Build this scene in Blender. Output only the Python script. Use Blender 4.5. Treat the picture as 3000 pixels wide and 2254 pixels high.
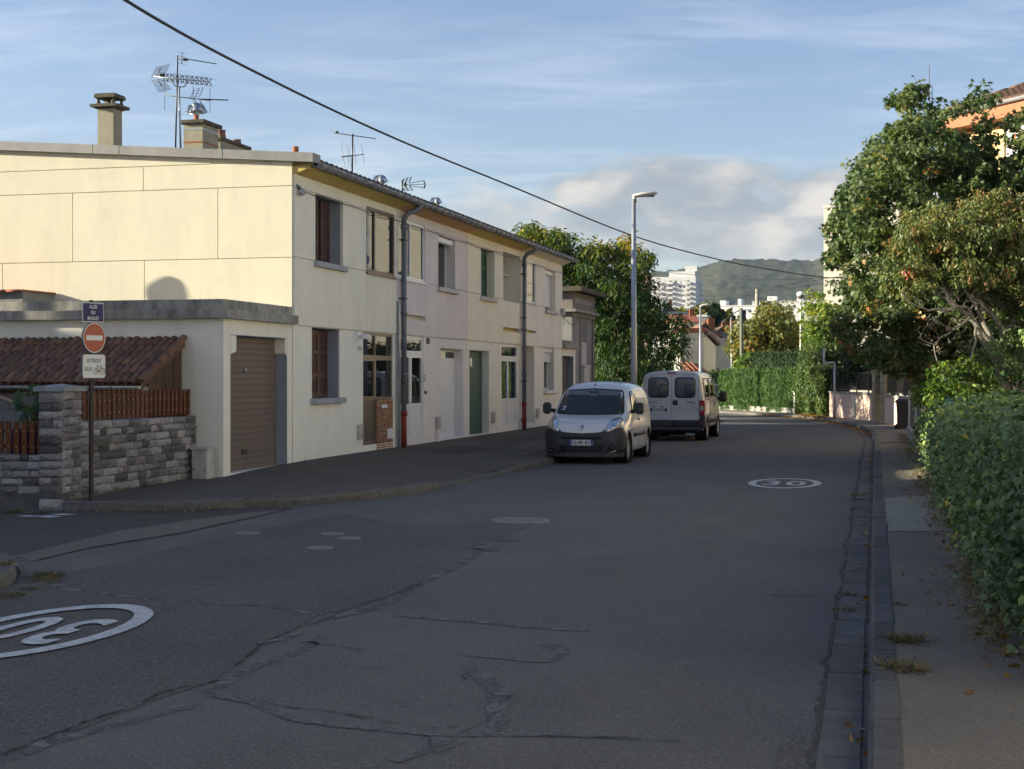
import bpy, bmesh, math, random
import numpy as np
from mathutils import Vector, Matrix
from mathutils.bvhtree import BVHTree
R = math.radians
random.seed(7)
for _o in list(bpy.data.objects):
    bpy.data.objects.remove(_o)
scene = bpy.context.scene
col = scene.collection
FOC, CU, CV, EYE = 4300.0, 1500.0, 1104.0, 1.9
cam_data = bpy.data.cameras.new('camera')
cam = bpy.data.objects.new('camera', cam_data)
col.objects.link(cam)
cam.location = (0, 0, EYE)
cam.rotation_euler = (R(90), 0, 0)
cam_data.sensor_width = 36.0
cam_data.lens = 36.0*FOC/3000.0
cam_data.shift_y = -(1127.0 - CV)/3000.0
cam_data.clip_start = 0.1
cam_data.clip_end = 20000
scene.camera = cam
SUN_EL = R(15.0)
SUN_H = Vector((-1.0, 0.0, 0)).normalized()
sun_dir = Vector((SUN_H.x*math.cos(SUN_EL), SUN_H.y*math.cos(SUN_EL), math.sin(SUN_EL)))
sd = bpy.data.lights.new('sun', 'SUN')
sd.energy = 2.15
sd.angle = R(0.53)
sd.color = (1.0, 0.91, 0.69)
sun = bpy.data.objects.new('sun', sd)
col.objects.link(sun)
sun.location = (-60, -20, 60)
sun.rotation_euler = (-sun_dir).to_track_quat('-Z', 'Y').to_euler()
world = bpy.data.worlds.new('World')
scene.world = world
world.use_nodes = True
SKY_STRENGTH = 0.15
scene.view_settings.view_transform = 'Standard'
scene.view_settings.look = 'None'
scene.view_settings.gamma = 1.0
scene.view_settings.use_curve_mapping = False
scene.view_settings.exposure = 2.66
scene.cycles.max_bounces = 5; scene.cycles.diffuse_bounces = 3; scene.cycles.glossy_bounces = 3
scene.cycles.transmission_bounces = 4; scene.cycles.transparent_max_bounces = 4; scene.cycles.volume_bounces = 0
scene.cycles.caustics_reflective = False; scene.cycles.caustics_refractive = False
scene.cycles.use_adaptive_sampling = True; scene.cycles.adaptive_threshold = 0.02
scene.cycles.use_denoising = True
world.cycles.sampling_method = 'MANUAL'; world.cycles.sample_map_resolution = 512
def build_world():
    nt = world.node_tree; nt.nodes.clear()
    N = nt.nodes.new; L = nt.links.new
    def math_(op, a, b=None, clamp=False):
        m = N('ShaderNodeMath'); m.operation = op; m.use_clamp = clamp
        for i, v in enumerate((a, b)):
            if v is None: continue
            if isinstance(v, (int, float)): m.inputs[i].default_value = v
            else: L(v, m.inputs[i])
        return m.outputs[0]
    def mix(f, a, b):
        m = N('ShaderNodeMix'); m.data_type = 'RGBA'; m.clamp_factor = True
        if isinstance(f, (int, float)): m.inputs[0].default_value = f
        else: L(f, m.inputs[0])
        for i, v in ((6, a), (7, b)):
            if isinstance(v, tuple): m.inputs[i].default_value = v
            else: L(v, m.inputs[i])
        return m.outputs[2]
    def ramp(f, lo, hi):
        m = N('ShaderNodeMapRange'); m.interpolation_type = 'SMOOTHSTEP'
        m.inputs['From Min'].default_value = lo; m.inputs['From Max'].default_value = hi
        L(f, m.inputs['Value']); return m.outputs['Result']
    def noise(vec, scale, detail, rough, dist=0.0):
        n = N('ShaderNodeTexNoise'); n.inputs['Scale'].default_value = scale
        n.inputs['Detail'].default_value = detail; n.inputs['Roughness'].default_value = rough
        n.inputs['Distortion'].default_value = dist
        L(vec, n.inputs['Vector']); return n.outputs['Fac']
    sky = N('ShaderNodeTexSky'); sky.sky_type = 'NISHITA'; sky.sun_disc = False
    sky.sun_elevation = SUN_EL
    sky.sun_rotation = math.atan2(SUN_H.x, SUN_H.y)
    sky.air_density = 1.0; sky.dust_density = 0.8; sky.ozone_density = 2.0
    tc = N('ShaderNodeTexCoord'); sep = N('ShaderNodeSeparateXYZ')
    L(tc.outputs['Generated'], sep.inputs[0])
    x, y, z = sep.outputs
    zc = math_('MAXIMUM', z, 0.02)
    den = math_('ADD', zc, 0.10)
    px = math_('DIVIDE', x, den); py = math_('DIVIDE', y, den)
    comb = N('ShaderNodeCombineXYZ'); L(px, comb.inputs[0]); L(py, comb.inputs[1])
    mp = N('ShaderNodeMapping'); mp.inputs['Rotation'].default_value = (0, 0, R(-52)); mp.inputs['Scale'].default_value = (0.6, 1.25, 1)
    L(comb.outputs[0], mp.inputs['Vector'])
    cir = noise(mp.outputs[0], 1.5, 9, 0.62, 0.9)
    mp2 = N('ShaderNodeMapping'); mp2.inputs['Rotation'].default_value = (0, 0, R(-38)); mp2.inputs['Scale'].default_value = (0.6, 2.6, 1); mp2.inputs['Location'].default_value = (3.1, 1.7, 0)
    L(comb.outputs[0], mp2.inputs['Vector'])
    cir2 = noise(mp2.outputs[0], 4.0, 6, 0.62, 0.9)
    cmask = ramp(math_('ADD', math_('MULTIPLY', cir, 0.72), math_('MULTIPLY', cir2, 0.28)), 0.43, 0.70)
    hor = math_('SQRT', math_('ADD', math_('MULTIPLY', x, x), math_('MULTIPLY', y, y)))
    el = math_('ARCTAN2', z, hor)
    azn = math_('ARCTAN2', x, y)
    cv = N('ShaderNodeCombineXYZ'); L(azn, cv.inputs[0]); L(math_('MULTIPLY', el, 2.0), cv.inputs[1])
    mpc = N('ShaderNodeMapping'); mpc.inputs['Location'].default_value = (CLOUD_OFF[0], CLOUD_OFF[1], 0.0); L(cv.outputs[0], mpc.inputs['Vector'])
    big = noise(mpc.outputs[0], 4.2, 2, 0.5, 0.2)
    fine = noise(mpc.outputs[0], 17.0, 7, 0.55, 0.3)
    dens = math_('ADD', math_('MULTIPLY', big, 0.72), math_('MULTIPLY', fine, 0.28))
    band = math_('MULTIPLY', ramp(el, 0.045, 0.085), math_('SUBTRACT', 1.0, ramp(el, 0.125, 0.19)))
    dens2 = math_('MULTIPLY', dens, math_('ADD', 0.55, math_('MULTIPLY', band, 0.55)))
    cum = ramp(dens2, 0.47, 0.575)
    mps = N('ShaderNodeMapping'); mps.inputs['Location'].default_value = (CLOUD_OFF[0]-0.008, CLOUD_OFF[1]+0.045, 0.0); L(cv.outputs[0], mps.inputs['Vector'])
    big2 = noise(mps.outputs[0], 4.2, 2, 0.5, 0.2); fine2 = noise(mps.outputs[0], 17.0, 7, 0.55, 0.3)
    d2 = math_('ADD', math_('MULTIPLY', big2, 0.72), math_('MULTIPLY', fine2, 0.28))
    lit = ramp(math_('SUBTRACT', dens, d2), -0.03, 0.12)
    def scale(c, k):
        m = N('ShaderNodeVectorMath'); m.operation = 'MULTIPLY'; L(c, m.inputs[0]); m.inputs[1].default_value = k; return m.outputs[0]
    base = scale(sky.outputs[0], SKY_TINT)
    c1 = mix(math_('MULTIPLY', cmask, 0.85), base, scale(base, CIRRUS))
    ccol = mix(lit, (0.40, 0.445, 0.50, 1), (0.92, 0.85, 0.77, 1))
    c2 = mix(math_('MULTIPLY', cum, 0.9), c1, ccol)
    bg = N('ShaderNodeBackground'); bg.inputs['Strength'].default_value = SKY_STRENGTH
    L(c2, bg.inputs['Color'])
    out = N('ShaderNodeOutputWorld'); L(bg.outputs[0], out.inputs['Surface'])
CLOUD_OFF = (6.64, 0.4)
SKY_TINT = (0.196, 0.183, 0.2)
CIRRUS = (1.75, 1.42, 1.22)
build_world()
def at(u, v, Y):
    return Vector(((u-CU)/FOC*Y, Y, EYE-(v-CV)/FOC*Y))
def gnd(u, v, z=0.0):
    Y = (EYE-z)*FOC/(v-CV)
    return Vector(((u-CU)/FOC*Y, Y, z))
DX, DY = 0.2468, 0.9691
D = Vector((DX, DY, 0)); NIN = Vector((-DY, DX, 0))
ROW0 = Vector((-4.22, 27.6, 0)); ROWROT = math.atan2(DY, DX)
def row(x, y=0, z=0):
    return ROW0 + D*x + NIN*y + Vector((0, 0, z))
def fx(u):
    r = (u-CU)/FOC
    return (r*ROW0.y - ROW0.x)/(DX - r*DY)
def fz(u, v, y=0.0):
    r = (u-CU)/FOC
    p = row(0, y)
    t = (r*p.y - p.x)/(DX - r*DY)
    return EYE-(v-CV)/FOC*(p.y + t*DY)
def cross(u, v, x):
    p = row(x); r = (u-CU)/FOC
    s = (r*p.y - p.x)/(NIN.x - r*NIN.y)
    return s, EYE-(v-CV)/FOC*(p.y + s*NIN.y)
def props(o, label=None, cat=None, group=None, kind=None):
    if label: o['label'] = label
    if cat: o['category'] = cat
    if group: o['group'] = group
    if kind: o['kind'] = kind
    return o
def thing(name, label, cat, loc=(0, 0, 0), rz=0.0, group=None):
    o = bpy.data.objects.new(name, None)
    o.empty_display_size = 0.2
    col.objects.link(o)
    o.location = loc; o.rotation_euler = (0, 0, rz)
    return props(o, label, cat, group)
def link(name, me, mats=None, parent=None, loc=None, rot=None, scale=None):
    o = bpy.data.objects.new(name, me)
    col.objects.link(o)
    if mats is not None and not me.materials:
        for m in (mats if isinstance(mats, (list, tuple)) else [mats]): me.materials.append(m)
    if parent is not None: o.parent = parent
    if loc is not None: o.location = loc
    if rot is not None: o.rotation_euler = rot
    if scale is not None: o.scale = scale
    return o
class MB:
    def __init__(s, M=None):
        s.v = []; s.f = []; s.sm = []; s.M = M
    def add(s, vs, fs, smooth=False, M=None):
        b = len(s.v)
        for p in vs:
            p = Vector(p)
            if M is not None: p = M @ p
            if s.M is not None: p = s.M @ p
            s.v.append(p[:])
        for f in fs:
            s.f.append([b+i for i in f]); s.sm.append(smooth)
        return s
    def box(s, x0, x1, y0, y1, z0, z1, M=None):
        if x0 > x1: x0, x1 = x1, x0
        if y0 > y1: y0, y1 = y1, y0
        if z0 > z1: z0, z1 = z1, z0
        vs = [(x0,y0,z0),(x1,y0,z0),(x1,y1,z0),(x0,y1,z0),(x0,y0,z1),(x1,y0,z1),(x1,y1,z1),(x0,y1,z1)]
        return s.add(vs, [(0,3,2,1),(4,5,6,7),(0,1,5,4),(1,2,6,5),(2,3,7,6),(3,0,4,7)], M=M)
    def bbox(s, x0, x1, y0, y1, z0, z1, b=0.01, M=None):
        if x0 > x1: x0, x1 = x1, x0
        if y0 > y1: y0, y1 = y1, y0
        if z0 > z1: z0, z1 = z1, z0
        b = min(b, (x1-x0)*.45, (y1-y0)*.45, (z1-z0)*.45)
        vs = []; idx = {}
        for sx in (0, 1):
            for sy in (0, 1):
                for sz in (0, 1):
                    c = ((x0, x1)[sx], (y0, y1)[sy], (z0, z1)[sz])
                    d = (b*(1-2*sx), b*(1-2*sy), b*(1-2*sz))
                    for a in range(3):
                        p = [c[k]+(d[k] if k != a else 0) for k in range(3)]
                        idx[sx, sy, sz, a] = len(vs); vs.append(p)
        fs = []
        def q(a, b_, c, d): fs.append((a, b_, c, d))
        for sx in (0, 1):
            l = [idx[sx,0,0,0], idx[sx,1,0,0], idx[sx,1,1,0], idx[sx,0,1,0]]
            fs.append(l if sx else l[::-1])
            l = [idx[0,sx,0,1], idx[0,sx,1,1], idx[1,sx,1,1], idx[1,sx,0,1]]
            fs.append(l if sx else l[::-1])
            l = [idx[0,0,sx,2], idx[1,0,sx,2], idx[1,1,sx,2], idx[0,1,sx,2]]
            fs.append(l if sx else l[::-1])
        for i in (0, 1):
            for j in (0, 1):
                fl = (i ^ j)
                l = [idx[i,j,0,0], idx[i,j,1,0], idx[i,j,1,1], idx[i,j,0,1]]; fs.append(l if not fl else l[::-1])
                l = [idx[0,i,j,1], idx[1,i,j,1], idx[1,i,j,2], idx[0,i,j,2]]; fs.append(l if not fl else l[::-1])
                l = [idx[i,0,j,2], idx[i,1,j,2], idx[i,1,j,0], idx[i,0,j,0]]; fs.append(l if not fl else l[::-1])
                for k in (0, 1):
                    l = [idx[i,j,k,0], idx[i,j,k,1], idx[i,j,k,2]]
                    fs.append(l if not (i ^ j ^ k) else l[::-1])
        return s.add(vs, fs, M=M)
    def prism(s, pts, h0, h1, axis='z', M=None, smooth=False):
        n = len(pts)
        def mk(p, h):
            if axis == 'z': return (p[0], p[1], h)
            if axis == 'y': return (p[0], h, p[1])
            return (h, p[0], p[1])
        vs = [mk(p, h0) for p in pts]+[mk(p, h1) for p in pts]
        fs = [list(range(n))[::-1], list(range(n, 2*n))]
        b = len(s.f)
        s.add(vs, fs, False, M)
        vb = len(s.v)-2*n
        for i in range(n):
            j = (i+1) % n
            s.f.append([vb+i, vb+j, vb+n+j, vb+n+i]); s.sm.append(smooth)
        return s
    def tube(s, path, r, n=8, cap=True, M=None, smooth=True):
        path = [Vector(p) for p in path]
        rs = r if isinstance(r, (list, tuple)) else [r]*len(path)
        vs = []; fs = []
        prev = None
        for i, p in enumerate(path):
            if i == 0: t = path[1]-p
            elif i == len(path)-1: t = p-path[i-1]
            else: t = (path[i+1]-p).normalized()+(p-path[i-1]).normalized()
            t.normalize()
            if prev is None:
                a = Vector((0, 0, 1)) if abs(t.z) < .9 else Vector((1, 0, 0))
                e1 = t.cross(a).normalized()
            else:
                e1 = (prev-t*prev.dot(t)).normalized()
            prev = e1; e2 = t.cross(e1)
            for k in range(n):
                an = 2*math.pi*k/n
                vs.append(p+(e1*math.cos(an)+e2*math.sin(an))*rs[i])
        for i in range(len(path)-1):
            for k in range(n):
                k2 = (k+1) % n
                fs.append((i*n+k, i*n+k2, (i+1)*n+k2, (i+1)*n+k))
        s.add(vs, fs, smooth, M)
        if cap:
            b = len(s.v)-len(vs)
            s.f.append([b+k for k in range(n)][::-1]); s.sm.append(False)
            e = b+(len(path)-1)*n
            s.f.append([e+k for k in range(n)]); s.sm.append(False)
        return s
    def lathe(s, prof, n=16, c=(0, 0, 0), axis='z', M=None, smooth=True, a0=0, a1=2*math.pi):
        full = abs(a1-a0-2*math.pi) < 1e-6
        m = n if full else n+1
        vs = []; fs = []
        for r, h in prof:
            for k in range(m):
                an = a0+(a1-a0)*k/n
                x, y = r*math.cos(an), r*math.sin(an)
                p = {'z': (x, y, h), 'y': (x, h, y), 'x': (h, x, y)}[axis]
                vs.append((p[0]+c[0], p[1]+c[1], p[2]+c[2]))
        for i in range(len(prof)-1):
            for k in range(n):
                k2 = (k+1) % m
                fs.append((i*m+k, i*m+k2, (i+1)*m+k2, (i+1)*m+k))
        return s.add(vs, fs, smooth, M)
    def mesh(s, name='m'):
        me = bpy.data.meshes.new(name)
        me.from_pydata(s.v, [], s.f)
        if any(s.sm): me.polygons.foreach_set('use_smooth', s.sm)
        bm = bmesh.new(); bm.from_mesh(me)
        bmesh.ops.recalc_face_normals(bm, faces=bm.faces[:])
        bm.to_mesh(me); bm.free()
        me.update()
        return me
    def build(s, name, mats, parent=None, **k):
        return link(name, s.mesh(name), mats, parent, **k)
    def build_split(s, name, mats, parent=None, tol=.003):
        up = list(range(len(s.v)))
        def find(i):
            while up[i] != i: up[i] = up[up[i]]; i = up[i]
            return i
        for f in s.f:
            for i in f[1:]: up[find(i)] = find(f[0])
        comp = {}
        for i in range(len(s.v)): comp.setdefault(find(i), []).append(i)
        boxes = []
        for r_, idx in comp.items():
            a = np.array([s.v[i] for i in idx]); boxes.append([{r_}, a.min(0)-tol, a.max(0)+tol])
        merged = True
        while merged:
            merged = False
            for i in range(len(boxes)):
                for j in range(i+1, len(boxes)):
                    if (boxes[i][1] <= boxes[j][2]).all() and (boxes[j][1] <= boxes[i][2]).all():
                        boxes[i] = [boxes[i][0]|boxes[j][0], np.minimum(boxes[i][1], boxes[j][1]), np.maximum(boxes[i][2], boxes[j][2])]
                        del boxes[j]; merged = True; break
                if merged: break
        out = []
        for ids, _, _ in boxes:
            m = MB(); mp = {}
            for f, sm in zip(s.f, s.sm):
                if find(f[0]) in ids:
                    for i in f:
                        if i not in mp: mp[i] = len(m.v); m.v.append(s.v[i])
                    m.f.append([mp[i] for i in f]); m.sm.append(sm)
            out.append(m.build(name, mats, parent))
        return out
def text_mesh(txt, size=1.0, extrude=0.0, align='CENTER', sx=1.0, bold=0.0, shear=0.0, spacing=1.0):
    c = bpy.data.curves.new('lettering', 'FONT')
    c.body = txt; c.size = size; c.extrude = extrude; c.align_x = align; c.align_y = 'CENTER'
    c.offset = bold; c.shear = shear; c.space_character = spacing; c.resolution_u = 3
    o = bpy.data.objects.new('lettering', c); col.objects.link(o)
    dg = bpy.context.evaluated_depsgraph_get()
    me = bpy.data.meshes.new_from_object(o.evaluated_get(dg))
    bpy.data.objects.remove(o); bpy.data.curves.remove(c)
    if sx != 1.0:
        me.transform(Matrix.Diagonal((sx, 1, 1, 1)))
    return me
def eval_mesh(o):
    bpy.context.view_layer.update()
    dg = bpy.context.evaluated_depsgraph_get()
    return bpy.data.meshes.new_from_object(o.evaluated_get(dg))
def new_mat(name):
    m = bpy.data.materials.new(name); m.use_nodes = True
    nt = m.node_tree
    b = nt.nodes['Principled BSDF']
    return m, nt, b
def plain(name, c, rough=0.5, metal=0.0, ior=None, coat=0.0, rnd=0.0, emit=None):
    m, nt, b = new_mat(name)
    b.inputs['Base Color'].default_value = (*c, 1)
    b.inputs['Roughness'].default_value = rough
    b.inputs['Metallic'].default_value = metal
    if ior: b.inputs['IOR'].default_value = ior
    if coat:
        b.inputs['Coat Weight'].default_value = coat; b.inputs['Coat Roughness'].default_value = 0.04
    return m
def surf(name, c, c2=None, scale=3.0, rough=0.85, bump=0.15, bscale=60.0, stain=None, stain_amt=0.0,
         streak=(1, 1, 0.12), sscale=2.5, rnd=0.0, rnd_hue=0.0, detail=6, metal=0.0, spec=0.3, speck=None, speck_amt=0.0, speck_scale=120.0, cracks=0.0, tex='Object', contrast=(0.35, 0.65)):
    m, nt, b = new_mat(name)
    N = nt.nodes.new; L = nt.links.new
    c2 = c2 or tuple(x*0.86 for x in c)
    tc = N('ShaderNodeTexCoord'); vec = tc.outputs[tex]
    if rnd or rnd_hue:
        oi = N('ShaderNodeObjectInfo')
        off = N('ShaderNodeVectorMath'); off.operation = 'MULTIPLY_ADD'
        cmb = N('ShaderNodeCombineXYZ')
        for i in range(3): L(oi.outputs['Random'], cmb.inputs[i])
        L(cmb.outputs[0], off.inputs[0]); off.inputs[1].default_value = (37, 53, 71); L(vec, off.inputs[2])
        vec = off.outputs[0]
    n1 = N('ShaderNodeTexNoise'); n1.inputs['Scale'].default_value = scale; n1.inputs['Detail'].default_value = detail
    n1.inputs['Roughness'].default_value = 0.62
    L(vec, n1.inputs['Vector'])
    mr = N('ShaderNodeMapRange'); mr.inputs['From Min'].default_value = contrast[0]; mr.inputs['From Max'].default_value = contrast[1]
    L(n1.outputs['Fac'], mr.inputs['Value'])
    mx = N('ShaderNodeMix'); mx.data_type = 'RGBA'
    mx.inputs[6].default_value = (*c, 1); mx.inputs[7].default_value = (*c2, 1)
    L(mr.outputs[0], mx.inputs[0]); colr = mx.outputs[2]
    if stain:
        mp = N('ShaderNodeMapping'); mp.inputs['Scale'].default_value = streak; L(vec, mp.inputs['Vector'])
        ns = N('ShaderNodeTexNoise'); ns.inputs['Scale'].default_value = sscale; ns.inputs['Detail'].default_value = 8; ns.inputs['Roughness'].default_value = 0.65
        L(mp.outputs[0], ns.inputs['Vector'])
        sr = N('ShaderNodeMapRange'); sr.inputs['From Min'].default_value = 0.47; sr.inputs['From Max'].default_value = 0.72; sr.inputs['To Max'].default_value = stain_amt
        L(ns.outputs['Fac'], sr.inputs['Value'])
        ms = N('ShaderNodeMix'); ms.data_type = 'RGBA'; L(sr.outputs[0], ms.inputs[0]); L(colr, ms.inputs[6]); ms.inputs[7].default_value = (*stain, 1)
        colr = ms.outputs[2]
    if speck:
        vo = N('ShaderNodeTexVoronoi'); vo.inputs['Scale'].default_value = speck_scale; L(vec, vo.inputs['Vector'])
        sp = N('ShaderNodeSeparateColor'); L(vo.outputs['Color'], sp.inputs[0])
        sr = N('ShaderNodeMapRange'); sr.inputs['From Min'].default_value = 0.55; sr.inputs['From Max'].default_value = 1.0; sr.inputs['To Max'].default_value = speck_amt
        L(sp.outputs[0], sr.inputs['Value'])
        ms = N('ShaderNodeMix'); ms.data_type = 'RGBA'; L(sr.outputs[0], ms.inputs[0]); L(colr, ms.inputs[6]); ms.inputs[7].default_value = (*speck, 1)
        colr = ms.outputs[2]
    if rnd or rnd_hue:
        hs = N('ShaderNodeHueSaturation')
        v = N('ShaderNodeMapRange'); v.inputs['To Min'].default_value = 1-rnd; v.inputs['To Max'].default_value = 1+rnd
        L(oi.outputs['Random'], v.inputs['Value']); L(v.outputs[0], hs.inputs['Value'])
        if rnd_hue:
            wn = N('ShaderNodeTexWhiteNoise'); wn.noise_dimensions = '1D'; L(oi.outputs['Random'], wn.inputs['W'])
            h = N('ShaderNodeMapRange'); h.inputs['To Min'].default_value = 0.5-rnd_hue; h.inputs['To Max'].default_value = 0.5+rnd_hue
            L(wn.outputs['Value'], h.inputs['Value']); L(h.outputs[0], hs.inputs['Hue'])
        L(colr, hs.inputs['Color']); colr = hs.outputs[0]
    L(colr, b.inputs['Base Color'])
    b.inputs['Roughness'].default_value = rough; b.inputs['Metallic'].default_value = metal
    b.inputs['Specular IOR Level'].default_value = spec
    if bump:
        n2 = N('ShaderNodeTexNoise'); n2.inputs['Scale'].default_value = bscale; n2.inputs['Detail'].default_value = 4
        L(vec, n2.inputs['Vector'])
        bp = N('ShaderNodeBump'); bp.inputs['Strength'].default_value = bump; bp.inputs['Distance'].default_value = 0.02
        L(n2.outputs['Fac'], bp.inputs['Height']); L(bp.outputs[0], b.inputs['Normal'])
    return m
def leaf_mat(name, cols, trans=0.35, rough=0.55):
    m, nt, b = new_mat(name)
    N = nt.nodes.new; L = nt.links.new
    a = N('ShaderNodeAttribute'); a.attribute_name = 'pick'
    r = N('ShaderNodeValToRGB'); r.color_ramp.interpolation = 'LINEAR'
    e = r.color_ramp.elements
    while len(e) < len(cols): e.new(0.5)
    for i, (p, c) in enumerate(cols):
        e[i].position = p; e[i].color = (*c, 1)
    L(a.outputs['Fac'], r.inputs[0])
    L(r.outputs[0], b.inputs['Base Color'])
    b.inputs['Roughness'].default_value = rough
    b.inputs['Specular IOR Level'].default_value = 0.35
    tr = N('ShaderNodeBsdfTranslucent')
    hs = N('ShaderNodeHueSaturation'); hs.inputs['Saturation'].default_value = 1.15; hs.inputs['Value'].default_value = 1.5
    L(r.outputs[0], hs.inputs['Color']); L(hs.outputs[0], tr.inputs['Color'])
    ms = N('ShaderNodeMixShader'); ms.inputs[0].default_value = trans
    L(b.outputs[0], ms.inputs[1]); L(tr.outputs[0], ms.inputs[2])
    L(ms.outputs[0], nt.nodes['Material Output'].inputs['Surface'])
    return m
M = {}
def asphalt(name, c, c2, speck_amt=0.3, bump=0.5):
    return surf(name, c, c2, scale=0.55, rough=0.9, bump=bump*1.2, bscale=80, speck=(0.30, 0.29, 0.27), speck_amt=speck_amt*1.2, speck_scale=95, stain=tuple(x*0.72 for x in c), stain_amt=0.5, streak=(1, 0.35, 1), sscale=1.1, spec=0.25)
M['road'] = asphalt('asphalt', (0.128, 0.123, 0.115), (0.102, 0.098, 0.092), 0.34)
M['road_old'] = asphalt('asphalt_coarse', (0.104, 0.100, 0.094), (0.078, 0.075, 0.071), 0.42, 0.8)
M['road_dark'] = asphalt('asphalt_dark', (0.072, 0.066, 0.057), (0.057, 0.052, 0.044), 0.25)
M['road_pale'] = asphalt('asphalt_pale', (0.154, 0.140, 0.117), (0.130, 0.117, 0.097), 0.15, 0.3)
M['pave'] = asphalt('pavement_asphalt', (0.114, 0.101, 0.080), (0.081, 0.071, 0.057), 0.42, 0.8)
M['pave_r'] = asphalt('pavement_asphalt_gravelly', (0.255, 0.220, 0.165), (0.177, 0.153, 0.119), 0.5, 0.9)
M['pave_pale'] = asphalt('pavement_patch_pale', (0.322, 0.307, 0.247), (0.260, 0.244, 0.199), 0.12, 0.3)
M['tar'] = surf('crack_sealer', (0.145, 0.140, 0.131), (0.122, 0.118, 0.110), scale=2.2, rough=0.7, bump=0.2, bscale=40)
M['crack'] = plain('open_crack', (0.025, 0.024, 0.023), 0.95)
def ragged(m, lo, hi, sc):
    nt = m.node_tree; N = nt.nodes.new; L = nt.links.new
    tc = N('ShaderNodeTexCoord'); n = N('ShaderNodeTexNoise'); n.inputs['Scale'].default_value = sc; n.inputs['Detail'].default_value = 7; n.inputs['Roughness'].default_value = .7
    L(tc.outputs['Object'], n.inputs['Vector'])
    r = N('ShaderNodeMapRange'); r.inputs['From Min'].default_value = lo; r.inputs['From Max'].default_value = hi; L(n.outputs['Fac'], r.inputs['Value'])
    L(r.outputs[0], nt.nodes['Principled BSDF'].inputs['Alpha'])
ragged(M['tar'], .38, .58, 5.0); ragged(M['crack'], .40, .52, 4.0)
M['paint'] = surf('road_paint', (0.60, 0.61, 0.61), (0.49, 0.50, 0.505), scale=5, rough=0.75, bump=0.25, bscale=60, speck=(0.09, 0.09, 0.09), speck_amt=0.35, speck_scale=60, stain=(0.22, 0.22, 0.22), stain_amt=0.55, streak=(1, 1, 1), sscale=9)
M['paint_worn'] = surf('road_paint_worn', (0.20, 0.205, 0.21), (0.08, 0.08, 0.08), scale=9, rough=0.8, bump=0.3, bscale=60, stain=(0.07, 0.07, 0.07), stain_amt=0.9, streak=(1, 1, 1), sscale=7)
M['kerb'] = surf('kerb_stone', (0.135, 0.128, 0.115), (0.098, 0.093, 0.084), scale=5, rough=0.85, bump=0.3, bscale=70, rnd=0.16, stain=(0.05, 0.05, 0.05), stain_amt=0.5, streak=(1, 1, 1), sscale=6)
M['mortar'] = surf('mortar', (0.15, 0.15, 0.146), (0.10, 0.10, 0.097), scale=6, rough=0.95, bump=0.4)
M['concrete'] = surf('concrete', (0.36, 0.35, 0.33), (0.25, 0.245, 0.23), scale=2.5, rough=0.9, bump=0.3, bscale=40, stain=(0.12, 0.12, 0.115), stain_amt=0.6)
M['concrete_tower'] = surf('tower_concrete', (0.30, 0.30, 0.30), (0.21, 0.21, 0.21), scale=1.2, rough=0.9, bump=0.25, bscale=40, stain=(0.40, 0.40, 0.40), stain_amt=0.5, sscale=1.6)
M['concrete_brown'] = surf('tower_band_concrete', (0.235, 0.215, 0.195), (0.19, 0.175, 0.16), scale=1.5, rough=0.9, bump=0.2)
M['coping'] = surf('weathered_coping', (0.40, 0.385, 0.34), (0.26, 0.25, 0.22), scale=4, rough=0.92, bump=0.5, bscale=35, stain=(0.085, 0.082, 0.075), stain_amt=0.85, streak=(1, 1, 0.25), sscale=3.5)
M['zinc'] = surf('zinc_sheet', (0.27, 0.265, 0.255), (0.22, 0.215, 0.21), scale=1.5, rough=0.55, bump=0.05, metal=0.25, stain=(0.34, 0.335, 0.32), stain_amt=0.4)
M['gutter'] = surf('grey_gutter', (0.235, 0.235, 0.25), (0.19, 0.19, 0.205), scale=3, rough=0.45, bump=0.03)
M['gutter_zinc'] = surf('pale_zinc_gutter', (0.42, 0.43, 0.44), (0.34, 0.35, 0.36), scale=3, rough=0.4, bump=0.03, metal=0.4)
def render_paint(name, c, st=0.28):
    return surf(name, c, tuple(x*0.93 for x in c), scale=1.3, rough=0.92, bump=0.22, bscale=95, stain=tuple(x*0.74 for x in c), stain_amt=st*1.25, streak=(1, 1, 0.22), sscale=1.9)
M['cream'] = render_paint('cream_render', (0.76, 0.705, 0.545))
M['cream_front_lifted'] = render_paint('cream_front_render_lifted', (0.84, 0.80, 0.68))  # same cream paint as the gable, lightened to lift the shaded front
M['cream_low'] = render_paint('pale_cream_render', (0.86, 0.83, 0.735), 0.2)
M['garage_wall'] = render_paint('garage_render', (0.86, 0.82, 0.71), 0.35)
M['lilac'] = render_paint('lilac_render', (0.74, 0.68, 0.665), 0.22)
M['lilac_low'] = render_paint('pale_lilac_render', (0.80, 0.755, 0.725), 0.22)
M['cream3'] = render_paint('butter_render', (0.85, 0.80, 0.65), 0.22)
M['cream3_low'] = render_paint('pale_butter_render', (0.86, 0.825, 0.72), 0.22)
M['pale4'] = render_paint('ivory_render', (0.83, 0.79, 0.69), 0.3)
M['reveal_blue'] = surf('blue_grey_reveal', (0.28, 0.31, 0.37), (0.25, 0.275, 0.33), scale=2, rough=0.85, bump=0.1)
M['sill'] = surf('sill_concrete', (0.40, 0.41, 0.44), (0.33, 0.34, 0.36), scale=4, rough=0.85, bump=0.15)
M['sill_pale'] = surf('sill_pale', (0.58, 0.56, 0.52), (0.50, 0.48, 0.45), scale=4, rough=0.85, bump=0.15)
M['soffit'] = surf('yellow_soffit', (0.62, 0.47, 0.17), (0.55, 0.41, 0.14), scale=2, rough=0.85, bump=0.1)
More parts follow.
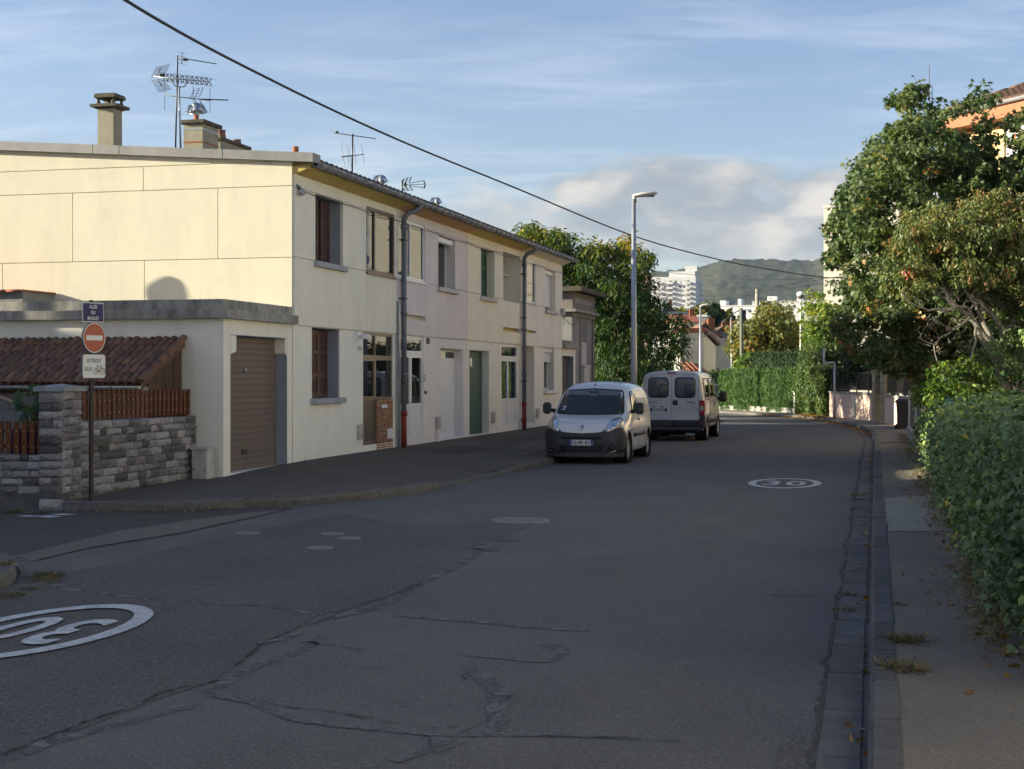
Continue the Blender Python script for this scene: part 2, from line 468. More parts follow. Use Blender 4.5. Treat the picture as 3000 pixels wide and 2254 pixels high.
M['brown_shutter'] = surf('brown_shutter', (0.115, 0.062, 0.052), (0.095, 0.05, 0.043), scale=6, rough=0.5, bump=0.05, rnd=0.06)
M['green_door'] = surf('green_door_paint', (0.048, 0.115, 0.082), (0.036, 0.09, 0.065), scale=3, rough=0.5, bump=0.06)
M['brown_alu'] = plain('brown_aluminium', (0.082, 0.060, 0.048), 0.4, 0.3)
M['bronze'] = plain('bronze_aluminium', (0.14, 0.115, 0.095), 0.4, 0.3)
M['pvc'] = surf('white_pvc', (0.74, 0.75, 0.77), (0.70, 0.71, 0.73), scale=2, rough=0.35, bump=0.0, spec=0.5)
M['garage_door'] = surf('garage_door_brown', (0.165, 0.128, 0.105), (0.14, 0.108, 0.088), scale=3, rough=0.55, bump=0.05, stain=(0.24, 0.20, 0.17), stain_amt=0.35, streak=(1, 1, 0.08), sscale=6)
M['grey_door'] = surf('grey_garage_door', (0.10, 0.092, 0.085), (0.085, 0.078, 0.072), scale=3, rough=0.55, bump=0.05)
M['glass'] = plain('window_glass', (0.012, 0.014, 0.016), 0.015, 0.0, 2.0)
M['glass_dim'] = plain('window_glass_frosted', (0.10, 0.115, 0.13), 0.06, 0.0, 1.7)
M['dark'] = plain('dark_interior', (0.012, 0.012, 0.012), 0.95)
M['tile_old'] = surf('old_clay_tile', (0.25, 0.125, 0.072), (0.125, 0.078, 0.056), scale=9, rough=0.9, bump=0.4, bscale=50, rnd=0.28, rnd_hue=0.012, stain=(0.05, 0.042, 0.036), stain_amt=0.6, streak=(1, 1, 1), sscale=7)
M['tile_brown'] = surf('brown_concrete_tile', (0.135, 0.075, 0.048), (0.10, 0.058, 0.04), scale=6, rough=0.9, bump=0.3, bscale=50, rnd=0.12)
M['tile_grey'] = surf('grey_brown_tile', (0.13, 0.115, 0.105), (0.10, 0.09, 0.082), scale=5, rough=0.9, bump=0.3, bscale=50, rnd=0.12)
M['tile_red'] = surf('red_clay_tile', (0.30, 0.10, 0.055), (0.23, 0.085, 0.05), scale=1.2, rough=0.9, bump=0.3, bscale=8, rnd=0.1)
M['tile_dull'] = surf('dull_clay_tile', (0.185, 0.11, 0.08), (0.15, 0.09, 0.068), scale=1.2, rough=0.9, bump=0.3, bscale=8)
M['clay_orange'] = surf('orange_clay', (0.36, 0.13, 0.055), (0.28, 0.10, 0.045), scale=8, rough=0.85, bump=0.2)
M['clay_pink'] = surf('pinkish_clay_pot', (0.29, 0.165, 0.135), (0.23, 0.13, 0.105), scale=8, rough=0.7, bump=0.1)
M['chimney'] = surf('chimney_render', (0.36, 0.335, 0.25), (0.30, 0.28, 0.21), scale=4, rough=0.92, bump=0.4, bscale=50)
M['chimney_dark'] = surf('chimney_cap', (0.13, 0.115, 0.085), (0.085, 0.078, 0.06), scale=9, rough=0.95, bump=0.5, bscale=40)
M['alu_shiny'] = plain('bright_aluminium', (0.62, 0.64, 0.66), 0.28, 0.9)
M['galv'] = surf('galvanised_steel', (0.40, 0.43, 0.46), (0.34, 0.365, 0.39), scale=3, rough=0.42, bump=0.03, metal=0.55)
M['dark_metal'] = plain('dark_metal', (0.055, 0.052, 0.05), 0.45, 0.4)
M['post_brown'] = surf('brown_sign_post', (0.045, 0.032, 0.028), (0.036, 0.027, 0.024), scale=5, rough=0.5, bump=0.05)
M['black_plastic'] = plain('black_plastic', (0.025, 0.025, 0.027), 0.45)
M['cable'] = plain('black_cable', (0.012, 0.012, 0.013), 0.6)
M['stone'] = surf('rock_faced_stone', (0.36, 0.335, 0.32), (0.20, 0.183, 0.176), scale=9, rough=0.92, bump=0.9, bscale=32, rnd=0.62, rnd_hue=0.045, stain=(0.50, 0.51, 0.54), stain_amt=0.45, streak=(1, 1, 1), sscale=6)
M['stone_cap'] = surf('cap_stone', (0.34, 0.35, 0.365), (0.25, 0.255, 0.265), scale=7, rough=0.9, bump=0.5, bscale=40)
M['stone_mortar'] = surf('wall_mortar', (0.145, 0.14, 0.132), (0.10, 0.097, 0.092), scale=7, rough=0.95, bump=0.6, bscale=40)
M['wood_stain'] = surf('stained_picket_wood', (0.155, 0.052, 0.016), (0.105, 0.038, 0.013), scale=5, rough=0.55, bump=0.12, bscale=30, rnd=0.2, stain=(0.07, 0.028, 0.012), stain_amt=0.5, streak=(3, 3, 0.2), sscale=5)
M['wood_plank'] = surf('brown_plank_wood', (0.115, 0.062, 0.036), (0.07, 0.04, 0.025), scale=4, rough=0.75, bump=0.25, bscale=30, rnd=0.25, stain=(0.16, 0.14, 0.125), stain_amt=0.5, streak=(3, 3, 0.2), sscale=4)
M['block'] = surf('concrete_block', (0.27, 0.265, 0.255), (0.20, 0.197, 0.19), scale=4, rough=0.95, bump=0.4, bscale=40, rnd=0.12)
M['brick_tan'] = surf('tan_brick', (0.40, 0.22, 0.12), (0.33, 0.18, 0.10), scale=9, rough=0.8, bump=0.25, bscale=60, rnd=0.38, rnd_hue=0.03)
M['box_pale'] = surf('pale_meter_box', (0.52, 0.50, 0.455), (0.44, 0.425, 0.385), scale=4, rough=0.7, bump=0.08, stain=(0.16, 0.155, 0.14), stain_amt=0.6, sscale=5)
M['pvc_grey'] = surf('grey_downpipe', (0.165, 0.175, 0.205), (0.135, 0.145, 0.17), scale=3, rough=0.45, bump=0.03, stain=(0.26, 0.265, 0.28), stain_amt=0.35)
M['pipe_red'] = surf('red_cast_iron', (0.26, 0.038, 0.03), (0.20, 0.03, 0.025), scale=4, rough=0.5, bump=0.05)
M['sign_blue'] = plain('enamel_blue', (0.012, 0.012, 0.085), 0.5)
M['sign_red'] = plain('faded_sign_red', (0.42, 0.085, 0.028), 0.35)
M['sign_white'] = plain('sign_white', (0.72, 0.71, 0.66), 0.4)
M['sign_text'] = plain('sign_brown_black', (0.045, 0.028, 0.02), 0.6)
M['sign_back'] = plain('sign_grey', (0.16, 0.16, 0.17), 0.5, 0.3)
M['white'] = plain('white', (0.78, 0.78, 0.78), 0.4)
M['soil'] = surf('garden_soil_grass', (0.06, 0.075, 0.03), (0.085, 0.068, 0.045), scale=1.2, rough=0.95, bump=0.6, bscale=14)
M['far_ground'] = surf('far_fields', (0.085, 0.095, 0.055), (0.12, 0.11, 0.08), scale=0.02, rough=0.95, bump=0.0)
M['pink_wall'] = render_paint('pinkish_render', (0.60, 0.47, 0.395), 0.45)
M['bark'] = surf('bark', (0.15, 0.125, 0.10), (0.085, 0.07, 0.057), scale=12, rough=0.95, bump=0.9, bscale=25)
M['bark_lichen'] = surf('lichen_bark', (0.27, 0.255, 0.225), (0.13, 0.11, 0.092), scale=14, rough=0.95, bump=0.9, bscale=30)
# ================================================================== ground, roads, pavements
def struct(o): o['kind'] = 'structure'; return o
def sheet(name, pts, z, mat, structure=True):
    me = bpy.data.meshes.new(name)
    me.from_pydata([(p[0], p[1], z) for p in pts], [], [list(range(len(pts)))])
    bm = bmesh.new(); bm.from_mesh(me)
    if bm.faces[:] and bm.faces[:][0].normal.z < 0:
        bmesh.ops.reverse_faces(bm, faces=bm.faces[:])
    bmesh.ops.triangulate(bm, faces=bm.faces[:])
    bm.to_mesh(me); bm.free()
    o = link(name, me, mat)
    return struct(o) if structure else o
sheet('ground', [(-4900, -500), (4900, -500), (4900, 5000), (-4900, 5000)], -0.05, M['far_ground'])
sheet('road', [(-60, -12), (60, -12), (60, 130), (-60, 130)], 0.0, M['road'])
def z8(x, y): return gnd(x*0.7685, 1350+y*0.7685)
sheet('road_coarse_lane', [z8(*p) for p in [(-420, 1330), (-200, 1240), (0, 1130), (350, 1010), (620, 905), (800, 850), (930, 760), (1000, 700), (1110, 655), (1220, 590), (1390, 555), (1510, 515), (1640, 460), (1750, 395), (1830, 350), (1905, 300), (2040, 240), (1880, 238), (1500, 240), (1300, 200), (1000, 262), (640, 340), (430, 395), (180, 440), (-200, 530), (-500, 640)]], 0.004, M['road_old'])
sheet('side_road', [z8(*p) for p in [(-700, 560), (-200, 440), (0, 400), (350, 335), (700, 278), (900, 232), (1130, 181), (1000, 180), (700, 190), (430, 196), (0, 203), (-700, 206)]], 0.008, M['road_dark'])
sheet('side_road_trench', [z8(*p) for p in [(-300, 470), (60, 402), (350, 332), (700, 276), (900, 231), (1080, 192), (1000, 196), (750, 226), (450, 272), (100, 357), (-300, 425)]], 0.012, M['road_pale'])
sheet('road_repair_patch', [gnd(*p) for p in [(2262, 2260), (2280, 2200), (2330, 2160), (2420, 2150), (2385, 2260)]], 0.004, M['road_old'])
KL = [Vector((x, y, 0)) for x, y in [(-6.34, 20.70), (-5.6, 20.6), (-4.66, 20.84), (-3.28, 21.5), (-2.47, 22.4), (-1.76, 23.3), (-1.25, 24.76), (-.36, 27.98), (.84, 31.8)]]
for t in (10, 20, 26, 32): KL.append(KL[8]+D*t)
KL += [KL[-1]+D*4+NIN*1.5, KL[-1]+D*6+NIN*6, KL[-1]+D*7+NIN*16]
WL = [row(-7.0, .45), row(-6.8, .5), row(-6.0, .5), row(-4.8, .5), row(-3.6, .5), row(-2.70, 0.02), row(-1.5, 0.02), row(1.2, 0.02), row(5, 0.02), row(15, .02), row(25, .02), row(31, .02), row(37, .02), row(39, 2), row(39.5, 8), row(40, 18)]
WZ = [.02, .10, .13, .15, .18, .20, .24, .28, .28, .28, .28, .25, .22, .2, .2, .2]
def offset_poly(P, d):
    out = []
    for i, p in enumerate(P):
        t = (P[min(i+1, len(P)-1)]-P[max(i-1, 0)]).normalized()
        out.append(p+Vector((-t.y, t.x, 0))*d)
    return out
def kerb_h(p):
    return 0.14
def resample(P, step):
    out = [P[0].copy()]; acc = 0.0
    for a, b in zip(P, P[1:]):
        L_ = (b-a).length; s = step-acc
        while s <= L_:
            out.append(a+(b-a)*(s/L_)); s += step
        acc = (L_-(s-step))
    return out
def smooth_poly(P, n=6):
    out = []
    for i in range(len(P)-1):
        p0, p1, p2, p3 = P[max(i-1, 0)], P[i], P[i+1], P[min(i+2, len(P)-1)]
        for k in range(n):
            t = k/n
            out.append(0.5*((2*p1)+(p2-p0)*t+(2*p0-5*p1+4*p2-p3)*t*t+(3*p1-p0-3*p2+p3)*t**3))
    out.append(P[-1].copy()); return out
def ribbon(name, A, B, mat, n=6):
    v = []; f = []
    for a, b in zip(A, B):
        for k in range(n+1): v.append((a+(b-a)*(k/n))[:])
    for i in range(len(A)-1):
        for k in range(n):
            q = i*(n+1)+k; f.append((q, q+1, q+n+2, q+n+1))
    me = bpy.data.meshes.new(name); me.from_pydata(v, [], f)
    me.polygons.foreach_set('use_smooth', [True]*len(f))
    bm = bmesh.new(); bm.from_mesh(me)
    if sum(fc.normal.z for fc in bm.faces) < 0: bmesh.ops.reverse_faces(bm, faces=bm.faces[:])
    bm.to_mesh(me); bm.free()
    return struct(link(name, me, mat))
KLs = smooth_poly(KL, 5)
WLs = smooth_poly([w+Vector((0, 0, z)) for w, z in zip(WL, WZ)], 5)
def lk(p): return 0.145-0.085*min(max((p.y-24.2)/.8, 0), 1)*min(max((29.1-p.y)/.8, 0), 1)
backL = [p+Vector((0, 0, lk(p)-.006)) for p in offset_poly(KLs, 0.13)]
ribbon('left_pavement', backL, WLs, M['pave'])
def kerb_row(name, P, w, hfun, step, mat, z0=-0.06, side=1, piece='kerb_stone', gap=0.02, chamfer=0.035):
    base = MB(); base.box(-2, 2, -2, 2, -0.5, -0.4)
    par = struct(MB().add([(0, 0, 0)], []).build(name, mat)) if False else None
    pts = resample(P, step)
    A = [p+Vector((0, 0, 0.004)) for p in offset_poly(pts, side*0.005)]
    Bq = [p+Vector((0, 0, 0.004)) for p in offset_poly(pts, side*(w-0.005))]
    v = []; f = []
    for a, b in zip(A, Bq):
        ha = hfun(a)
        for q, z in ((a, z0), (a, ha-0.02), (b, ha-0.02), (b, z0)): v.append((q.x, q.y, z))
    for i in range(len(A)-1):
        for k in range(3):
            q = i*4+k; f.append((q, q+1, q+5, q+4))
    me = bpy.data.meshes.new(name); me.from_pydata(v, [], f)
    root = struct(link(name, me, M['mortar']))
    pm = MB()
    prof = [(0, -1.0), (0.0, -chamfer*2.2), (chamfer*.35, -chamfer*.7), (chamfer, 0.0), (w, 0.0), (w, -1.0)]
    prof = [(a*1.0, b) for a, b in prof]
    vs = []; fs = []
    for xx in (0.0, 1.0):
        for a, b in prof: vs.append((xx, side*a, b if b > -0.9 else -0.2))
    n = len(prof)
    for k in range(n-1): fs.append((k, k+1, n+k+1, n+k))
    fs.append(tuple(range(n))); fs.append(tuple(range(n, 2*n)))
    pm.add(vs, fs)
    pmesh = pm.mesh(piece); pmesh.materials.append(mat)
    for a, b in zip(pts, pts[1:]):
        L_ = (b-a).length
        t = (b-a)/L_
        h = hfun(a)+random.uniform(-.004, .004)
        p = a+t*gap/2
        o = link(piece, pmesh, None, root, (p.x, p.y, h), (0, 0, math.atan2(t.y, t.x)+random.uniform(-.008, .008)), (L_-gap, 1, 1))
    return root
kerb_row('left_kerb', KLs[:56], 0.15, lk, 0.52, M['kerb'])
def gl(Y): return 1.46+0.2475*(Y-7.1)
GR = [Vector((gl(y), y, 0)) for y in range(-4, 45, 4)]
KRc = [(11.0, 44.9), (11.95, 49.2), (12.8, 54.8), (13.25, 60), (13.25, 65), (12.8, 69), (12.0, 72.2), (11.2, 75), (10.6, 78.2), (10.7, 83), (12.3, 90), (14.0, 99), (16.5, 112)]
KR = [Vector((gl(y)+0.26, y, 0)) for y in range(-4, 44, 4)]+[Vector((x, y, 0)) for x, y in KRc]
KRs = smooth_poly(KR, 5)
def prop(Y): return 3.95+0.2475*(Y-11.2)
PRc = [(12.35, 44.9), (13.4, 49.2), (14.15, 54), (14.4, 59), (14.45, 64), (14.45, 68), (13.7, 72.3), (12.8, 75.6), (12.2, 78.4), (12.3, 83), (13.9, 89.5), (15.6, 98), (18, 111)]
PR = [Vector((prop(y), y, 0)) for y in range(-4, 44, 4)]+[Vector((x, y, 0)) for x, y in PRc]
PRs = smooth_poly(PR, 5)
def rk_h(p):
    if 18.2 < p.y < 25.5: return 0.055
    if 39 < p.y < 45: return 0.06
    return 0.125
def rk_s(p):
    h = 0.125
    for a, b in ((17.9, 25.6), (38.7, 45.2)):
        e = min(max((p.y-a+.6)/1.2, 0), 1)*min(max((b+.6-p.y)/1.2, 0), 1)
        h -= 0.066*e
    return h
backR = [p+Vector((0, 0, rk_s(p)-0.008)) for p in offset_poly(KRs, -0.15)]
PRz = [p+Vector((0.35, 0, 0.15)) for p in PRs]
ribbon('right_pavement', PRz, backR, M['pave_r'])
kerb_row('right_kerb', KRs, 0.16, rk_h, 1.0, M['kerb'], side=-1, chamfer=0.03)
GRs = smooth_poly(GR+[Vector((10.72, 44.9, 0)), Vector((11.66, 49.2, 0)), Vector((12.5, 54.8, 0))], 5)
kerb_row('right_gutter', [p for p in GRs], 0.215, lambda p: 0.012, 1.06, M['kerb'], side=-1, piece='gutter_block', chamfer=0.01, gap=0.014)
def on_pave(Y, f):
    a = Vector((gl(Y)+0.26+0.15*.97, Y, 0)); b = Vector((prop(Y)+.35, Y, 0))
    ha = rk_s(a)-0.008; p = a+(b-a)*f
    return Vector((p.x, p.y, ha+(0.15-ha)*f+0.006))
YS = [16.7+i*0.5 for i in range(12)]
ribbon('pavement_drive_patch', [on_pave(y+(.15 if i in (0,) else 0), 0.03) for i, y in enumerate(YS)], [on_pave(y, 0.97) for y in YS], M['pave_pale'])
ribbon('pavement_cover_strip', [on_pave(y, 0.02) for y in (40.2, 40.5, 40.9)], [on_pave(y, 0.75) for y in (40.2, 40.5, 40.9)], M['road_dark'], 3)
def lpave(x, f):
    w = row(x, 0.02, .28); k = KL[8]+D*(x-((KL[8]-ROW0).dot(D)))
    k = k+NIN*0.13+Vector((0, 0, .132))
    p = w+(k-w)*f; p.z += 0.006; return p
ribbon('pavement_dark_strip', [lpave(x, .55+.03*math.sin(x)) for x in range(5, 26)], [lpave(x, .30+.03*math.cos(x*1.3)) for x in range(5, 26)], M['road_dark'], 4)
ribbon('pavement_pale_strip', [lpave(x, .96) for x in (6, 8, 10, 12, 14, 16)], [lpave(x, .78+.02*math.sin(x*2)) for x in (6, 8, 10, 12, 14, 16)], M['pave_r'], 3)
sheetpts = [row(-3.9, -.15), row(-2.9, -1.05), row(-2.0, -1.2), row(-2.3, -.05), row(-3.2, .45)]
gp = [PRs[i]+Vector((.36, 0, 0)) for i in range(len(PRs))]
sheet('right_garden', gp+[Vector((60, 112, 0)), Vector((60, -4, 0))], 0.10, M['soil'])
wl = [row(-6.75, .7), row(-2.7, .7), row(-2.7, 9.9), row(24, 9.9), row(24, 28), row(-6.75, 28)]
sheet('left_garden', wl, 0.09, M['soil'])
sheet('rear_garden', [row(30, .1), row(38, .4), row(39, 3), row(39.5, 26), row(24.2, 26), row(24.2, 9.0), row(30, 9)], 0.19, M['soil'])
def stroke(P, w, z, jitter=0.0, seed=1):
    rnd = random.Random(seed); v = []; f = []
    P = smooth_poly(P, 8) if len(P) > 2 else P
    n = len(P)
    for i, p in enumerate(P):
        t = (P[min(i+1, n-1)]-P[max(i-1, 0)]).normalized()
        s = Vector((-t.y, t.x, 0))
        ww = (w(i/(n-1)) if callable(w) else w)*(1+rnd.uniform(-jitter, jitter))
        c = p+s*rnd.uniform(-jitter, jitter)*ww*.5
        v += [(c+s*ww/2+Vector((0, 0, z)))[:], (c-s*ww/2+Vector((0, 0, z)))[:]]
    for i in range(n-1): f.append((2*i, 2*i+1, 2*i+3, 2*i+2))
    return v, f
def strokes(name, items, mat):
    mb = MB()
    for k, (P, w, z, j) in enumerate(items):
        v, f = stroke(P, w, z, j, k+3); mb.add(v, f)
    me = mb.mesh(name)
    for p in me.polygons:
        pass
    return struct(link(name, me, mat))
Z = lambda *a: [z8(x, y) for x, y in a]
seal = [
 (Z((0, 1155), (150, 1090), (400, 1020), (640, 960), (760, 930)), lambda t: .13-.06*t, .006, .07),
 (Z((800, 890), (860, 850), (960, 790), (1120, 735), (1200, 690), (1240, 660)), .10, .006, .07),
 (Z((1215, 605), (1300, 592), (1390, 565)), .15, .006, .07),
 (Z((1400, 575), (1510, 525), (1600, 470), (1700, 420), (1790, 375), (1828, 350)), lambda t: .08+.06*math.sin(t*3.1), .006, .07),
 (Z((985, 705), (1060, 685), (1128, 662)), .11, .007, .07),
 (Z((810, 895), (920, 918), (990, 935), (1100, 985), (1300, 1015), (1500, 1035), (1700, 1050), (1900, 1050), (2100, 1052), (2400, 1056)), lambda t: .07-.03*t, .006, .07),
 (Z((1780, 790), (1830, 820), (1890, 870), (1905, 910), (1890, 960), (1900, 1010), (1860, 1045)), lambda t: .15-.10*abs(t-.35), .006, .07),
 (Z((2060, 700), (2130, 712), (2140, 745), (2080, 768), (1900, 755), (1740, 742)), lambda t: .13*(1-t)+.02, .006, .07),
 (Z((1500, 590), (1700, 608), (1880, 622), (2050, 640), (2250, 650)), .10, .006, .07),
 (Z((180, 480), (420, 512), (700, 540), (1000, 558), (1190, 585)), .10, .006, .07),
 (Z((200, 478), (450, 464), (650, 466), (820, 480)), .07, .006, .07),
 (Z((1500, 1150), (1620, 1110), (1720, 1062)), .07, .006, .07),
 (Z((1150, 690), (1300, 712), (1390, 728)), .06, .006, .07),
]
strokes('crack_sealing', seal, M['tar'])
for k, (P, r) in enumerate([(( 1855, 332), .17), ((1935, 300), .12)]):
    c = z8(*P)
    me = bpy.data.meshes.new('road_patch')
    n = 14; vs = [(c.x+r*1.2*math.cos(a*2*math.pi/n)*(1+.2*math.sin(a*2.3)), c.y+r*2.2*math.sin(a*2*math.pi/n)*(1+.15*math.sin(a*1.7)), .012) for a in range(n)]
    me.from_pydata(vs, [], [list(range(n))]); struct(link('road_patch', me, M['tar']))
cr = [
 (Z((1120, 640), (1230, 612), (1330, 565), (1500, 512), (1620, 462)), 0.0150, .008, .8),
 (Z((0, 1125), (160, 1065), (330, 1000), (520, 935), (640, 880), (860, 840)), 0.0210, .008, .9),
 (Z((900, 790), (1000, 700), (1100, 655)), 0.0180, .008, .8),
 (Z((960, 910), (1080, 940), (1260, 960), (1480, 1000), (1640, 1022), (1740, 1020)), 0.0120, .008, .9),
 (Z((1900, 940), (1940, 905), (1960, 900)), 0.0120, .008, .8), (Z((1720, 1058), (1850, 1000), (1890, 960)), 0.0090, .008, .8),
 (Z((1800, 1068), (1700, 1110), (1560, 1140)), 0.0120, .008, .8), (Z((1620, 1050), (1640, 1075), (1630, 1100)), 0.0090, .008, .8),
 (Z((2060, 1052), (2300, 1060), (2600, 1075)), 0.0150, .008, .8), (Z((1050, 770), (1220, 780), (1500, 795)), 0.0090, .008, .8),
 (Z((1880, 800), (1760, 820), (1800, 850)), 0.0072, .008, .8), (Z((1930, 1015), (1945, 990)), 0.0090, .008, .5),
 (Z((1380, 330), (1600, 335), (1840, 325)), 0.0072, .008, .6),
 ([gnd(2330, 1750), gnd(2260, 1745), gnd(2390, 1748)], .02, .006, .5),
]
strokes('road_cracks', cr, M['crack'])
ep = []
for i in range(60):
    y = 6+i*.75; ep.append(Vector((gl(y)-.02+random.uniform(-.03, .03), y, 0)))
strokes('gutter_edge_crack', [(ep, .03, .005, .9)], M['road_dark'])
sc = []
rs = random.Random(4)
for (u, v, du, dv, w) in [(1935, 1396, 260, 14, .05), (1560, 1360, 0, 0, 0), (2130, 1362, 90, 6, .07), (1990, 1345, 180, 3, .06), (2210, 1275, 70, 4, .10), (2290, 1283, 60, -3, .10), (2160, 1310, 120, -8, .10), (2250, 1330, 20, 30, .06), (2180, 1257, 120, 6, .12), (2060, 1300, 60, -2, .08), (2000, 1412, 180, 2, .03), (2250, 1409, 60, 6, .03), (2330, 1300, 130, 2, .08), (2200, 1237, 60, 2, .15)]:
    if w: sc.append(([gnd(u, v), gnd(u+du*.5, v+dv*.4), gnd(u+du, v+dv)], w, .007, .5))
strokes('worn_road_marks', sc, M['paint_worn'])
pz3 = lambda x, y: gnd(1550+.2712*x, 1050+.2712*y)
mb = MB()
for i in range(-1, 22):
    c = Vector((2.28, 30.9, 0))+D*(0.95*i)
    if i in (-1,): continue
    if 5 < i < 9: continue
    mb.add([(c+D*a+NIN*b+Vector((0, 0, .006)))[:] for a, b in ((-.2, -.05), (.2, -.05), (.2, .05), (-.2, .05))], [(0, 1, 2, 3)])
a, b = pz3(620, 1213), pz3(920, 1208)
s_ = Vector((0, .10, .006))
mb.add([a[:2]+(.006,), b[:2]+(.006,), (b+s_)[:], (a+s_)[:]], [(0, 1, 2, 3)])
struct(mb.build('parking_bay_marking', M['paint_worn']))
def roundel(c, flip, z=.009):
    mb = MB(); n = 64; a, b = 1.25, .64
    vs = []; ia, ib = a-.20, b-.135
    for k in range(n):
        t = 2*math.pi*k/n; vs.append((a*math.cos(t), b*math.sin(t), z)); vs.append((ia*math.cos(t), ib*math.sin(t), z))
    mb.add(vs, [(2*k, 2*((k+1) % n), 2*((k+1) % n)+1, 2*k+1) for k in range(n)])
    me = text_mesh('30', 1.0, 0, bold=0.018, spacing=1.12)
    xs = [v.co.x for v in me.vertices]; ys = [v.co.y for v in me.vertices]
    cx, cy = (min(xs)+max(xs))/2, (min(ys)+max(ys))/2
    wx, wy = max(xs)-min(xs), max(ys)-min(ys)
    sgn = -1 if flip else 1
    vs = []
    for v in me.vertices:
        px, py = (v.co.x-cx)/wx*.74, (v.co.y-cy)/wy*1.10
        vs.append((sgn*py, -sgn*px, z))
    mb.add(vs, [list(p.vertices) for p in me.polygons])
    o = mb.build('road_marking', M['paint'], None, loc=(c.x, c.y, 0), rot=(0, 0, ROWROT))
    for p in o.data.polygons: pass
    return struct(o)
roundel(Vector((4.85, 26.1, 0)), False)
roundel(Vector((-3.51, 10.94, 0)), True, .016)
mb = MB()
for (x0, y0, x1, y1) in [(60, 212, 150, 219), (130, 213, 240, 222), (190, 206, 292, 213)]:
    q = [z8(x0, (y0+y1)/2), z8((x0+x1)/2, y1), z8(x1, (y0+y1)/2), z8((x0+x1)/2, y0)]
    mb.add([(p.x, p.y, .017) for p in q], [(0, 1, 2, 3)])
struct(mb.build('road_marking', M['paint']))
def manhole():
    c = gnd(1528, 1527); r = .375
    t = thing('manhole_cover', 'round cast iron manhole cover with grid pattern sunk in the road', 'manhole', (c.x, c.y, 0.004), .3)
    mb = MB(); mb.lathe([(r, -.03), (r, .012), (r-.045, .012), (r-.045, -.02)], 40); mb.build('frame', M['cover_iron'], t)
    mb = MB(); mb.lathe([(0.001, .002), (r-.05, .002), (r-.05, -.02)], 40); lid = mb.build('lid', M['cover_dark'], t)
    mb = MB()
    k = -5
    for i in range(-5, 6):
        x = i*.06
        h = math.sqrt(max(0, (r-.06)**2-x*x))
        mb.box(x-.008, x+.008, -h, h, .002, .012); mb.box(-h, h, x-.008, x+.008, .002, .0105)
    mb.build('grid', M['cover_iron'], lid)
M['cover_iron'] = surf('cast_iron', (0.27, 0.272, 0.27), (0.20, 0.20, 0.20), scale=8, rough=0.6, bump=0.2, metal=0.3)
M['cover_dark'] = plain('cast_iron_recess', (0.03, 0.03, 0.03), 0.8)
M['cover_pale'] = surf('pale_cover', (0.21, 0.205, 0.185), (0.15, 0.147, 0.134), scale=8, rough=0.8, bump=0.15)
manhole()
for (x, y, r, lab) in [(945, 278, .155, 'lone small pale utility cover between the side street trench and the other covers'), (1268, 281, .145, 'small pale utility cover farthest from the side street, of three close together'), (1328, 298, .145, 'small pale utility cover closest to the grid manhole, of three close together'), (1220, 335, .15, 'small pale utility cover closest to the painted speed limit ring, of three together')]:
    c = z8(x, y)
    o = MB().lathe([(0.001, .011), (r-.02, .011), (r, .007), (r, -.02)], 28).build('utility_cover', M['cover_pale'], None, loc=(c.x, c.y, .004))
    props(o, lab, 'cover', 'small covers in the road')
KN = [gnd(-260, 1790), gnd(-60, 1745), gnd(25, 1722), gnd(48, 1698), gnd(40, 1665), gnd(-30, 1640), gnd(-200, 1618)]
KNs = smooth_poly(KN, 4)
kerb_row('near_corner_kerb', KNs, 0.15, lambda p: 0.13, 0.42, M['kerb'], side=1)
GN = offset_poly(KNs, -0.30)
kerb_row('near_corner_gutter', GN, 0.27, lambda p: 0.016, 0.42, M['kerb'], side=1, piece='gutter_block', chamfer=.01)
inn = [p+Vector((0, 0, 0)) for p in offset_poly(KNs, .14)]
sheet('near_corner_pavement', inn+[Vector((-14, 15.6, 0)), Vector((-14, 11.0, 0))], 0.125, M['pave'])
# ================================================================== the terrace on the left
def wall_cells(mb, x0, x1, z0, z1, ops, y0, y1):
    xs = sorted({x0, x1}|{min(max(a, x0), x1) for o in ops for a in o[:2]})
    zs = sorted({z0, z1}|{min(max(a, z0), z1) for o in ops for a in o[2:4]})
    n = 0
    for a, b in zip(xs, xs[1:]):
        if b-a < 1e-4: continue
        run = None
        for c, d in zip(zs, zs[1:]):
            if d-c < 1e-4: continue
            mx, mz = (a+b)/2, (c+d)/2
            solid = not any(o[0] < mx < o[1] and o[2] < mz < o[3] for o in ops)
            if solid:
                run = (run[0], d) if run else (c, d)
            elif run:
                mb.box(a, b, y0, y1, *run); n += 1; run = None
        if run: mb.box(a, b, y0, y1, *run); n += 1
    return n
Z_J = fz(865, 953.6)
Z_SILL, Z_HEAD = fz(862, 753), fz(862, 547.5)
Z_EAVE = 5.98
X_C = fx(858)
def rowthing(name, label, cat, x, group=None, y=0.0, z=0.0):
    p = row(x, y); p.z = z
    return thing(name, label, cat, p, ROWROT, group)
def op(u0, u1, vt, vb):
    return (fx(u0), fx(u1), fz(u0, vb), fz(u0, vt))
def zz(x, y): return 800+.5415*x, 450+.5415*y
def op2(x0, x1, yt, yb):
    a, t = zz(x0, yt); b, bt = zz(x1, yb); return op(a, b, t, bt)
def op4(x0, x1, yt, yb):
    return op(1000+.3165*x0, 1000+.3165*x1, 900+.3165*yt, 900+.3165*yb)
def frame_bars(mb, x0, x1, z0, z1, y, w=.06, d=.06, mull=(), trans=()):
    mb.box(x0, x0+w, y, y+d, z0, z1); mb.box(x1-w, x1, y, y+d, z0, z1)
    mb.box(x0+w, x1-w, y, y+d, z0, z0+w); mb.box(x0+w, x1-w, y, y+d, z1-w, z1)
    for m in mull: mb.box(m-w/2, m+w/2, y+.002, y+d-.002, z0+w, z1-w)
    for t in trans: mb.box(x0+w, x1-w, y+.004, y+d-.004, t-w/2, t+w/2)
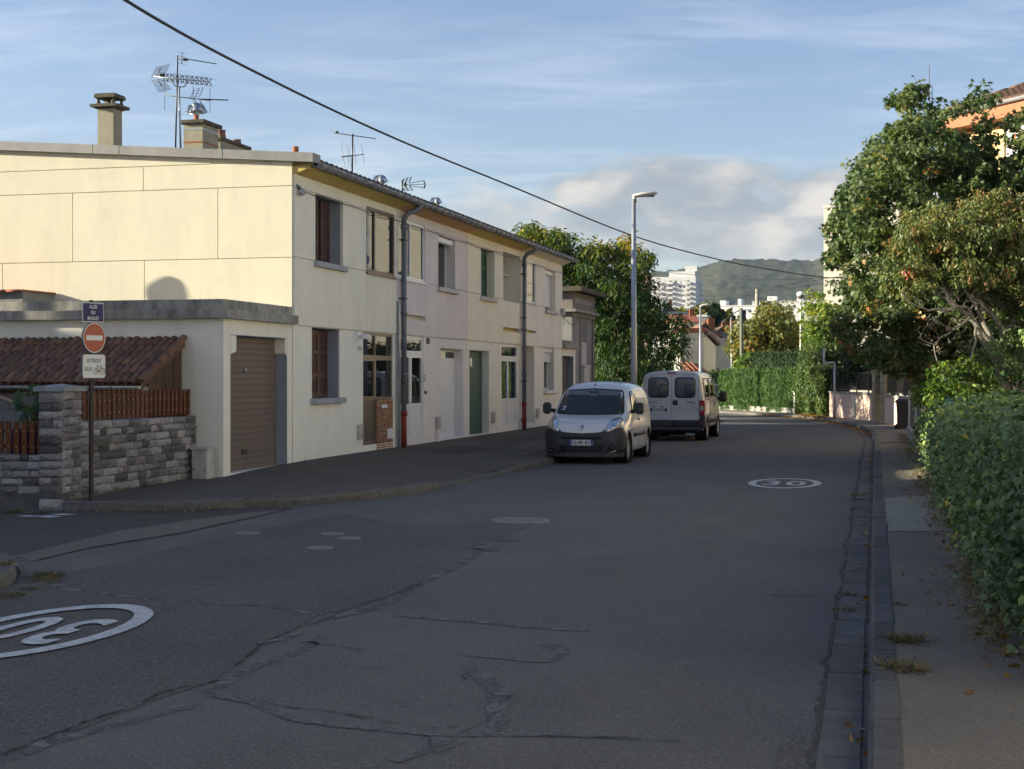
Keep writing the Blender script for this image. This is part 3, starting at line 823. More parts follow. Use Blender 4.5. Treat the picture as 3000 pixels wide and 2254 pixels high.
def pane(parent, x0, x1, z0, z1, y, mat=None, name='pane'):
    return MB().box(x0, x1, y, y+.012, z0, z1).build(name, mat or M['glass'], parent)
def make_house(name, label, u0, u1, mu, ml, openings, xcut_low=(), xcut_up=(), depth=8.6, base=None, last=False):
    xa, xb = u0, u1
    h = rowthing(name, label, 'house', xa)
    Mx = Matrix.Translation((-xa, 0, 0))
    ops = openings
    wb = MB(Mx); wall_cells(wb, xa, xb, -0.1, Z_EAVE, ops, .026, .30)
    wb.box(xa, xb, depth-.2, depth, -0.1, Z_EAVE)
    wb.box(xa, xa+.1, .31, depth-.2, -0.1, Z_EAVE-.05); wb.box(xb-.1, xb, .31, depth-.2, -.1, Z_EAVE-.05)
    wb.box(xa, xb, .9, 1.0, -0.1, Z_EAVE) if False else None
    wb.build('wall', ml, h)
    dk = MB(Mx); dk.box(xa+.12, xb-.12, 1.6, 1.7, 0, Z_EAVE-.1); dk.build('inner_wall', M['dark'], h)
    g = .006
    def panel(x0, x1, z0, z1, y0, mat):
        mb = MB(Mx)
        if wall_cells(mb, x0+g, x1-g, z0+g, z1-g, ops, y0, .024): mb.build_split('panel', mat, h)
    cuts = [xa]+[c for c in xcut_low]+[xb]
    for a, b in zip(cuts, cuts[1:]): panel(a, b, -0.1, Z_J, 0.0, ml)
    ups = [xa]+[c for c in xcut_up]+[xb]
    for (z0, z1) in ((Z_J, Z_SILL), (Z_SILL, Z_HEAD), (Z_HEAD, Z_EAVE)):
        cc = ups if z0 == Z_J else ([xa, xb] if z1 == Z_EAVE else [xa, xb])
        for a, b in zip(cc, cc[1:]): panel(a, b, z0, z1, -0.028, mu)
    return h, Mx
def sill(parent, Mx, o, mat, ext=.09, proj=.12, th=.11):
    MB(Mx).bbox(o[0]-ext, o[1]+ext, -proj, .20, o[2]-th, o[2], .008).build('sill', mat, parent)
def reveal(parent, Mx, o, depth, mat, y0=0.03):
    mb = MB(Mx)
    mb.box(o[1]-.014, o[1]-.002, y0, depth, o[2]+.002, o[3]-.002)
    mb.box(o[0]+.002, o[0]+.014, y0, depth, o[2]+.002, o[3]-.002)
    mb.box(o[0]+.014, o[1]-.014, y0, depth, o[3]-.014, o[3]-.002)
    mb.build('reveal', mat, parent)
def shutters(parent, Mx, o, y, mat, leaves=2, gap=None, slats=True):
    w = (o[1]-o[0])/leaves
    for i in range(leaves):
        x0, x1 = o[0]+i*w+.006, o[0]+(i+1)*w-.006
        if gap and i == gap[0]:
            x1 -= gap[1]
        mb = MB(Mx)
        b = min(.07, (x1-x0)*.25)
        mb.box(x0, x0+b, y, y+.035, o[2]+.01, o[3]-.01); mb.box(x1-b, x1, y, y+.035, o[2]+.01, o[3]-.01)
        zs = [o[2]+.01+k*(o[3]-o[2]-.02)/3 for k in range(4)]
        for k, zc in enumerate(zs):
            mb.box(x0+b, x1-b, y+.002, y+.033, zc if k == 0 else zc-.04*(1 if k < 3 else 2), zc+(.08 if k == 0 else (.04 if k < 3 else 0)))
        mb.box(x0+b, x1-b, y+.02, y+.026, o[2]+.02, o[3]-.02)
        leaf = mb.build('shutter', mat, parent)
        mb = MB(Mx)
        n = int((o[3]-o[2])/.055)
        for k in range(n):
            zc = o[2]+.09+k*.055
            if zc > o[3]-.09: break
            if min(abs(zc-q) for q in zs) < .05: continue
            mb.add([(x0+b, y+.022, zc-.018), (x1-b, y+.022, zc-.018), (x1-b, y+.003, zc+.012), (x0+b, y+.003, zc+.012), (x0+b, y+.025, zc+.0), (x1-b, y+.025, zc)], [(0, 1, 2, 3), (3, 2, 5, 4)])
        mb.build('louvre', mat, leaf)['kind'] = 'stuff'
        mb = MB(Mx)
        for zc in (o[2]+.28, (o[2]+o[3])/2, o[3]-.25): mb.box(x0-.004, x0+.05, y-.008, y+.0, zc-.03, zc+.03)
        mb.build_split('hinge', M['dark_metal'], leaf)
def glazed(parent, Mx, o, y, fm, mull=(), trans=(), w=.06, name='window', gm=None):
    mb = MB(Mx); frame_bars(mb, o[0], o[1], o[2], o[3], y, w, .06, mull, trans)
    wnd = mb.build(name, fm, parent)
    xs = [o[0]+w]+[m for m in mull]+[o[1]-w]; zs = [o[2]+w]+list(trans)+[o[3]-w]
    for i in range(len(xs)-1):
        for j in range(len(zs)-1):
            p = MB(Mx).box(xs[i]+(w/2 if i else 0), xs[i+1]-(w/2 if i < len(xs)-2 else 0), y+.03, y+.04, zs[j]+(w/2 if j else 0), zs[j+1]-(w/2 if j < len(zs)-2 else 0))
            p.build('pane', gm or M['glass'], wnd)
    return wnd
def roller(parent, Mx, o, y, drop, mat):
    box = MB(Mx).bbox(o[0]+.01, o[1]-.01, y-.10, y+.06, o[3]-.17, o[3]-.005, .03).build('shutter_box', mat, parent)
    if drop:
        mb = MB(Mx); n = int((o[3]-.17-drop)/.05)
        z = o[3]-.175
        while z-.05 > drop:
            mb.bbox(o[0]+.03, o[1]-.03, y-.012, y+.0, z-.048, z, .006); z -= .05
        mb.build('shutter_slat', mat, box)
def meter_box(parent, Mx, x, z0, z1, w=.2):
    b = MB(Mx).bbox(x-w/2, x+w/2, -.07, .0, z0, z1, .01).build('meter_box', M['box_pale'], parent)
    MB(Mx).box(x-w/2+.025, x+w/2-.025, -.074, -.0705, z0+.06, z1-.05).build('door', M['box_pale'], b)
    MB(Mx).lathe([(0.001, -.078), (.012, -.078), (.012, -.07)], 8, (x+w*.2, 0, z0+.09), 'y').build('lock', M['dark_metal'], b)
x1a, x1b = X_C, fx(1158)
oA = op2(222, 372, 214, 582); oA2 = op2(210, 361, 940, 1326)
oB = op2(497, 652, 282, 640)
oBl = op4(201, 478, 232, 1284)
h1, M1 = make_house('terraced_house', 'cream end house of the terrace with brown louvred shutters and brown glazed entrance', x1a, x1b, M['cream_front_lifted'], M['cream_low'], [oA, oA2, oB, oBl], xcut_up=(oB[0],))
for o in (oA, oA2):
    reveal(h1, M1, o, .30, M['reveal_blue']); sill(h1, M1, o, M['sill'])
shutters(h1, M1, (oA[0]+.015, oA[1]-.015, oA[2], oA[3]-.014), .26, M['brown_shutter'], 3, (1, .13))
shutters(h1, M1, (oA2[0]+.015, oA2[1]-.015, oA2[2], oA2[3]-.014), .26, M['brown_shutter'], 3, (0, .05))
xm = (oB[0]+oB[1])/2
w = glazed(h1, M1, oB, -.01, M['brown_alu'], mull=(fx(zz(548, 0)[0]),), w=.075)
MB(M1).box(oB[0]-.02, oB[1]+.02, -.07, .0, oB[2]-.05, oB[2]).build('sill', M['brown_alu'], h1)
xd = fx(1000+.3165*324); zt = fz(1063, 900+.3165*465); zb = fz(1000+.3165*327, 900+.3165*855)
glazed(h1, M1, (oBl[0], oBl[1], zt, oBl[3]), .03, M['bronze'], mull=(xd,), w=.055, name='transom_window')
dr = MB(M1); frame_bars(dr, oBl[0], xd, oBl[2], zt-.002, .03, .075, .06, (), (fz(1063, 900+.3165*845),)); dr.box(oBl[0]+.07, xd-.07, .055, .07, oBl[2]+.07, fz(1063, 900+.3165*845)); dr = dr.build('door', M['bronze'], h1)
mb = MB(M1); x = oBl[0]+.09
zl = fz(1063, 900+.3165*850)
while x < xd-.1: mb.box(x, x+.03, .045, .056, oBl[2]+.08, zl-.05); x += .042
mb.build('door_slat', M['bronze'], dr)
pane(dr, oBl[0]+.075-x1a, xd-.075-x1a, zl, zt-.08, .06)
MB(M1).tube([(xd-.10, .02, 1.25), (xd-.10, -.03, 1.25), (xd-.22, -.03, 1.25)], .012, 6).build('handle', M['dark_metal'], dr)
glazed(h1, M1, (xd+.004, oBl[1], zb+.002, zt-.003), .03, M['bronze'], w=.05, name='side_window')
bp = MB(M1).box(xd+.01, oBl[1], .012, .28, 0, zb-.005).build('brick_panel', M['mortar'], h1)
bw, bh = .115, .052; bme = MB().bbox(0, bw-.012, -.022, .0, 0, bh-.011, .004).mesh('brick'); bme.materials.append(M['brick_tan'])
nb = 0
z = .20; r_ = 0
while z+bh < zb:
    x = xd+.015-(bw/2 if r_ % 2 else 0)
    while x < oBl[1]-.02:
        a, b = max(x, xd+.012), min(x+bw, oBl[1]-.005)
        if b-a > .03: link('brick', bme, None, bp, (a-x1a, .014, z), None, ((b-a)/bw, 1, 1)); nb += 1
        x += bw
    z += bh; r_ += 1
gv = fz(1135, 900+.3165*1125)
vm = MB(M1); xv = fx(1000+.3165*420); xv2 = fx(1000+.3165*470); vz0, vz1 = fz(1133, 900+.3165*1220), fz(1133, 900+.3165*1128)
vm.box(xv, xv2, -.022, -.012, vz0, vz1)
k = vz0+.03
while k < vz1-.03: vm.box(xv+.02, xv2-.02, -.030, -.022, k, k+.016); k += .032
vm.build('vent_grille', M['pvc'], h1)
MB(M1).box(fx(1117), fx(1133), -.018, -.009, fz(1117, 1196), fz(1117, 1186)).build('letter_box', M['pvc'], h1)
cmx, cmz = fx(1047), fz(1047, 987)
cm = MB(M1); cm.bbox(cmx-.05, cmx+.05, -.03, .0, cmz-.10, cmz+.12, .01); cm.lathe([(0.001, -.28), (.045, -.28), (.055, -.25), (.055, -.08), (.02, -.03)], 12, (cmx, 0, cmz), 'y'); cm.build('camera_light', M['pvc'], h1)
meter_box(h1, M1, fx(1051), fz(1050, 1288), fz(1050, 1244), .24)
for k in range(4):
    xn = fx(1048)+.06*k+.0
    tl = MB(M1).box(xn, xn+.055, -.012, .0, fz(1050, 1028), fz(1050, 1014)).build('number_tile', M['sign_white'], h1)
    for (a, b) in ((.012, .022), (.032, .042)): MB(M1).box(xn+a, xn+b, -.0135, -.0125, fz(1050, 1026.5), fz(1050, 1015.5)).build('digit', M['sign_text'], tl)
x2a, x2b = x1b, fx(1368)
oC = (fx(1163), fx(zz(816, 0)[0]), fz(1176, zz(0, 675)[1]), fz(1176, zz(0, 352)[1]))
oD = op2(888, 980, 440, 722)
oS = (fx(1166), fx(zz(820, 0)[0]), fz(1177, zz(0, 893)[1]), fz(1177, zz(0, 868)[1]))
oCl = (fx(1165), fx(1000+.3165*760), fz(1176, 900+.3165*1232), fz(1176, 900+.3165*262))
oDl = op4(915, 1130, 380, 1222)
h2, M2 = make_house('terraced_house', 'lilac terraced house with white framed windows and a white double entrance', x2a, x2b, M['lilac'], M['lilac_low'], [oC, oD, oS, oCl, oDl], xcut_up=(fx(zz(822, 0)[0]),))
glazed(h2, M2, oC, -.005, M['pvc'], mull=(fx(zz(741, 0)[0]),), w=.07)
MB(M2).box(oC[0], oC[1]+.02, -.07, 0, oC[2]-.05, oC[2]).build('sill', M['pvc'], h2)
reveal(h2, M2, oD, .26, M['lilac']); sill(h2, M2, oD, M['sill_pale'])
glazed(h2, M2, (oD[0]+.014, oD[1]-.014, oD[2], oD[3]-.014), .22, M['pvc'], mull=((oD[0]+oD[1])/2,), w=.05)
roller(h2, M2, oD, .12, None, M['pvc'])
MB(M2).box(oS[0], oS[1], .12, .20, oS[2]-.02, oS[3]+.02).build('slot_lining', M['cream'], h2)
zt2 = fz(1180, 900+.3165*430); zm2 = fz(1180, 900+.3165*915)
glazed(h2, M2, (oCl[0], oCl[1], zt2, oCl[3]), .02, M['pvc'], w=.075, name='transom_window')
xm2 = fx(1000+.3165*648)
for (a, b) in ((oCl[0], xm2), (xm2+.003, oCl[1])):
    mb = MB(M2); frame_bars(mb, a, b, oCl[2], zt2-.003, .02, .085, .06, (), (zm2,)); mb.box(a+.08, b-.08, .045, .06, oCl[2]+.08, zm2)
    d_ = mb.build('door', M['pvc'], h2)
    pane(d_, a+.085-x2a, b-.085-x2a, zm2+.04, zt2-.09, .05)
    MB(M2).tube([(b-.12, .01, 1.30), (b-.12, -.04, 1.30), (b-.26, -.04, 1.31)], .013, 6).build('handle', M['pvc'], d_)
reveal(h2, M2, oDl, .27, M['lilac_low'], .03)
zt3 = fz(1300, 900+.3165*490)
xs3 = oDl[0]+(oDl[1]-oDl[0])*.22
glazed(h2, M2, (oDl[0]+.015, oDl[1]-.015, zt3, oDl[3]-.015), .22, M['pvc'], mull=(xs3,), w=.06, name='transom_window')
for (a, b) in ((oDl[0]+.015, xs3-.002), (xs3+.002, oDl[1]-.015)):
    mb = MB(M2); frame_bars(mb, a, b, oDl[2]-.1, zt3-.003, .20, .075, .06); mb.box(a+.07, b-.07, .225, .24, oDl[2]-.1, zt3-.07)
    mb.build('door', M['pvc'], h2)
MB(M2).box(fx(1250), fx(1256), -.03, .0, fz(1250, 1008), fz(1250, 990)).build('vent', M['dark_metal'], h2)
mbx = fx(1280); meter_box(h2, M2, mbx, fz(1279, 1259), fz(1279, 1222), .26)
MB(M2).box(mbx-.10, mbx+.10, -.05, .0, .1, fz(1279, 1259)-.002).build('cable_duct', M['lilac_low'], h2)
xn = fx(1243.5); zn = fz(1243, 1110)
pl = MB(M2).box(xn-.11, xn+.11, -.012, 0, zn-.13, zn+.13).build('number_plate', M['sign_white'], h2)
tm = text_mesh('51', .24, 0, bold=.004, sx=.9); o = link('number', tm, M['sign_text'], pl, (xn-x2a, -.0145, zn), (R(90), 0, 0))
MB(M2).box(fx(1243), fx(1247), -.04, 0, fz(1244, 1155), fz(1244, 1146)).build('doorbell', M['dark_metal'], h2)
x3a, x3b = x2b, fx(1523)
oE = op2(1120, 1193, 508, 772); oL = op2(1240, 1331, 530, 795)
oS3 = (oL[0], fx(1523), fz(1471, zz(0, 960)[1]), fz(1471, zz(0, 938)[1]))
oG = op4(1185, 1368, 395, 1192); oE2 = op4(1483, 1632, 342, 1102)
h3, M3 = make_house('terraced_house', 'butter coloured terraced house with a dark green door and an open loggia', x3a, x3b, M['cream3'], M['cream3_low'], [oE, oL, oS3, oG, oE2], xcut_up=(oL[0],))
reveal(h3, M3, oE, .24, M['cream3']); sill(h3, M3, oE, M['sill_pale'])
shutters(h3, M3, (oE[0]+.015, oE[1]-.015, oE[2], oE[3]-.014), .20, M['green_door'], 2)
mb = MB(M3)
mb.box(oL[0]+.002, oL[0]+.05, .31, 1.5, oL[2]+.002, oL[3]-.002); mb.box(oL[1]-.05, oL[1]-.002, .31, 1.5, oL[2]+.002, oL[3]-.002)
mb.box(oL[0], oL[1], 1.5, 1.58, oL[2], oL[3]); mb.box(oL[0]+.05, oL[1]-.05, .31, 1.5, oL[2]-.1, oL[2]+.002); mb.box(oL[0]+.05, oL[1]-.05, .31, 1.5, oL[3]-.002, oL[3]+.1)
lg = mb.build('loggia', M['cream3'], h3)
MB(M3).box(oL[0]+.06, oL[1]-.06, .25, .32, oL[2]+.82, oL[2]+.86).build('rail', M['sill_pale'], lg)
MB(M3).box(oS3[0], oS3[1], .12, .20, oS3[2]-.02, oS3[3]+.02).build('slot_lining', M['soffit'], h3)
reveal(h3, M3, oG, .28, M['cream3_low'])
mb = MB(M3); n = 6; w_ = (oG[1]-oG[0]-.03)/n
dg_ = MB(M3).box(oG[0]+.015, oG[1]-.015, .225, .25, oG[2]-.1, oG[3]-.015).build('door', M['green_door'], h3)
for k in range(n):
    MB(M3).bbox(oG[0]+.015+k*w_+.004, oG[0]+.015+(k+1)*w_-.004, .205, .225, oG[2]-.09, oG[3]-.02, .005).build('plank', M['green_door'], dg_)
xw = fx(1000+.3165*1226)
for dxp in (0.0,): MB(M3).box(oG[0]+.75, oG[0]+.97, .198, .204, fz(1388, 900+.3165*590), fz(1388, 900+.3165*470)).build('pane', M['glass_dim'], dg_)
zt4 = fz(1470, 900+.3165*475); zm4 = fz(1470, 900+.3165*862); xm4 = fx(1000+.3165*1548)
glazed(h3, M3, (oE2[0], oE2[1], zt4, oE2[3]), .02, M['pvc'], w=.075, name='transom_window')
for (a, b) in ((oE2[0], xm4), (xm4+.003, oE2[1])):
    mb = MB(M3); frame_bars(mb, a, b, oE2[2], zt4-.003, .02, .08, .06, (), (zm4,)); mb.box(a+.075, b-.075, .045, .06, oE2[2]+.075, zm4)
    d_ = mb.build('door', M['pvc'], h3)
    pane(d_, a+.08-x3a, b-.08-x3a, zm4+.04, zt4-.085, .05)
    MB(M3).tube([(b-.10, .01, 1.33), (b-.10, -.04, 1.33), (b-.24, -.04, 1.34)], .013, 6).build('handle', M['pvc'], d_)
meter_box(h3, M3, fx(1442), fz(1440, 1240), fz(1440, 1208), .26)
x4a, x4b = x3b, fx(1645)
oF = (fx(1526), fx(zz(1416, 0)[0]), fz(1540, zz(0, 805)[1]), fz(1540, zz(0, 572)[1]))
oH = op2(1469, 1523, 622, 845); oS4 = (fx(1526), fx(zz(1418, 0)[0]), fz(1535, zz(0, 968)[1]), fz(1535, zz(0, 953)[1]))
oP = (fx(1527), fx(1000+.3165*1786), fz(1533, 900+.3165*1085), Z_J-.02)
oH2 = op4(1875, 1970, 375, 768)
h4, M4 = make_house('terraced_house', 'ivory terraced house with a recessed porch and white roller shutters', x4a, x4b, M['pale4'], M['cream3_low'], [oF, oH, oS4, oP, oH2], xcut_up=(fx(zz(1420, 0)[0]),))
glazed(h4, M4, oF, -.005, M['pvc'], mull=(fx(zz(1372, 0)[0]),), w=.06)
MB(M4).box(oF[0], oF[1]+.02, -.06, 0, oF[2]-.05, oF[2]).build('sill', M['sill_pale'], h4)
for o in (oH, oH2):
    reveal(h4, M4, o, .27, M['pale4']); sill(h4, M4, o, M['sill_pale'] if o is oH else M['pvc'], .10, .13, .12)
    glazed(h4, M4, (o[0]+.014, o[1]-.014, o[2], o[3]-.014), .23, M['pvc'], w=.06)
roller(h4, M4, oH, .15, oH[2]+.12, M['pvc']); roller(h4, M4, oH2, .15, oH2[3]-.5, M['pvc'])
mb = MB(M4)
mb.box(oP[0]+.002, oP[0]+.05, .31, 1.5, oP[2]+.002, oP[3]-.002); mb.box(oP[1]-.05, oP[1]-.002, .31, 1.5, oP[2]+.002, oP[3]-.002)
mb.box(oP[0], oP[1], 1.5, 1.58, oP[2], oP[3]); mb.box(oP[0]+.05, oP[1]-.05, .02, 1.5, oP[2]-.2, oP[2]+.002); mb.box(oP[0]+.05, oP[1]-.05, .31, 1.5, oP[3]-.002, oP[3]+.1)
pc = mb.build('porch', M['pale4'], h4)
MB(M4).box(oP[1]-.064, oP[1]-.052, .31, 1.5, oP[2]+.004, oP[2]+.16).build('skirting', M['clay_orange'], pc)
MB(M4).box(oS4[0], oS4[1], .12, .20, oS4[2]-.02, oS4[3]+.02).build('slot_lining', M['soffit'], h4)
meter_box(h4, M4, fx(1572), fz(1571, 1225), fz(1571, 1197), .26)
cb = MB(M4).bbox(x4b-.30, x4b-.02, -.14, -.03, fz(1645, 925), fz(1645, 905), .02).build('cable_box', M['box_pale'], h4)
MB(M4).tube([(x4b-.12, -.08, fz(1645, 926)), (x4b-.05, -.10, fz(1645, 940)), (x4b-.15, -.12, fz(1645, 948)), (x4b-.1, -.1, fz(1645, 955))], .012, 5).build('cable', M['cable'], cb)
OVER = .42
ZG = fz(881, 461, -OVER)
def canal_tile(w=.24, L=.42, h=.075, th=.014, n=6):
    vs = []; fs = []
    for i, (x, sc) in enumerate(((0, 1.0), (L, .86))):
        for rr in (1.0, 1-th/h*1.6):
            for k in range(n+1):
                a = math.pi*k/n
                vs.append((-math.cos(a)*w/2*sc*(rr if rr < 1 else 1), x, math.sin(a)*h*rr))
    m = n+1
    for k in range(n):
        fs += [(k, k+1, 2*m+k+1, 2*m+k), (m+k, m+k+1, 3*m+k+1, 3*m+k), (k, k+1, m+k+1, m+k), (2*m+k, 2*m+k+1, 3*m+k+1, 3*m+k)]
    return MB().add(vs, fs, True).mesh('roof_tile')
TILE_G = canal_tile(.26, .42, .085); TILE_G.materials.append(M['tile_grey'])
def roof_over(h, Mx, xa, xb, soff, x_end_extra=0.0):
    sl = 0.055
    y0 = -OVER+.04; zr = ZG+.02
    yr = 4.3
    mb = MB(Mx)
    mb.prism([(y0, zr), (yr, zr+(yr-y0)*sl), (8.8, zr), (8.8, zr-.12), (yr, zr+(yr-y0)*sl-.12), (y0, zr-.10)], xa, xb, 'x')
    rf = mb.build('roof', M['tile_grey'], h)
    n = int((xb-xa)/.27)
    for k in range(n+1):
        x = xa+.1+k*(xb-xa-.1)/n
        if x > xb-.05: break
        link('roof_tile', TILE_G, None, rf, (x-xa, y0-.06, zr-.01), (R(3.2), R(random.uniform(-2, 2)), 0))
    mb = MB(Mx); mb.prism([(-OVER+.08, ZG-.10), (-OVER+.02, ZG-.02), (0.02, ZG+.02), (.02, ZG-.22), (-.05, ZG-.20)], xa, xb, 'x'); mb.build('soffit', soff, h)
    g = MB(Mx); L_ = .5; x = xa
    i = 0
    while x < xb+x_end_extra-.01:
        e = min(x+L_, xb+x_end_extra)
        rr = .088+(.004 if i % 2 else 0)
        vs = []; fs = []
        nn = 8
        for xx in (x, e):
            for q in (rr, rr-.012):
                for k in range(nn+1):
                    a = math.pi+math.pi*k/nn
                    vs.append((xx, -OVER-.04+q*math.cos(a), ZG+q*1.15*math.sin(a)))
        m = nn+1
        for k in range(nn): fs += [(k, k+1, 2*m+k+1, 2*m+k), (m+k, m+k+1, 3*m+k+1, 3*m+k)]
        for b in (0, 2):
            for k in range(nn): fs.append((b*m+k, b*m+k+1, (b+1)*m+k+1, (b+1)*m+k))
        fs += [(0, 2*m, 3*m, m), (nn, nn+m, nn+3*m, nn+2*m)]
        g.add(vs, fs, True)
        x = e; i += 1
    g.build('gutter', M['gutter'], h)
roof_over(h1, M1, x1a, x1b, M['soffit'])
M['soffit2'] = surf('apricot_soffit', (0.58, 0.36, 0.20), (0.52, 0.32, 0.17), scale=2, rough=0.85, bump=0.1)
roof_over(h2, M2, x2a, x2b, M['soffit2']); roof_over(h3, M3, x3a, x3b, M['soffit']); roof_over(h4, M4, x4a, x4b, M['cream3'], .45)
def gab(u, v): return cross(u, v, X_C)
gt = lambda y: gab(200, 495)[1]
def ztop(y):
    (ya, za), (yb, zb) = gab(858, 475), gab(200, 450)
    return za+(zb-za)*(y-ya)/(yb-ya)
zj1, zj2, zj3 = gab(858, 472)[1], gab(640, 552)[1], gab(640, 759)[1]
DEP = 8.6
def gpanel(y0, y1, z0, z1, top=False):
    g = .007; th = .03
    if top: pts = [(y0+g, z0+g), (y1-g, z0+g), (y1-g, max(ztop(y1)+.05, z0+.03)), (y0+g, max(ztop(y0)+.05, z0+.03))]
    else: pts = [(y0+g, z0+g), (y1-g, z0+g), (y1-g, z1-g), (y0+g, z1-g)]
    MB(M1).prism(pts, X_C-.03, X_C-.004, 'x').build('panel', M['cream'], h1)
yc = lambda u, v: gab(u, v)[0]
for ys, z0, z1, top in (((0, yc(422, 520), DEP), zj2, zj1, False), ((0, yc(640, 600), yc(215, 600), DEP), zj3, zj2, False), ((0, yc(425, 800), yc(10, 800), DEP), Z_J-.2, zj3, False), ((0, yc(622, 470), DEP), zj1, 9, True)):
    for a, b in zip(ys, ys[1:]): gpanel(a, b, z0, z1, top)
MB(M1).prism([(0.03, -.1), (DEP, -.1), (DEP, ztop(DEP)+.03), (0.03, ztop(0)+.03)], X_C-.003, X_C+.15, 'x').build('end_wall', M['cream'], h1)
mb = MB(M1)
a0, a1 = -.46, DEP+.1
hh = gab(858, 448)[1]-gab(858, 475)[1]
def cz(y): return ztop(y)
for (ya, yb) in ((a0, yc(662, 460)), (yc(662, 460)+.012, yc(360, 440)), (yc(360, 440)+.012, yc(283, 440)), (yc(283, 440)+.012, a1)):
    mb.prism([(ya, cz(ya)), (yb, cz(yb)), (yb, cz(yb)+hh), (ya, cz(ya)+hh)], X_C-.14, X_C+.25, 'x')
mb.build('coping', M['zinc'], h1)
ci = MB(M1)
for k in range(5): ci.tube([(X_C+.10+.03*k, -.02, Z_EAVE-.42), (X_C+.12+.04*k, -.14, Z_EAVE-.50-.02*k), (X_C+.08+.03*k, -.10, Z_EAVE-.62)], .014, 6)
ci.build_split('cable_insulator', M['galv'], h1)
def downpipe(name, label, u, side, y=-.13, group='downpipes on the terrace'):
    x = fx(u)
    t = rowthing(name, label, 'downpipe', x, group, 0, .27)
    z0 = -.0
    zt_ = ZG-.27
    r = .062
    red_top = fz(u, 1212 if side == 0 else 1184)-.27
    p = MB(); p.tube([(0, y, red_top), (0, y, zt_-.55)], r, 12);
    for zc in (zt_-.62, (red_top+zt_)/2-.15, red_top+.9): p.lathe([(r+.001, zc-.05), (r+.018, zc-.045), (r+.018, zc+.045), (r+.001, zc+.05)], 12, (0, y, 0))
    p.build('pipe', M['pvc_grey'], t)
    sw = MB(); sw.tube([(0, y, zt_-.57), (0, y, zt_-.42), (.05, y-.08, zt_-.28), (.16, -OVER+.02, zt_-.20), (.20, -OVER-.04, zt_-.12), (.20, -OVER-.04, zt_-.02)], r*1.02, 12); sw.build('swan_neck', M['pvc_grey'], t)
    b = MB(); b.tube([(0, y, -.02), (0, y, red_top+.05)], r*1.08, 12); b.lathe([(r*1.1, red_top-.06), (r*1.32, red_top-.05), (r*1.32, red_top+.05), (r, red_top+.06)], 12, (0, y, 0)); b.build('boot', M['pipe_red'], t)
    br = MB()
    for zc in (red_top+.7, (red_top+zt_)/2+.2, zt_-.9): br.box(-.09, .09, y-.07, -.03, zc-.015, zc+.015)
    br.build_split('bracket', M['dark_metal'], t)
    return t
downpipe('downpipe', 'grey downpipe with a red foot between the cream end house and the lilac house', 1168, 0)
downpipe('downpipe', 'grey downpipe with a red foot between the green door house and the porch house', 1524, 1)
x = fx(1160)
t = rowthing('service_pipe', 'thin pale vertical service pipe beside the brick panel of the end house', 'pipe', x, None, 0, .27)
MB().tube([(0, -.08, -.02), (0, -.08, 3.2), (0, -.03, 3.35)], .04, 10).build('pipe', M['gutter_zinc'], t)
p = MB(); p.tube([(.20, -.12, -.02), (.20, -.12, .95)], .045, 10); p.build('boot', M['pipe_red'], t)
MB().tube([(.20, -.12, .95), (.20, -.12, 3.1), (.20, -.04, 3.2)], .035, 10).build('riser', M['pvc_grey'], t)
xx0 = fx(905)
cb = MB().tube([row(X_C+.15+k*(x4b-X_C-.4)/24, -.045, Z_EAVE-.52+.02*math.cos(k*2.1)) for k in range(25)], .007, 5).build('facade_cable', M['cable'])
props(cb, 'thin dark cable clipped along the terrace fronts under the eaves', 'cable')
def garage(name, label, x0, x1, side_face, oD, zpt, zlt, zlb, wallmat, doormat, slat_h, depth=6.5):
    g = rowthing(name, label, 'garage', x0)
    Mx = Matrix.Translation((-x0, 0, 0))
    mb = MB(Mx); wall_cells(mb, x0, x1, -.1, zlb+.02, [oD], 0.0, .28)
    if side_face == 'near': mb.box(x0, x0+.25, .28, depth, -.1, zlb+.02)
    else: mb.box(x1-.25, x1, .28, depth, -.1, zlb+.02)
    mb.box(x0, x1, depth-.2, depth, -.1, zlb+.02)
    mb.build('wall', wallmat, g)
    mb = MB(Mx); mb.box(x0, x1, 0.003, .18, zlt, zpt)
    if side_face == 'near': mb.box(x0+.003, x0+.18, .18, depth, zlt, zpt)
    else: mb.box(x1-.18, x1-.003, .18, depth, zlt, zpt)
    mb.build('parapet', M['coping'], g)
    mb = MB(Mx); e = .13
    if side_face == 'near': mb.box(x0-e, x1-.0, -e, .2, zlb, zlt-.002); mb.box(x0-e, x0+.2, .2, depth, zlb, zlt-.002)
    else: mb.box(x0+.0, x1+e, -e, .2, zlb, zlt-.002); mb.box(x1-.2, x1+e, .2, depth, zlb, zlt-.002)
    mb.build('ledge', M['coping'], g)
    MB(Mx).box(x0+.2, x1-.2, .2, depth-.2, zlt-.12, zlt-.02).build('roof', M['concrete'], g)
    reveal(g, Mx, oD, .23, M['reveal_blue'], .002)
    dr = MB(Mx).box(oD[0]+.015, oD[1]-.015, .225, .25, oD[2]-.05, oD[3]-.015).build('garage_door', doormat, g)
    n = int((oD[3]-oD[2])/slat_h); sh = (oD[3]-oD[2])/n
    sm = MB().bbox(0, oD[1]-oD[0]-.034, -.013, 0, .004, sh-.004, .004).mesh('slat'); sm.materials.append(doormat)
    for k in range(n): link('slat', sm, None, dr, (oD[0]-x0+.017, .224, oD[2]+k*sh-.012))
    return g, Mx, dr
gx0 = fx(654.5)
oGd = (fx(674.6), fx(841.5), .235, fz(674.6, 980))
g1, MG, gd = garage('garage', 'cream garage with brown slatted door and stained concrete parapet beside the stone wall', gx0, X_C-.035, 'near', oGd, fz(654.5, 876), fz(654.5, 905), fz(654.5, 933), M['garage_wall'], M['garage_door'], .105)
zc_ = fz(692, 1030)
cb1, cb2 = fx(693), fx(836)
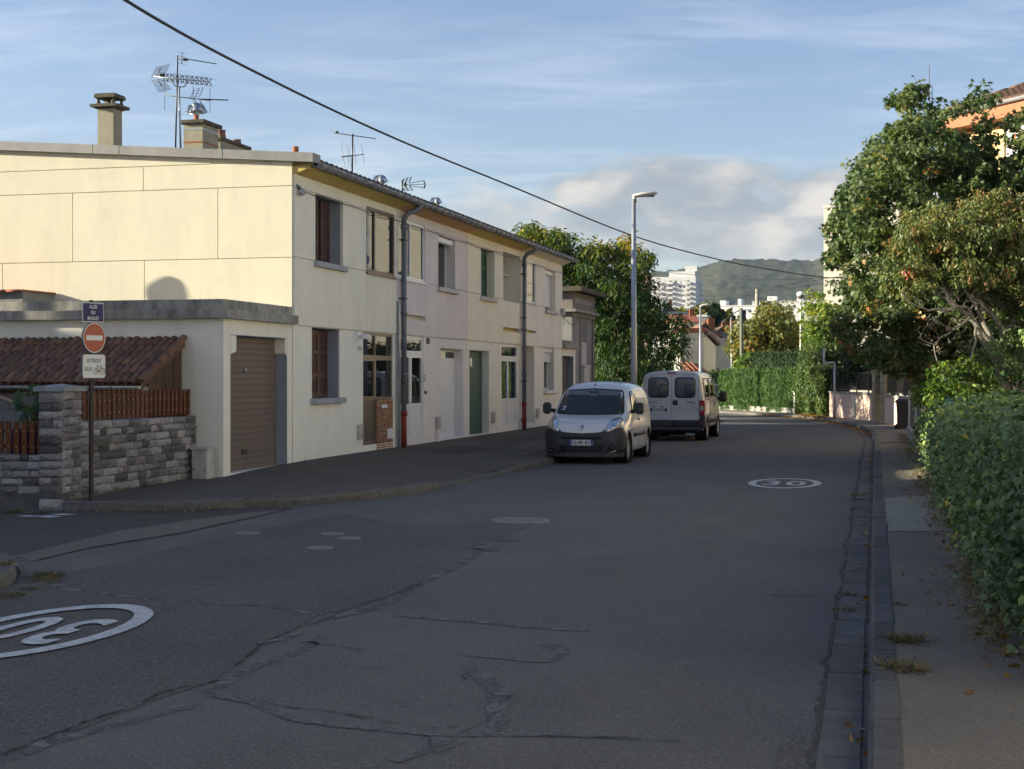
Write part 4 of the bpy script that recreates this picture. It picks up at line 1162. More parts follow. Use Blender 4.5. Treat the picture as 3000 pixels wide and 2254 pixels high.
mb = MB(MG)
mb.prism([(oGd[0]-.01, zc_-.06), (cb1, zc_), (cb1, oGd[3]+.01), (oGd[0]-.01, oGd[3]+.01)], .0035, .223, 'y')
mb.prism([(oGd[1]+.01, zc_-.06), (cb2, zc_), (cb2, oGd[3]+.01), (oGd[1]+.01, oGd[3]+.01)], .0035, .223, 'y')
mb.build_split('corbel', M['garage_wall'], g1)
MB(MG).lathe([(0.001, -.07), (.03, -.06), (.03, -.02), (.012, -.01), (.012, .0)], 10, (fx(728)-.0+.25, .215, fz(728, 1085)), 'y').build('knob', M['alu_shiny'], gd)
mb = MB(MG).box(fx(722)+.25, fx(735)+.28, .203, .2105, fz(725, 1336), fz(725, 1319)).build('lock_plate', M['dark_metal'], gd)
zz2 = fz(1645, 996)
g2x0, g2x1 = x4b+.02, fx(1686)
oG2 = (fx(1647), fx(1680), .25, fz(1647, 640+.385*1045))
garage('garage', 'pale garage with grey door at the terrace end under the concrete tower', g2x0, g2x1, 'far', oG2, fz(1645, 996), fz(1645, 1009), fz(1645, 1020), M['pale4'], M['grey_door'], .105)
tx0 = x4b+4.4
def tower():
    x0 = g2x1+.4; x1 = x0+4.2
    t = rowthing('transformer_tower', 'grey concrete transformer tower with flat roof slab behind the garage with the grey door', 'tower', x0)
    Mx = Matrix.Translation((-x0, 0, 0))
    y0 = 0.25
    zt = lambda v: fz(1717, v, y0)
    z_top, z_b1, z_b0 = zt(866), zt(915), zt(935)
    mb = MB(Mx); mb.box(x0, x1, y0, y0+3.6, -.1, z_b0); mb.build('wall', M['concrete_tower'], t)
    mb = MB(Mx)
    for (a, b) in ((x0-.0, x0+.30), (x1-.30, x1)): mb.box(a, b, y0-.05, y0+.0, -.1, z_b0)
    mb.box(x0+1.45, x1-1.35, y0-.03, y0, -.1, z_b0); mb.build_split('pilaster', M['concrete_brown'], t)
    mb = MB(Mx); mb.box(x0-.03, x1+.03, y0-.08, y0+3.63, z_b0, z_b1-.10); mb.box(x0-.02, x1+.02, y0-.06, y0+3.62, z_b1, z_top); mb.build('band', M['concrete_brown'], t)
    mb = MB(Mx); mb.box(x0-.18, x1+.18, y0-.22, y0+3.75, z_b1-.10, z_b1); mb.build('ledge', M['concrete'], t)
    mb = MB(Mx); mb.box(x0-.3, x1+.35, y0-.45, y0+3.9, z_top, z_top+.17); mb.build('roof_slab', M['chimney_dark'], t)
    mb = MB(Mx); mb.box(x0+.45, x1-.55, y0-.075, y0-.06, z_b1+.25, z_top-.22); mb.build('panel', M['concrete'], t)
    mb = MB(Mx); mb.box(x0-.035, x0-.02, y0+.6, y0+2.9, z_b1+.25, z_top-.22); mb.build('panel', M['concrete'], t)
    mb = MB(Mx); mb.box(x0+1.7, x1-1.6, y0-.05, y0-.03, zt(1092), zt(1005))
    k = zt(1088)
    while k < zt(1010): mb.box(x0+1.75, x1-1.65, y0-.065, y0-.05, k, k+.05); k += .12
    mb.build('louvre', M['sill_pale'], t)
    mb = MB(Mx); mb.box(x0+1.65, x1-1.5, y0-.16, y0-.03, -.1, zt(1080)); mb.bbox(x0+1.6, x1-1.45, y0-.2, y0-.03, zt(1080), zt(1070), .02); mb.build('cabinet', M['sill_pale'], t)
tower()
def chimney_capped():
    Y = 30.6
    p = at(322, 430, Y); zr = 6.3
    t = thing('chimney', 'pale square chimney with a pillared concrete cap at the roof edge', 'chimney', (p.x, p.y, zr-.3), ROWROT)
    z = lambda v: at(322, v, Y).z-(zr-.3)
    w, d = .36, .36
    MB().box(-d/2, d/2, -w/2, w/2, 0, z(323)).build('shaft', M['chimney'], t)
    mb = MB(); zz_ = z(323)
    mb.prism([(-d*.6, -w*.6), (d*.6, -w*.6), (d*.6, w*.6), (-d*.6, w*.6)], zz_, zz_+.03); mb.box(-d*.82, d*.82, -w*.82, w*.82, zz_+.03, zz_+.09); mb.build('slab', M['chimney_dark'], t)
    mb = MB()
    for a in (-1, 1):
        for b in (-1, 1):
            mb.tube([(a*d*.47, b*w*.47, zz_+.09), (a*d*.47, b*w*.47, zz_+.2), (a*d*.5, b*w*.5, z(291))], [.055, .03, .055], 4, smooth=False)
    mb.lathe([(.07, zz_+.09), (.07, zz_+.2)], 10)
    mb.build_split('pillar', M['chimney_dark'], t)
    mb = MB(); mb.box(-d*.66, d*.66, -w*.66, w*.66, z(291), z(283)); mb.box(-d*.62, d*.62, -w*.62, w*.62, z(283), z(283)+.03); mb.build('cap', M['chimney_dark'], t)
chimney_capped()
def stack():
    Y = 31.2; zr = 6.0
    c = at(572, 430, Y)
    t = thing('chimney_stack', 'wide rendered chimney stack strapped with metal bands carrying a clay flue', 'chimney', (c.x, c.y, zr), ROWROT)
    z = lambda v: at(572, v, Y).z-zr
    q = lambda zx, zy: (440+.1926*zx, 130+.1926*zy)
    w, d = .44, .75
    MB().box(-.1, -.1+d, -w/2, w/2, 0, z(365)).build('shaft', M['chimney'], t)
    MB().bbox(-.17, -.03+d, -w/2-.07, w/2+.07, z(365), z(354), .01).build('cap', M['chimney_dark'], t)
    for v0, m in ((381, M['galv']), (419, M['clay_orange'])):
        MB().box(-.106, -.094+d, -w/2-.006, w/2+.006, z(v0+2), z(v0-2)).build('strap', m, t)
    f = MB(); f.lathe([(.055, z(354)), (.055, z(333)), (.05, z(333)), (.05, z(354))], 14, (.05, 0, 0)); f.build('flue', M['clay_orange'], t)
    cw = MB(); zc = z(333)
    for k in range(4):
        a = k*math.pi/2+.5
        dx, dy = math.cos(a), math.sin(a)
        cw.tube([(.05+dx*.01, dy*.01, zc-.02), (.05+dx*.05, dy*.05, zc+.10), (.05+dx*.12, dy*.12, zc+.13), (.05+dx*.165, dy*.165, zc+.02)], [.055, .07, .075, .08], 10, cap=False)
    cw.lathe([(.16, zc+.19), (.12, zc+.22), (.001, zc+.24)], 4, (.05, 0, 0), smooth=False)
    cw.build('cowl', M['alu_shiny'], t)
    MB().tube([(.3, .12, z(354)), (.3, .12, z(292))], .022, 8).build('vent_pipe', M['alu_shiny'], t)
stack()
def lowstack():
    Y = 33.0; zr = 6.2
    c = at(655, 440, Y)
    t = thing('chimney_stack', 'low chimney block with three clay pots next to the strapped stack', 'chimney', (c.x, c.y, zr), ROWROT)
    z = lambda v: at(655, v, Y).z-zr
    MB().box(-.5, 1.0, -.16, .22, -.2, z(422)).build('shaft', M['chimney'], t)
    MB().bbox(-.55, 1.05, -.21, .27, z(422), z(412), .012).build('cap', M['chimney_dark'], t)
    for (lx, ly, h, r, mt) in ((-.32, .10, z(376)-z(412), .085, M['clay_pink']), (-.1, .0, z(384)-z(412), .095, M['clay_pink']), (.7, 0, z(396)-z(412), .10, M['clay_pink'])):
        b = z(412)
        MB().lathe([(r*1.15, b), (r*.85, b+h*.92), (r*1.05, b+h*.93), (r*1.05, b+h), (r*.7, b+h), (r*.7, b)], 14, (lx, ly, 0)).build('chimney_pot', mt, t)
lowstack()
def stub(name, label, u, v0, v1, Y, r, mat):
    p = at(u, v1, Y)
    o = MB().lathe([(r, 0), (r, p.z*0+(v1-v0)/FOC*Y), (r*.7, (v1-v0)/FOC*Y), (r*.7, 0)], 12)
    hh_ = (v1-v0)/FOC*Y
    for k in range(3): o.lathe([(r+.001, hh_*(.3+.2*k)), (r+.008, hh_*(.35+.2*k)), (r+.001, hh_*(.4+.2*k))], 12)
    o = o.build(name, mat, None, loc=(p.x, p.y, p.z)); return props(o, label, 'vent')
stub('roof_vent', 'short orange clay vent pipe at the corner of the terrace roof', 866, 430, 447, 29.3, .06, M['clay_orange'])
def cowl_vent(label, u, v, Y, s):
    p = at(u, v, Y)
    cw = MB()
    for k in range(4):
        a = k*math.pi/2+.4
        dx, dy = math.cos(a), math.sin(a)
        cw.tube([(dx*.02, dy*.02, -.1), (dx*.06, dy*.06, .06), (dx*.13, dy*.13, .10), (dx*.19, dy*.19, -.04)], [.07, .085, .09, .095], 10, cap=False)
    cw.lathe([(.17, .14), (.12, .19), (.001, .2)], 8); cw.lathe([(.06, -.45), (.06, 0)], 10)
    o = cw.build('roof_cowl', M['alu_shiny'], None, loc=p, scale=(s, s, s)); props(o, label, 'vent', 'metal cowls on the terrace roof')
cowl_vent('bright metal chimney cowl just above the gutter of the end house', 1113, 532, 34.5, .75)
cowl_vent('bright metal chimney cowl just above the gutter of the lilac house', 1276, 594, 41.5, .75)
def P(zx, zy, Y, sc=.1926, u0=440, v0=130): return at(u0+sc*zx, v0+sc*zy, Y)
def aerial_mast():
    Y = 30.9
    b = P(385, 1560, Y)
    t = thing('tv_aerial', 'tall dark mast carrying two long television aerials above the chimney stack', 'aerial', (b.x, b.y, b.z-.3))
    I = Matrix.Translation(-Vector((b.x, b.y, b.z-.3)))
    r = .014
    MB(I).tube([P(385, 1600, Y), P(420, 170, Y)], [.018, .014], 8).build('mast', M['dark_metal'], t)
    bm_ = MB(I)
    a, c = P(400, 200, Y), P(1010, 300, Y); bm_.tube([a, c], .010, 6)
    for k in range(9):
        q = a+(c-a)*(.25+.09*k); e = D*.10
        bm_.tube([q-e*(.9-.04*k), q+e*(.9-.04*k)], .004, 4)
    bm_.tube([P(487, 130, Y), P(480, 300, Y)], .008, 5)
    for zy in (135, 190, 240, 295): q = P(484, zy, Y); bm_.tube([q-D*.12+NIN*.02, q+D*.12-NIN*.02], .004, 4)
    bx_ = P(540, 235, Y); bm_.box(bx_.x-.05, bx_.x+.05, bx_.y-.03, bx_.y+.03, bx_.z-.02, bx_.z+.02)
    bm_.build('boom', M['dark_metal'], t)
    lo = MB(I); a, c = P(220, 775, Y), P(920, 858, Y); lo.tube([a, c], .010, 6)
    for zx, z0, z1 in ((222, 545, 1005), (911, 675, 1045), (655, 635, 870), (430, 570, 1020)): lo.tube([P(zx, z0, Y), P(zx, z1, Y)], .006, 5)
    lo.tube([P(600, 830, Y), P(1190, 850, Y)], .011, 6)
    for k in range(8): q = P(760+55*k, 835+2*k, Y); lo.tube([q-D*.09, q+D*.09], .005, 4)
    for (x0, y0, x1, y1) in ((610, 810, 670, 685), (680, 820, 745, 670), (750, 795, 810, 660)): lo.tube([P(x0, y0, Y), P(x1, y1, Y)], .007, 5)
    for k in range(4): lo.tube([P(640+15*k, 790-38*k, Y), P(755+18*k, 795-45*k, Y)], .003, 4)
    for (x0, y0, x1, y1) in ((670, 840, 705, 895), (755, 840, 785, 905), (795, 935, 828, 990)): lo.tube([P(x0, y0, Y), P(x1, y1, Y)], .007, 5)
    lo.build('lower_boom', M['dark_metal'], t)
aerial_mast()
def aerial_grid():
    Y = 30.6
    b = P(460, 1560, Y)
    t = thing('tv_aerial', 'pale mast with a grid reflector and a row of crossed aerial elements', 'aerial', (b.x, b.y, b.z-.3))
    I = Matrix.Translation(-Vector((b.x, b.y, b.z-.3)))
    MB(I).tube([P(464, 1600, Y), P(440, 640, Y)], [.022, .018], 8).build('mast', M['galv'], t)
    MB(I).tube([P(330, 530, Y), P(335, 580, Y), P(380, 635, Y), P(450, 655, Y), P(520, 645, Y), P(555, 600, Y), P(558, 540, Y)], .015, 8).build('bracket', M['galv'], t)
    bb = MB(I); a, c = P(55, 490, Y), P(915, 575, Y); bb.tube([a, c], .014, 6); bb.build('boom', M['galv'], t)
    el = MB(I)
    for k in range(10):
        q = P(230+74*k-(10 if k == 1 else 0), 505+7.4*k, Y); s = .062
        for sx in (-1, 1):
            el.tube([q+Vector((sx*.05, 0, .075)), q+Vector((sx*.008, 0, .0)), q+Vector((sx*.05, 0, -.075))], .010, 5)
        el.tube([q+Vector((-.05, 0, .07))-D*.2, q+Vector((.05, 0, .075))+D*.2], .003, 4)
        el.tube([q+Vector((-.05, 0, -.075))-D*.2, q+Vector((.05, 0, -.07))+D*.2], .003, 4)
    bx_ = P(188, 475, Y); el.box(bx_.x-.05, bx_.x+.05, bx_.y-.03, bx_.y+.03, bx_.z-.03, bx_.z+.03)
    el.build('element', M['black_plastic'], t)
    gr = MB(I)
    for (c0, c1, c2, c3) in (((10, 510), (90, 350), (275, 278), (195, 450)), ((10, 545), (130, 730), (300, 665), (190, 520))):
        p0, p1, p2, p3 = [P(x, y, Y)+Vector((0, .15*(i in (2, 3)), 0)) for i, (x, y) in enumerate((c0, c1, c2, c3))]
        for k in range(8): f = k/7; gr.tube([p0+(p1-p0)*f, p3+(p2-p3)*f], .0032, 4)
        for k in range(12): f = k/11; gr.tube([p0+(p3-p0)*f, p1+(p2-p1)*f], .0025, 4)
    gr.tube([P(95, 485, Y), P(160, 365, Y)], .008, 5); gr.tube([P(95, 500, Y), P(180, 640, Y)], .008, 5)
    gr.build('reflector', M['dark_metal'], t)
aerial_grid()
def aerial_third():
    Y = 36.0
    Q = lambda zx, zy: at(960+zx*.14467, 370+zy*.14467, Y)
    b = Q(495, 935)
    t = thing('tv_aerial', 'aerial mast with one long boom over a short boom of upright rods', 'aerial', (b.x, b.y, b.z-.3))
    I = Matrix.Translation(-Vector((b.x, b.y, b.z-.3)))
    MB(I).tube([Q(495, 1000), Q(507, 160)], .02, 8).build('mast', M['dark_metal'], t)
    mb = MB(I); mb.tube([Q(105, 135), Q(975, 255)], .010, 6)
    for k in range(11): q = Q(160+78*k, 143+10.5*k); mb.tube([q-D*.13, q+D*.13], .004, 4)
    q = Q(188, 122); mb.bbox(q.x-.04, q.x+.04, q.y-.03, q.y+.03, q.z-.02, q.z+.02)
    mb.build('boom', M['dark_metal'], t)
    mb = MB(I); mb.tube([Q(265, 628), Q(745, 570)], .010, 6); mb.tube([Q(265, 618), Q(500, 600)], .016, 6)
    for x0, y0, xm_, ym_, x1, y1 in ((272, 318, 310, 600, 362, 855), (362, 352, 405, 480, 432, 855), (432, 360, 455, 590, 480, 820), (533, 370, 560, 590, 580, 805), (688, 370, 712, 570, 737, 778)): mb.tube([Q(x0, y0), Q(xm_, ym_), Q(x1, y1)], .004, 4)
    mb.build('lower_boom', M['dark_metal'], t)
aerial_third()
def aerial_fourth():
    Y = 39.0
    Q = lambda zx, zy: at(960+zx*.14467, 370+zy*.14467, Y)
    b = Q(1512, 1330)
    t = thing('tv_aerial', 'small wide yagi aerial with fan reflector above the gutter between cream and lilac houses', 'aerial', (b.x, b.y, b.z-.4))
    I = Matrix.Translation(-Vector((b.x, b.y, b.z-.4)))
    MB(I).tube([Q(1512, 1420), Q(1512, 1090)], .02, 8).build('mast', M['dark_metal'], t)
    mb = MB(I)
    for a, c in (((1490, 1190), (1975, 1178)), ((1660, 1160), (1950, 1100)), ((1670, 1205), (1955, 1250))): mb.tube([Q(*a), Q(*c)], .008, 5)
    mb.tube([Q(1940, 1100), Q(1975, 1178), Q(1955, 1255)], .022, 5)
    for (a, c) in (((1525, 1120), (1545, 1060)), ((1575, 1150), (1620, 1040)), ((1650, 1150), (1695, 1025)), ((1525, 1260), (1555, 1310)), ((1570, 1210), (1640, 1313)), ((1660, 1190), (1720, 1310))): mb.tube([Q(*a), Q(*c)], .013, 5)
    for k in range(5): mb.tube([Q(1525+6*k, 1135-18*k), Q(1650+10*k, 1140-26*k)], .003, 4); mb.tube([Q(1530+6*k, 1262+13*k), Q(1655+12*k, 1210+24*k)], .003, 4)
    mb.lathe([(0.001, -.05), (.05, -.03), (.05, .03), (.001, .05)], 8, Q(1570, 1185), 'x')
    mb.build('boom', M['dark_metal'], t)
aerial_fourth()
p0 = cross(66, 855, -.9)
t = rowthing('tiled_wall_stub', 'grey rendered wall end with red tile coping above the garage roof', 'wall', -.9, None, 0, 0)
ys = cross(66, 840, -.9)[0]
zr0, zr1 = fz(654.5, 905)-.1, cross(60, 849, -.9)[1]
MB().box(0, .9-X_C*0-.0+X_C-.04, ys, ys+2.6, zr0, zr1-.03).build('wall', M['block'], t)
tm_ = canal_tile(.20, .30, .05); tm_.materials.append(M['tile_red'])
for k in range(9): link('coping_tile', tm_, None, t, (-.03+.13*k*0, ys+.03+.28*k, zr1-.045), (0, 0, R(0)))
MB().box(-.08, .9+X_C-.05, ys-.04, ys+2.6, zr1-.03, zr1).build('coping', M['tile_red'], t)
# ================================================================== left corner: stone wall, fences, lean-to, signs
STONES = []
def stone_meshes():
    rs = random.Random(11)
    for k in range(12):
        nx, nz = 4, 3
        vs = []; fs = []
        for j in range(nz+1):
            for i in range(nx+1):
                edge = i in (0, nx) or j in (0, nz)
                x = i/nx+(0 if i in (0, nx) else rs.uniform(-.08, .08)); z = j/nz+(0 if j in (0, nz) else rs.uniform(-.1, .1))
                y = -.004 if edge else -.022-rs.random()*.034
                if edge: x += rs.uniform(-.012, .012); z += rs.uniform(-.05, .05)
                vs.append((x, y, z))
        n = len(vs)
        for j in range(nz+1):
            for i in range(nx+1):
                if i in (0, nx) or j in (0, nz): vs.append((vs[j*(nx+1)+i][0], .06, vs[j*(nx+1)+i][2]))
        ring = [(i, 0) for i in range(nx)]+[(nx, j) for j in range(nz)]+[(i, nz) for i in range(nx, 0, -1)]+[(0, j) for j in range(nz, 0, -1)]
        order = [j*(nx+1)+i for i, j in ring]
        bk = {}
        q = n
        for j in range(nz+1):
            for i in range(nx+1):
                if i in (0, nx) or j in (0, nz): bk[j*(nx+1)+i] = q; q += 1
        for j in range(nz):
            for i in range(nx):
                a = j*(nx+1)+i; fs.append((a, a+1, a+nx+2, a+nx+1))
        for a, b in zip(order, order[1:]+order[:1]): fs.append((a, b, bk[b], bk[a]))
        me = MB().add(vs, fs).mesh('stone'); me.materials.append(M['stone']); STONES.append(me)
stone_meshes()
def courses(parent, org, length, z0, z1, facing, rs, hmean=.122, skip=0):
    z = z0
    while z < z1-.05:
        h = min(hmean*rs.uniform(.86, 1.12), z1-z)
        if z1-(z+h) < .05: h = z1-z
        x = 0.0 if rs.random() < .5 else -.0
        while x < length-.02:
            L_ = rs.choice((.15, .2, .26, .3, .34, .42))*rs.uniform(.9, 1.1)
            if length-(x+L_) < .1: L_ = length-x
            g = .011
            if facing == 'y': loc = (org[0]+x+g/2, org[1]+rs.uniform(-.008, .006), z+g/2); rot = (0, 0, 0)
            else: loc = (org[0]+rs.uniform(-.008, .006), org[1]-x-g/2, z+g/2); rot = (0, 0, R(-90))
            link('stone', rs.choice(STONES), None, parent, loc, rot, (L_-g, 1, h-g))
            x += L_
        z += h
def stone_wall():
    rs = random.Random(5)
    t = rowthing('stone_wall', 'rough grey and pink stone garden wall running from the pillar to the garage', 'wall', -6.62, None, .5)
    L_ = -2.79+6.62
    MB().box(0, L_, .012, .27, -.1, 1.235).build('core', M['stone_mortar'], t)
    courses(t, (0, .0), L_, .16, 1.24, 'y', rs)
    MB().box(-.0, L_, -.0, .28, -.1, .155).build('footing', M['stone_mortar'], t)
    p = rowthing('stone_pillar', 'square rough stone gate pillar with a pale pointed cap stone', 'pillar', -7.1, None, .42)
    MB().box(.012, .49, .012, .36, -.06, 1.69).build('core', M['stone_mortar'], p)
    courses(p, (0, .372), .372, .0, .36, 'x', rs, .175)
    courses(p, (0, .372), .372, .36, 1.69, 'x', rs)
    courses(p, (0, .0), .50, .0, 1.69, 'y', rs)
    mb = MB(); mb.box(-.06, .56, -.06, .43, 1.69, 1.755)
    mb.add([(-.06, -.06, 1.755), (.56, -.06, 1.755), (.56, .43, 1.755), (-.06, .43, 1.755), (.25, .185, 1.80)], [(0, 1, 4), (1, 2, 4), (2, 3, 4), (3, 0, 4)]); mb.build('cap', M['stone_cap'], p)
    w = rowthing('stone_wall', 'low rough stone wall under the short picket fence along the side street', 'wall', -7.02, None, .80)
    MB().box(.012, .26, 0, 5, -.06, .775).build('core', M['stone_mortar'], w)
    MB().box(-.0, .27, 0, 5, -.06, .20).build('footing', M['stone_mortar'], w)
    courses(w, (0, 2.4), 2.4, .20, .78, 'x', rs)
stone_wall()
def picket_mesh(h, w=.085, th=.022):
    n = 6; pts = [(-w/2, 0), (w/2, 0), (w/2, h-w*.42)]+[(w/2*math.cos(a), h-w*.42+w*.42*math.sin(a)) for a in [math.pi*k/n for k in range(1, n)]]+[(-w/2, h-w*.42)]
    me = MB().prism(pts, 0, th, 'y').mesh('picket'); me.materials.append(M['wood_stain']); return me
def picket_fence():
    t = rowthing('picket_fence', 'stained wooden picket fence on the stone wall beside the garage', 'fence', -6.6, 'picket fences', .58, 1.235)
    me = picket_mesh(.44)
    L_ = 3.78; n = 26
    MB().box(0, L_, .024, .06, .09, .14).build('rail', M['wood_stain'], t); MB().box(0, L_, .024, .06, .28, .33).build('rail', M['wood_stain'], t)
    sm = MB().lathe([(.001, -.004), (.009, -.002), (.009, .0)], 6, axis='y').mesh('screw'); sm.materials.append(M['alu_shiny'])
    for k in range(n):
        x = .06+k*(L_-.12)/(n-1)
        o = link('picket', me, None, t, (x, 0, .02+random.uniform(-.006, .006)), (0, R(random.uniform(-.8, .8)), 0))
        for z in (.095, .285): link('screw', sm, None, o, (0, 0, z))
    for x in (.02, 1.3, 2.6, 3.76): MB().box(x-.02, x+.02, .06, .10, -.05, .42).build('post', M['dark_metal'], t)
    t = rowthing('picket_fence', 'short stained picket fence on the low wall left of the stone pillar', 'fence', -6.94, 'picket fences', .82, .775)
    me = picket_mesh(.47)
    MB().box(.026, .06, 0, 4, .09, .14).build('rail', M['wood_stain'], t); MB().box(.026, .06, 0, 4, .31, .36).build('rail', M['wood_stain'], t)
    for k in range(14):
        o = link('picket', me, None, t, (0, .06+k*.128, .015+random.uniform(-.005, .005)), (0, 0, R(-90)))
        for z in (.10, .33): link('screw', sm, None, o, (0, 0, z))
picket_fence()
def lean_to():
    xw = gx0-.005
    y0 = .72; zr, ze = 2.565, 1.84; run = 1.52
    t = rowthing('lean_to_shed', 'lean-to shed with old clay tile roof and plank side against the garage', 'shed', xw, None, y0)
    mb = MB(); mb.box(-run+.12, -run+.28, .02, 6.5, -.1, ze-.1); mb.build('block_wall', M['block'], t)
    for k in range(7):
        for j in range(3):
            y = .45+k*.5+(.25 if j % 2 else 0)
            MB().bbox(-run+.098, -run+.12, y+.006, y+.49, .95+j*.2+.005, 1.145+j*.2, .006).build('block', M['block'], t)
    MB().bbox(-run+.06, -run+.14, 1.05, 1.25, 0, ze-.12, .01).build('post', M['concrete'], t)
    sl = math.atan2(zr-ze, run)
    mb = MB(); mb.prism([(-run, ze-.05), (0, zr-.05), (0, zr-.10), (-run, ze-.10)], 0.0, 6.4, 'y'); mb.build('roof_deck', M['wood_plank'], t)
    n = 8
    for k in range(n):
        a = -run+.30+k*(run-.32)/n; b = -run+.30+(k+1)*(run-.32)/n
        za, zb = ze+(a+run)/run*(zr-ze)-.12, ze+(b+run)/run*(zr-ze)-.12
        MB().prism([(a+.003, .9), (b-.003, .9), (b-.003, zb), (a+.003, za)], .035+.006*(k % 2), .055+.006*(k % 2), 'y').build('plank', M['wood_plank'], t)
    MB().prism([(-run-.02, ze-.16), (0, zr-.15), (0, zr-.03), (-run-.02, ze-.04)], -.012, .022, 'y').build('verge_board', M['wood_plank'], t)
    MB().box(-run+.0, -run+.06, .03, 6.4, ze-.22, ze-.10).build('fascia', M['wood_plank'], t)
    pitch = .142; tl = canal_tile(.165, .34, .058, .012, 6); tl.materials.append(M['tile_old'])
    ch = canal_tile(.15, .34, .03, .010, 4); ch.materials.append(M['tile_old'])
    rows = 6; sp = math.hypot(run, zr-ze)/rows
    rs = random.Random(9)
    for r in range(rows):
        for c in range(33):
            y = .03+c*pitch
            s = r*sp-.06
            x = -run+s*math.cos(sl); z = ze+s*math.sin(sl)
            o = link('roof_tile', tl, None, t, (x, y+rs.uniform(-.008, .008), z-.035+rs.uniform(-.004, .006)))
            o.rotation_euler = (sl+R(3+rs.uniform(-1.5, 1.5)), 0, R(-90+rs.uniform(-2, 2)))
    for r in range(5):
        s = r*(sp*6/5)-.05
        o = link('verge_tile', tl, None, t, (-run+s*math.cos(sl), -.005, ze+s*math.sin(sl)-.01)); o.rotation_euler = (sl+R(3), 0, R(-90)); o.scale = (1.05, 1.06, 1.15)
    g = MB(); nn = 8; rr = .06; vs = []; fs = []
    for yy in (-.03, 6.3):
        for q in (rr, rr-.006):
            for k in range(nn+1):
                a = math.pi+math.pi*k/nn; vs.append((-run-.09+q*math.cos(a), yy, ze-.09+q*math.sin(a)))
    m = nn+1
    for k in range(nn): fs += [(k, k+1, 2*m+k+1, 2*m+k), (m+k, m+k+1, 3*m+k+1, 3*m+k), (k, k+1, m+k+1, m+k)]
    fs += [(0, 2*m, 3*m, m), (nn, nn+m, nn+3*m, nn+2*m)]
    g.add(vs, fs, True)
    g.add([(-run-.09+rr*math.cos(math.pi+math.pi*k/nn), -.03, ze-.09+rr*math.sin(math.pi+math.pi*k/nn)) for k in range(nn+1)], [tuple(range(nn+1))])
    g = g.build('gutter', M['gutter_zinc'], t)
    for yy in (.45, 1.35, 2.25, 3.15, 4.05): MB().lathe([(rr+.003, yy-.02), (rr+.006, yy), (rr+.003, yy+.02)], 10, (-run-.09, 0, ze-.09), 'y', a0=math.pi, a1=2*math.pi).build('bracket', M['galv'], g)
lean_to()
def cabinet():
    t = rowthing('utility_cabinet', 'small weathered beige utility cabinet at the foot of the garage wall', 'cabinet', -3.15, None, .10, .17)
    MB().bbox(0, .26, 0, .30, 0, .50, .012).build('case', M['box_pale'], t)
    MB().bbox(-.02, .27, -.015, .315, .50, .535, .01).build('lid', M['box_pale'], t)
    d = MB().box(-.012, -.002, .025, .275, .15, .48).build('door', M['box_pale'], t)
    MB().box(-.011, -.002, .025, .275, .02, .13).build('plinth', M['box_pale'], t)
    for y in (.05, .25): MB().lathe([(.001, -.020), (.014, -.018), (.014, -.012)], 8, (0, y, .17), 'x').build('bolt', M['dark_metal'], d)
cabinet()
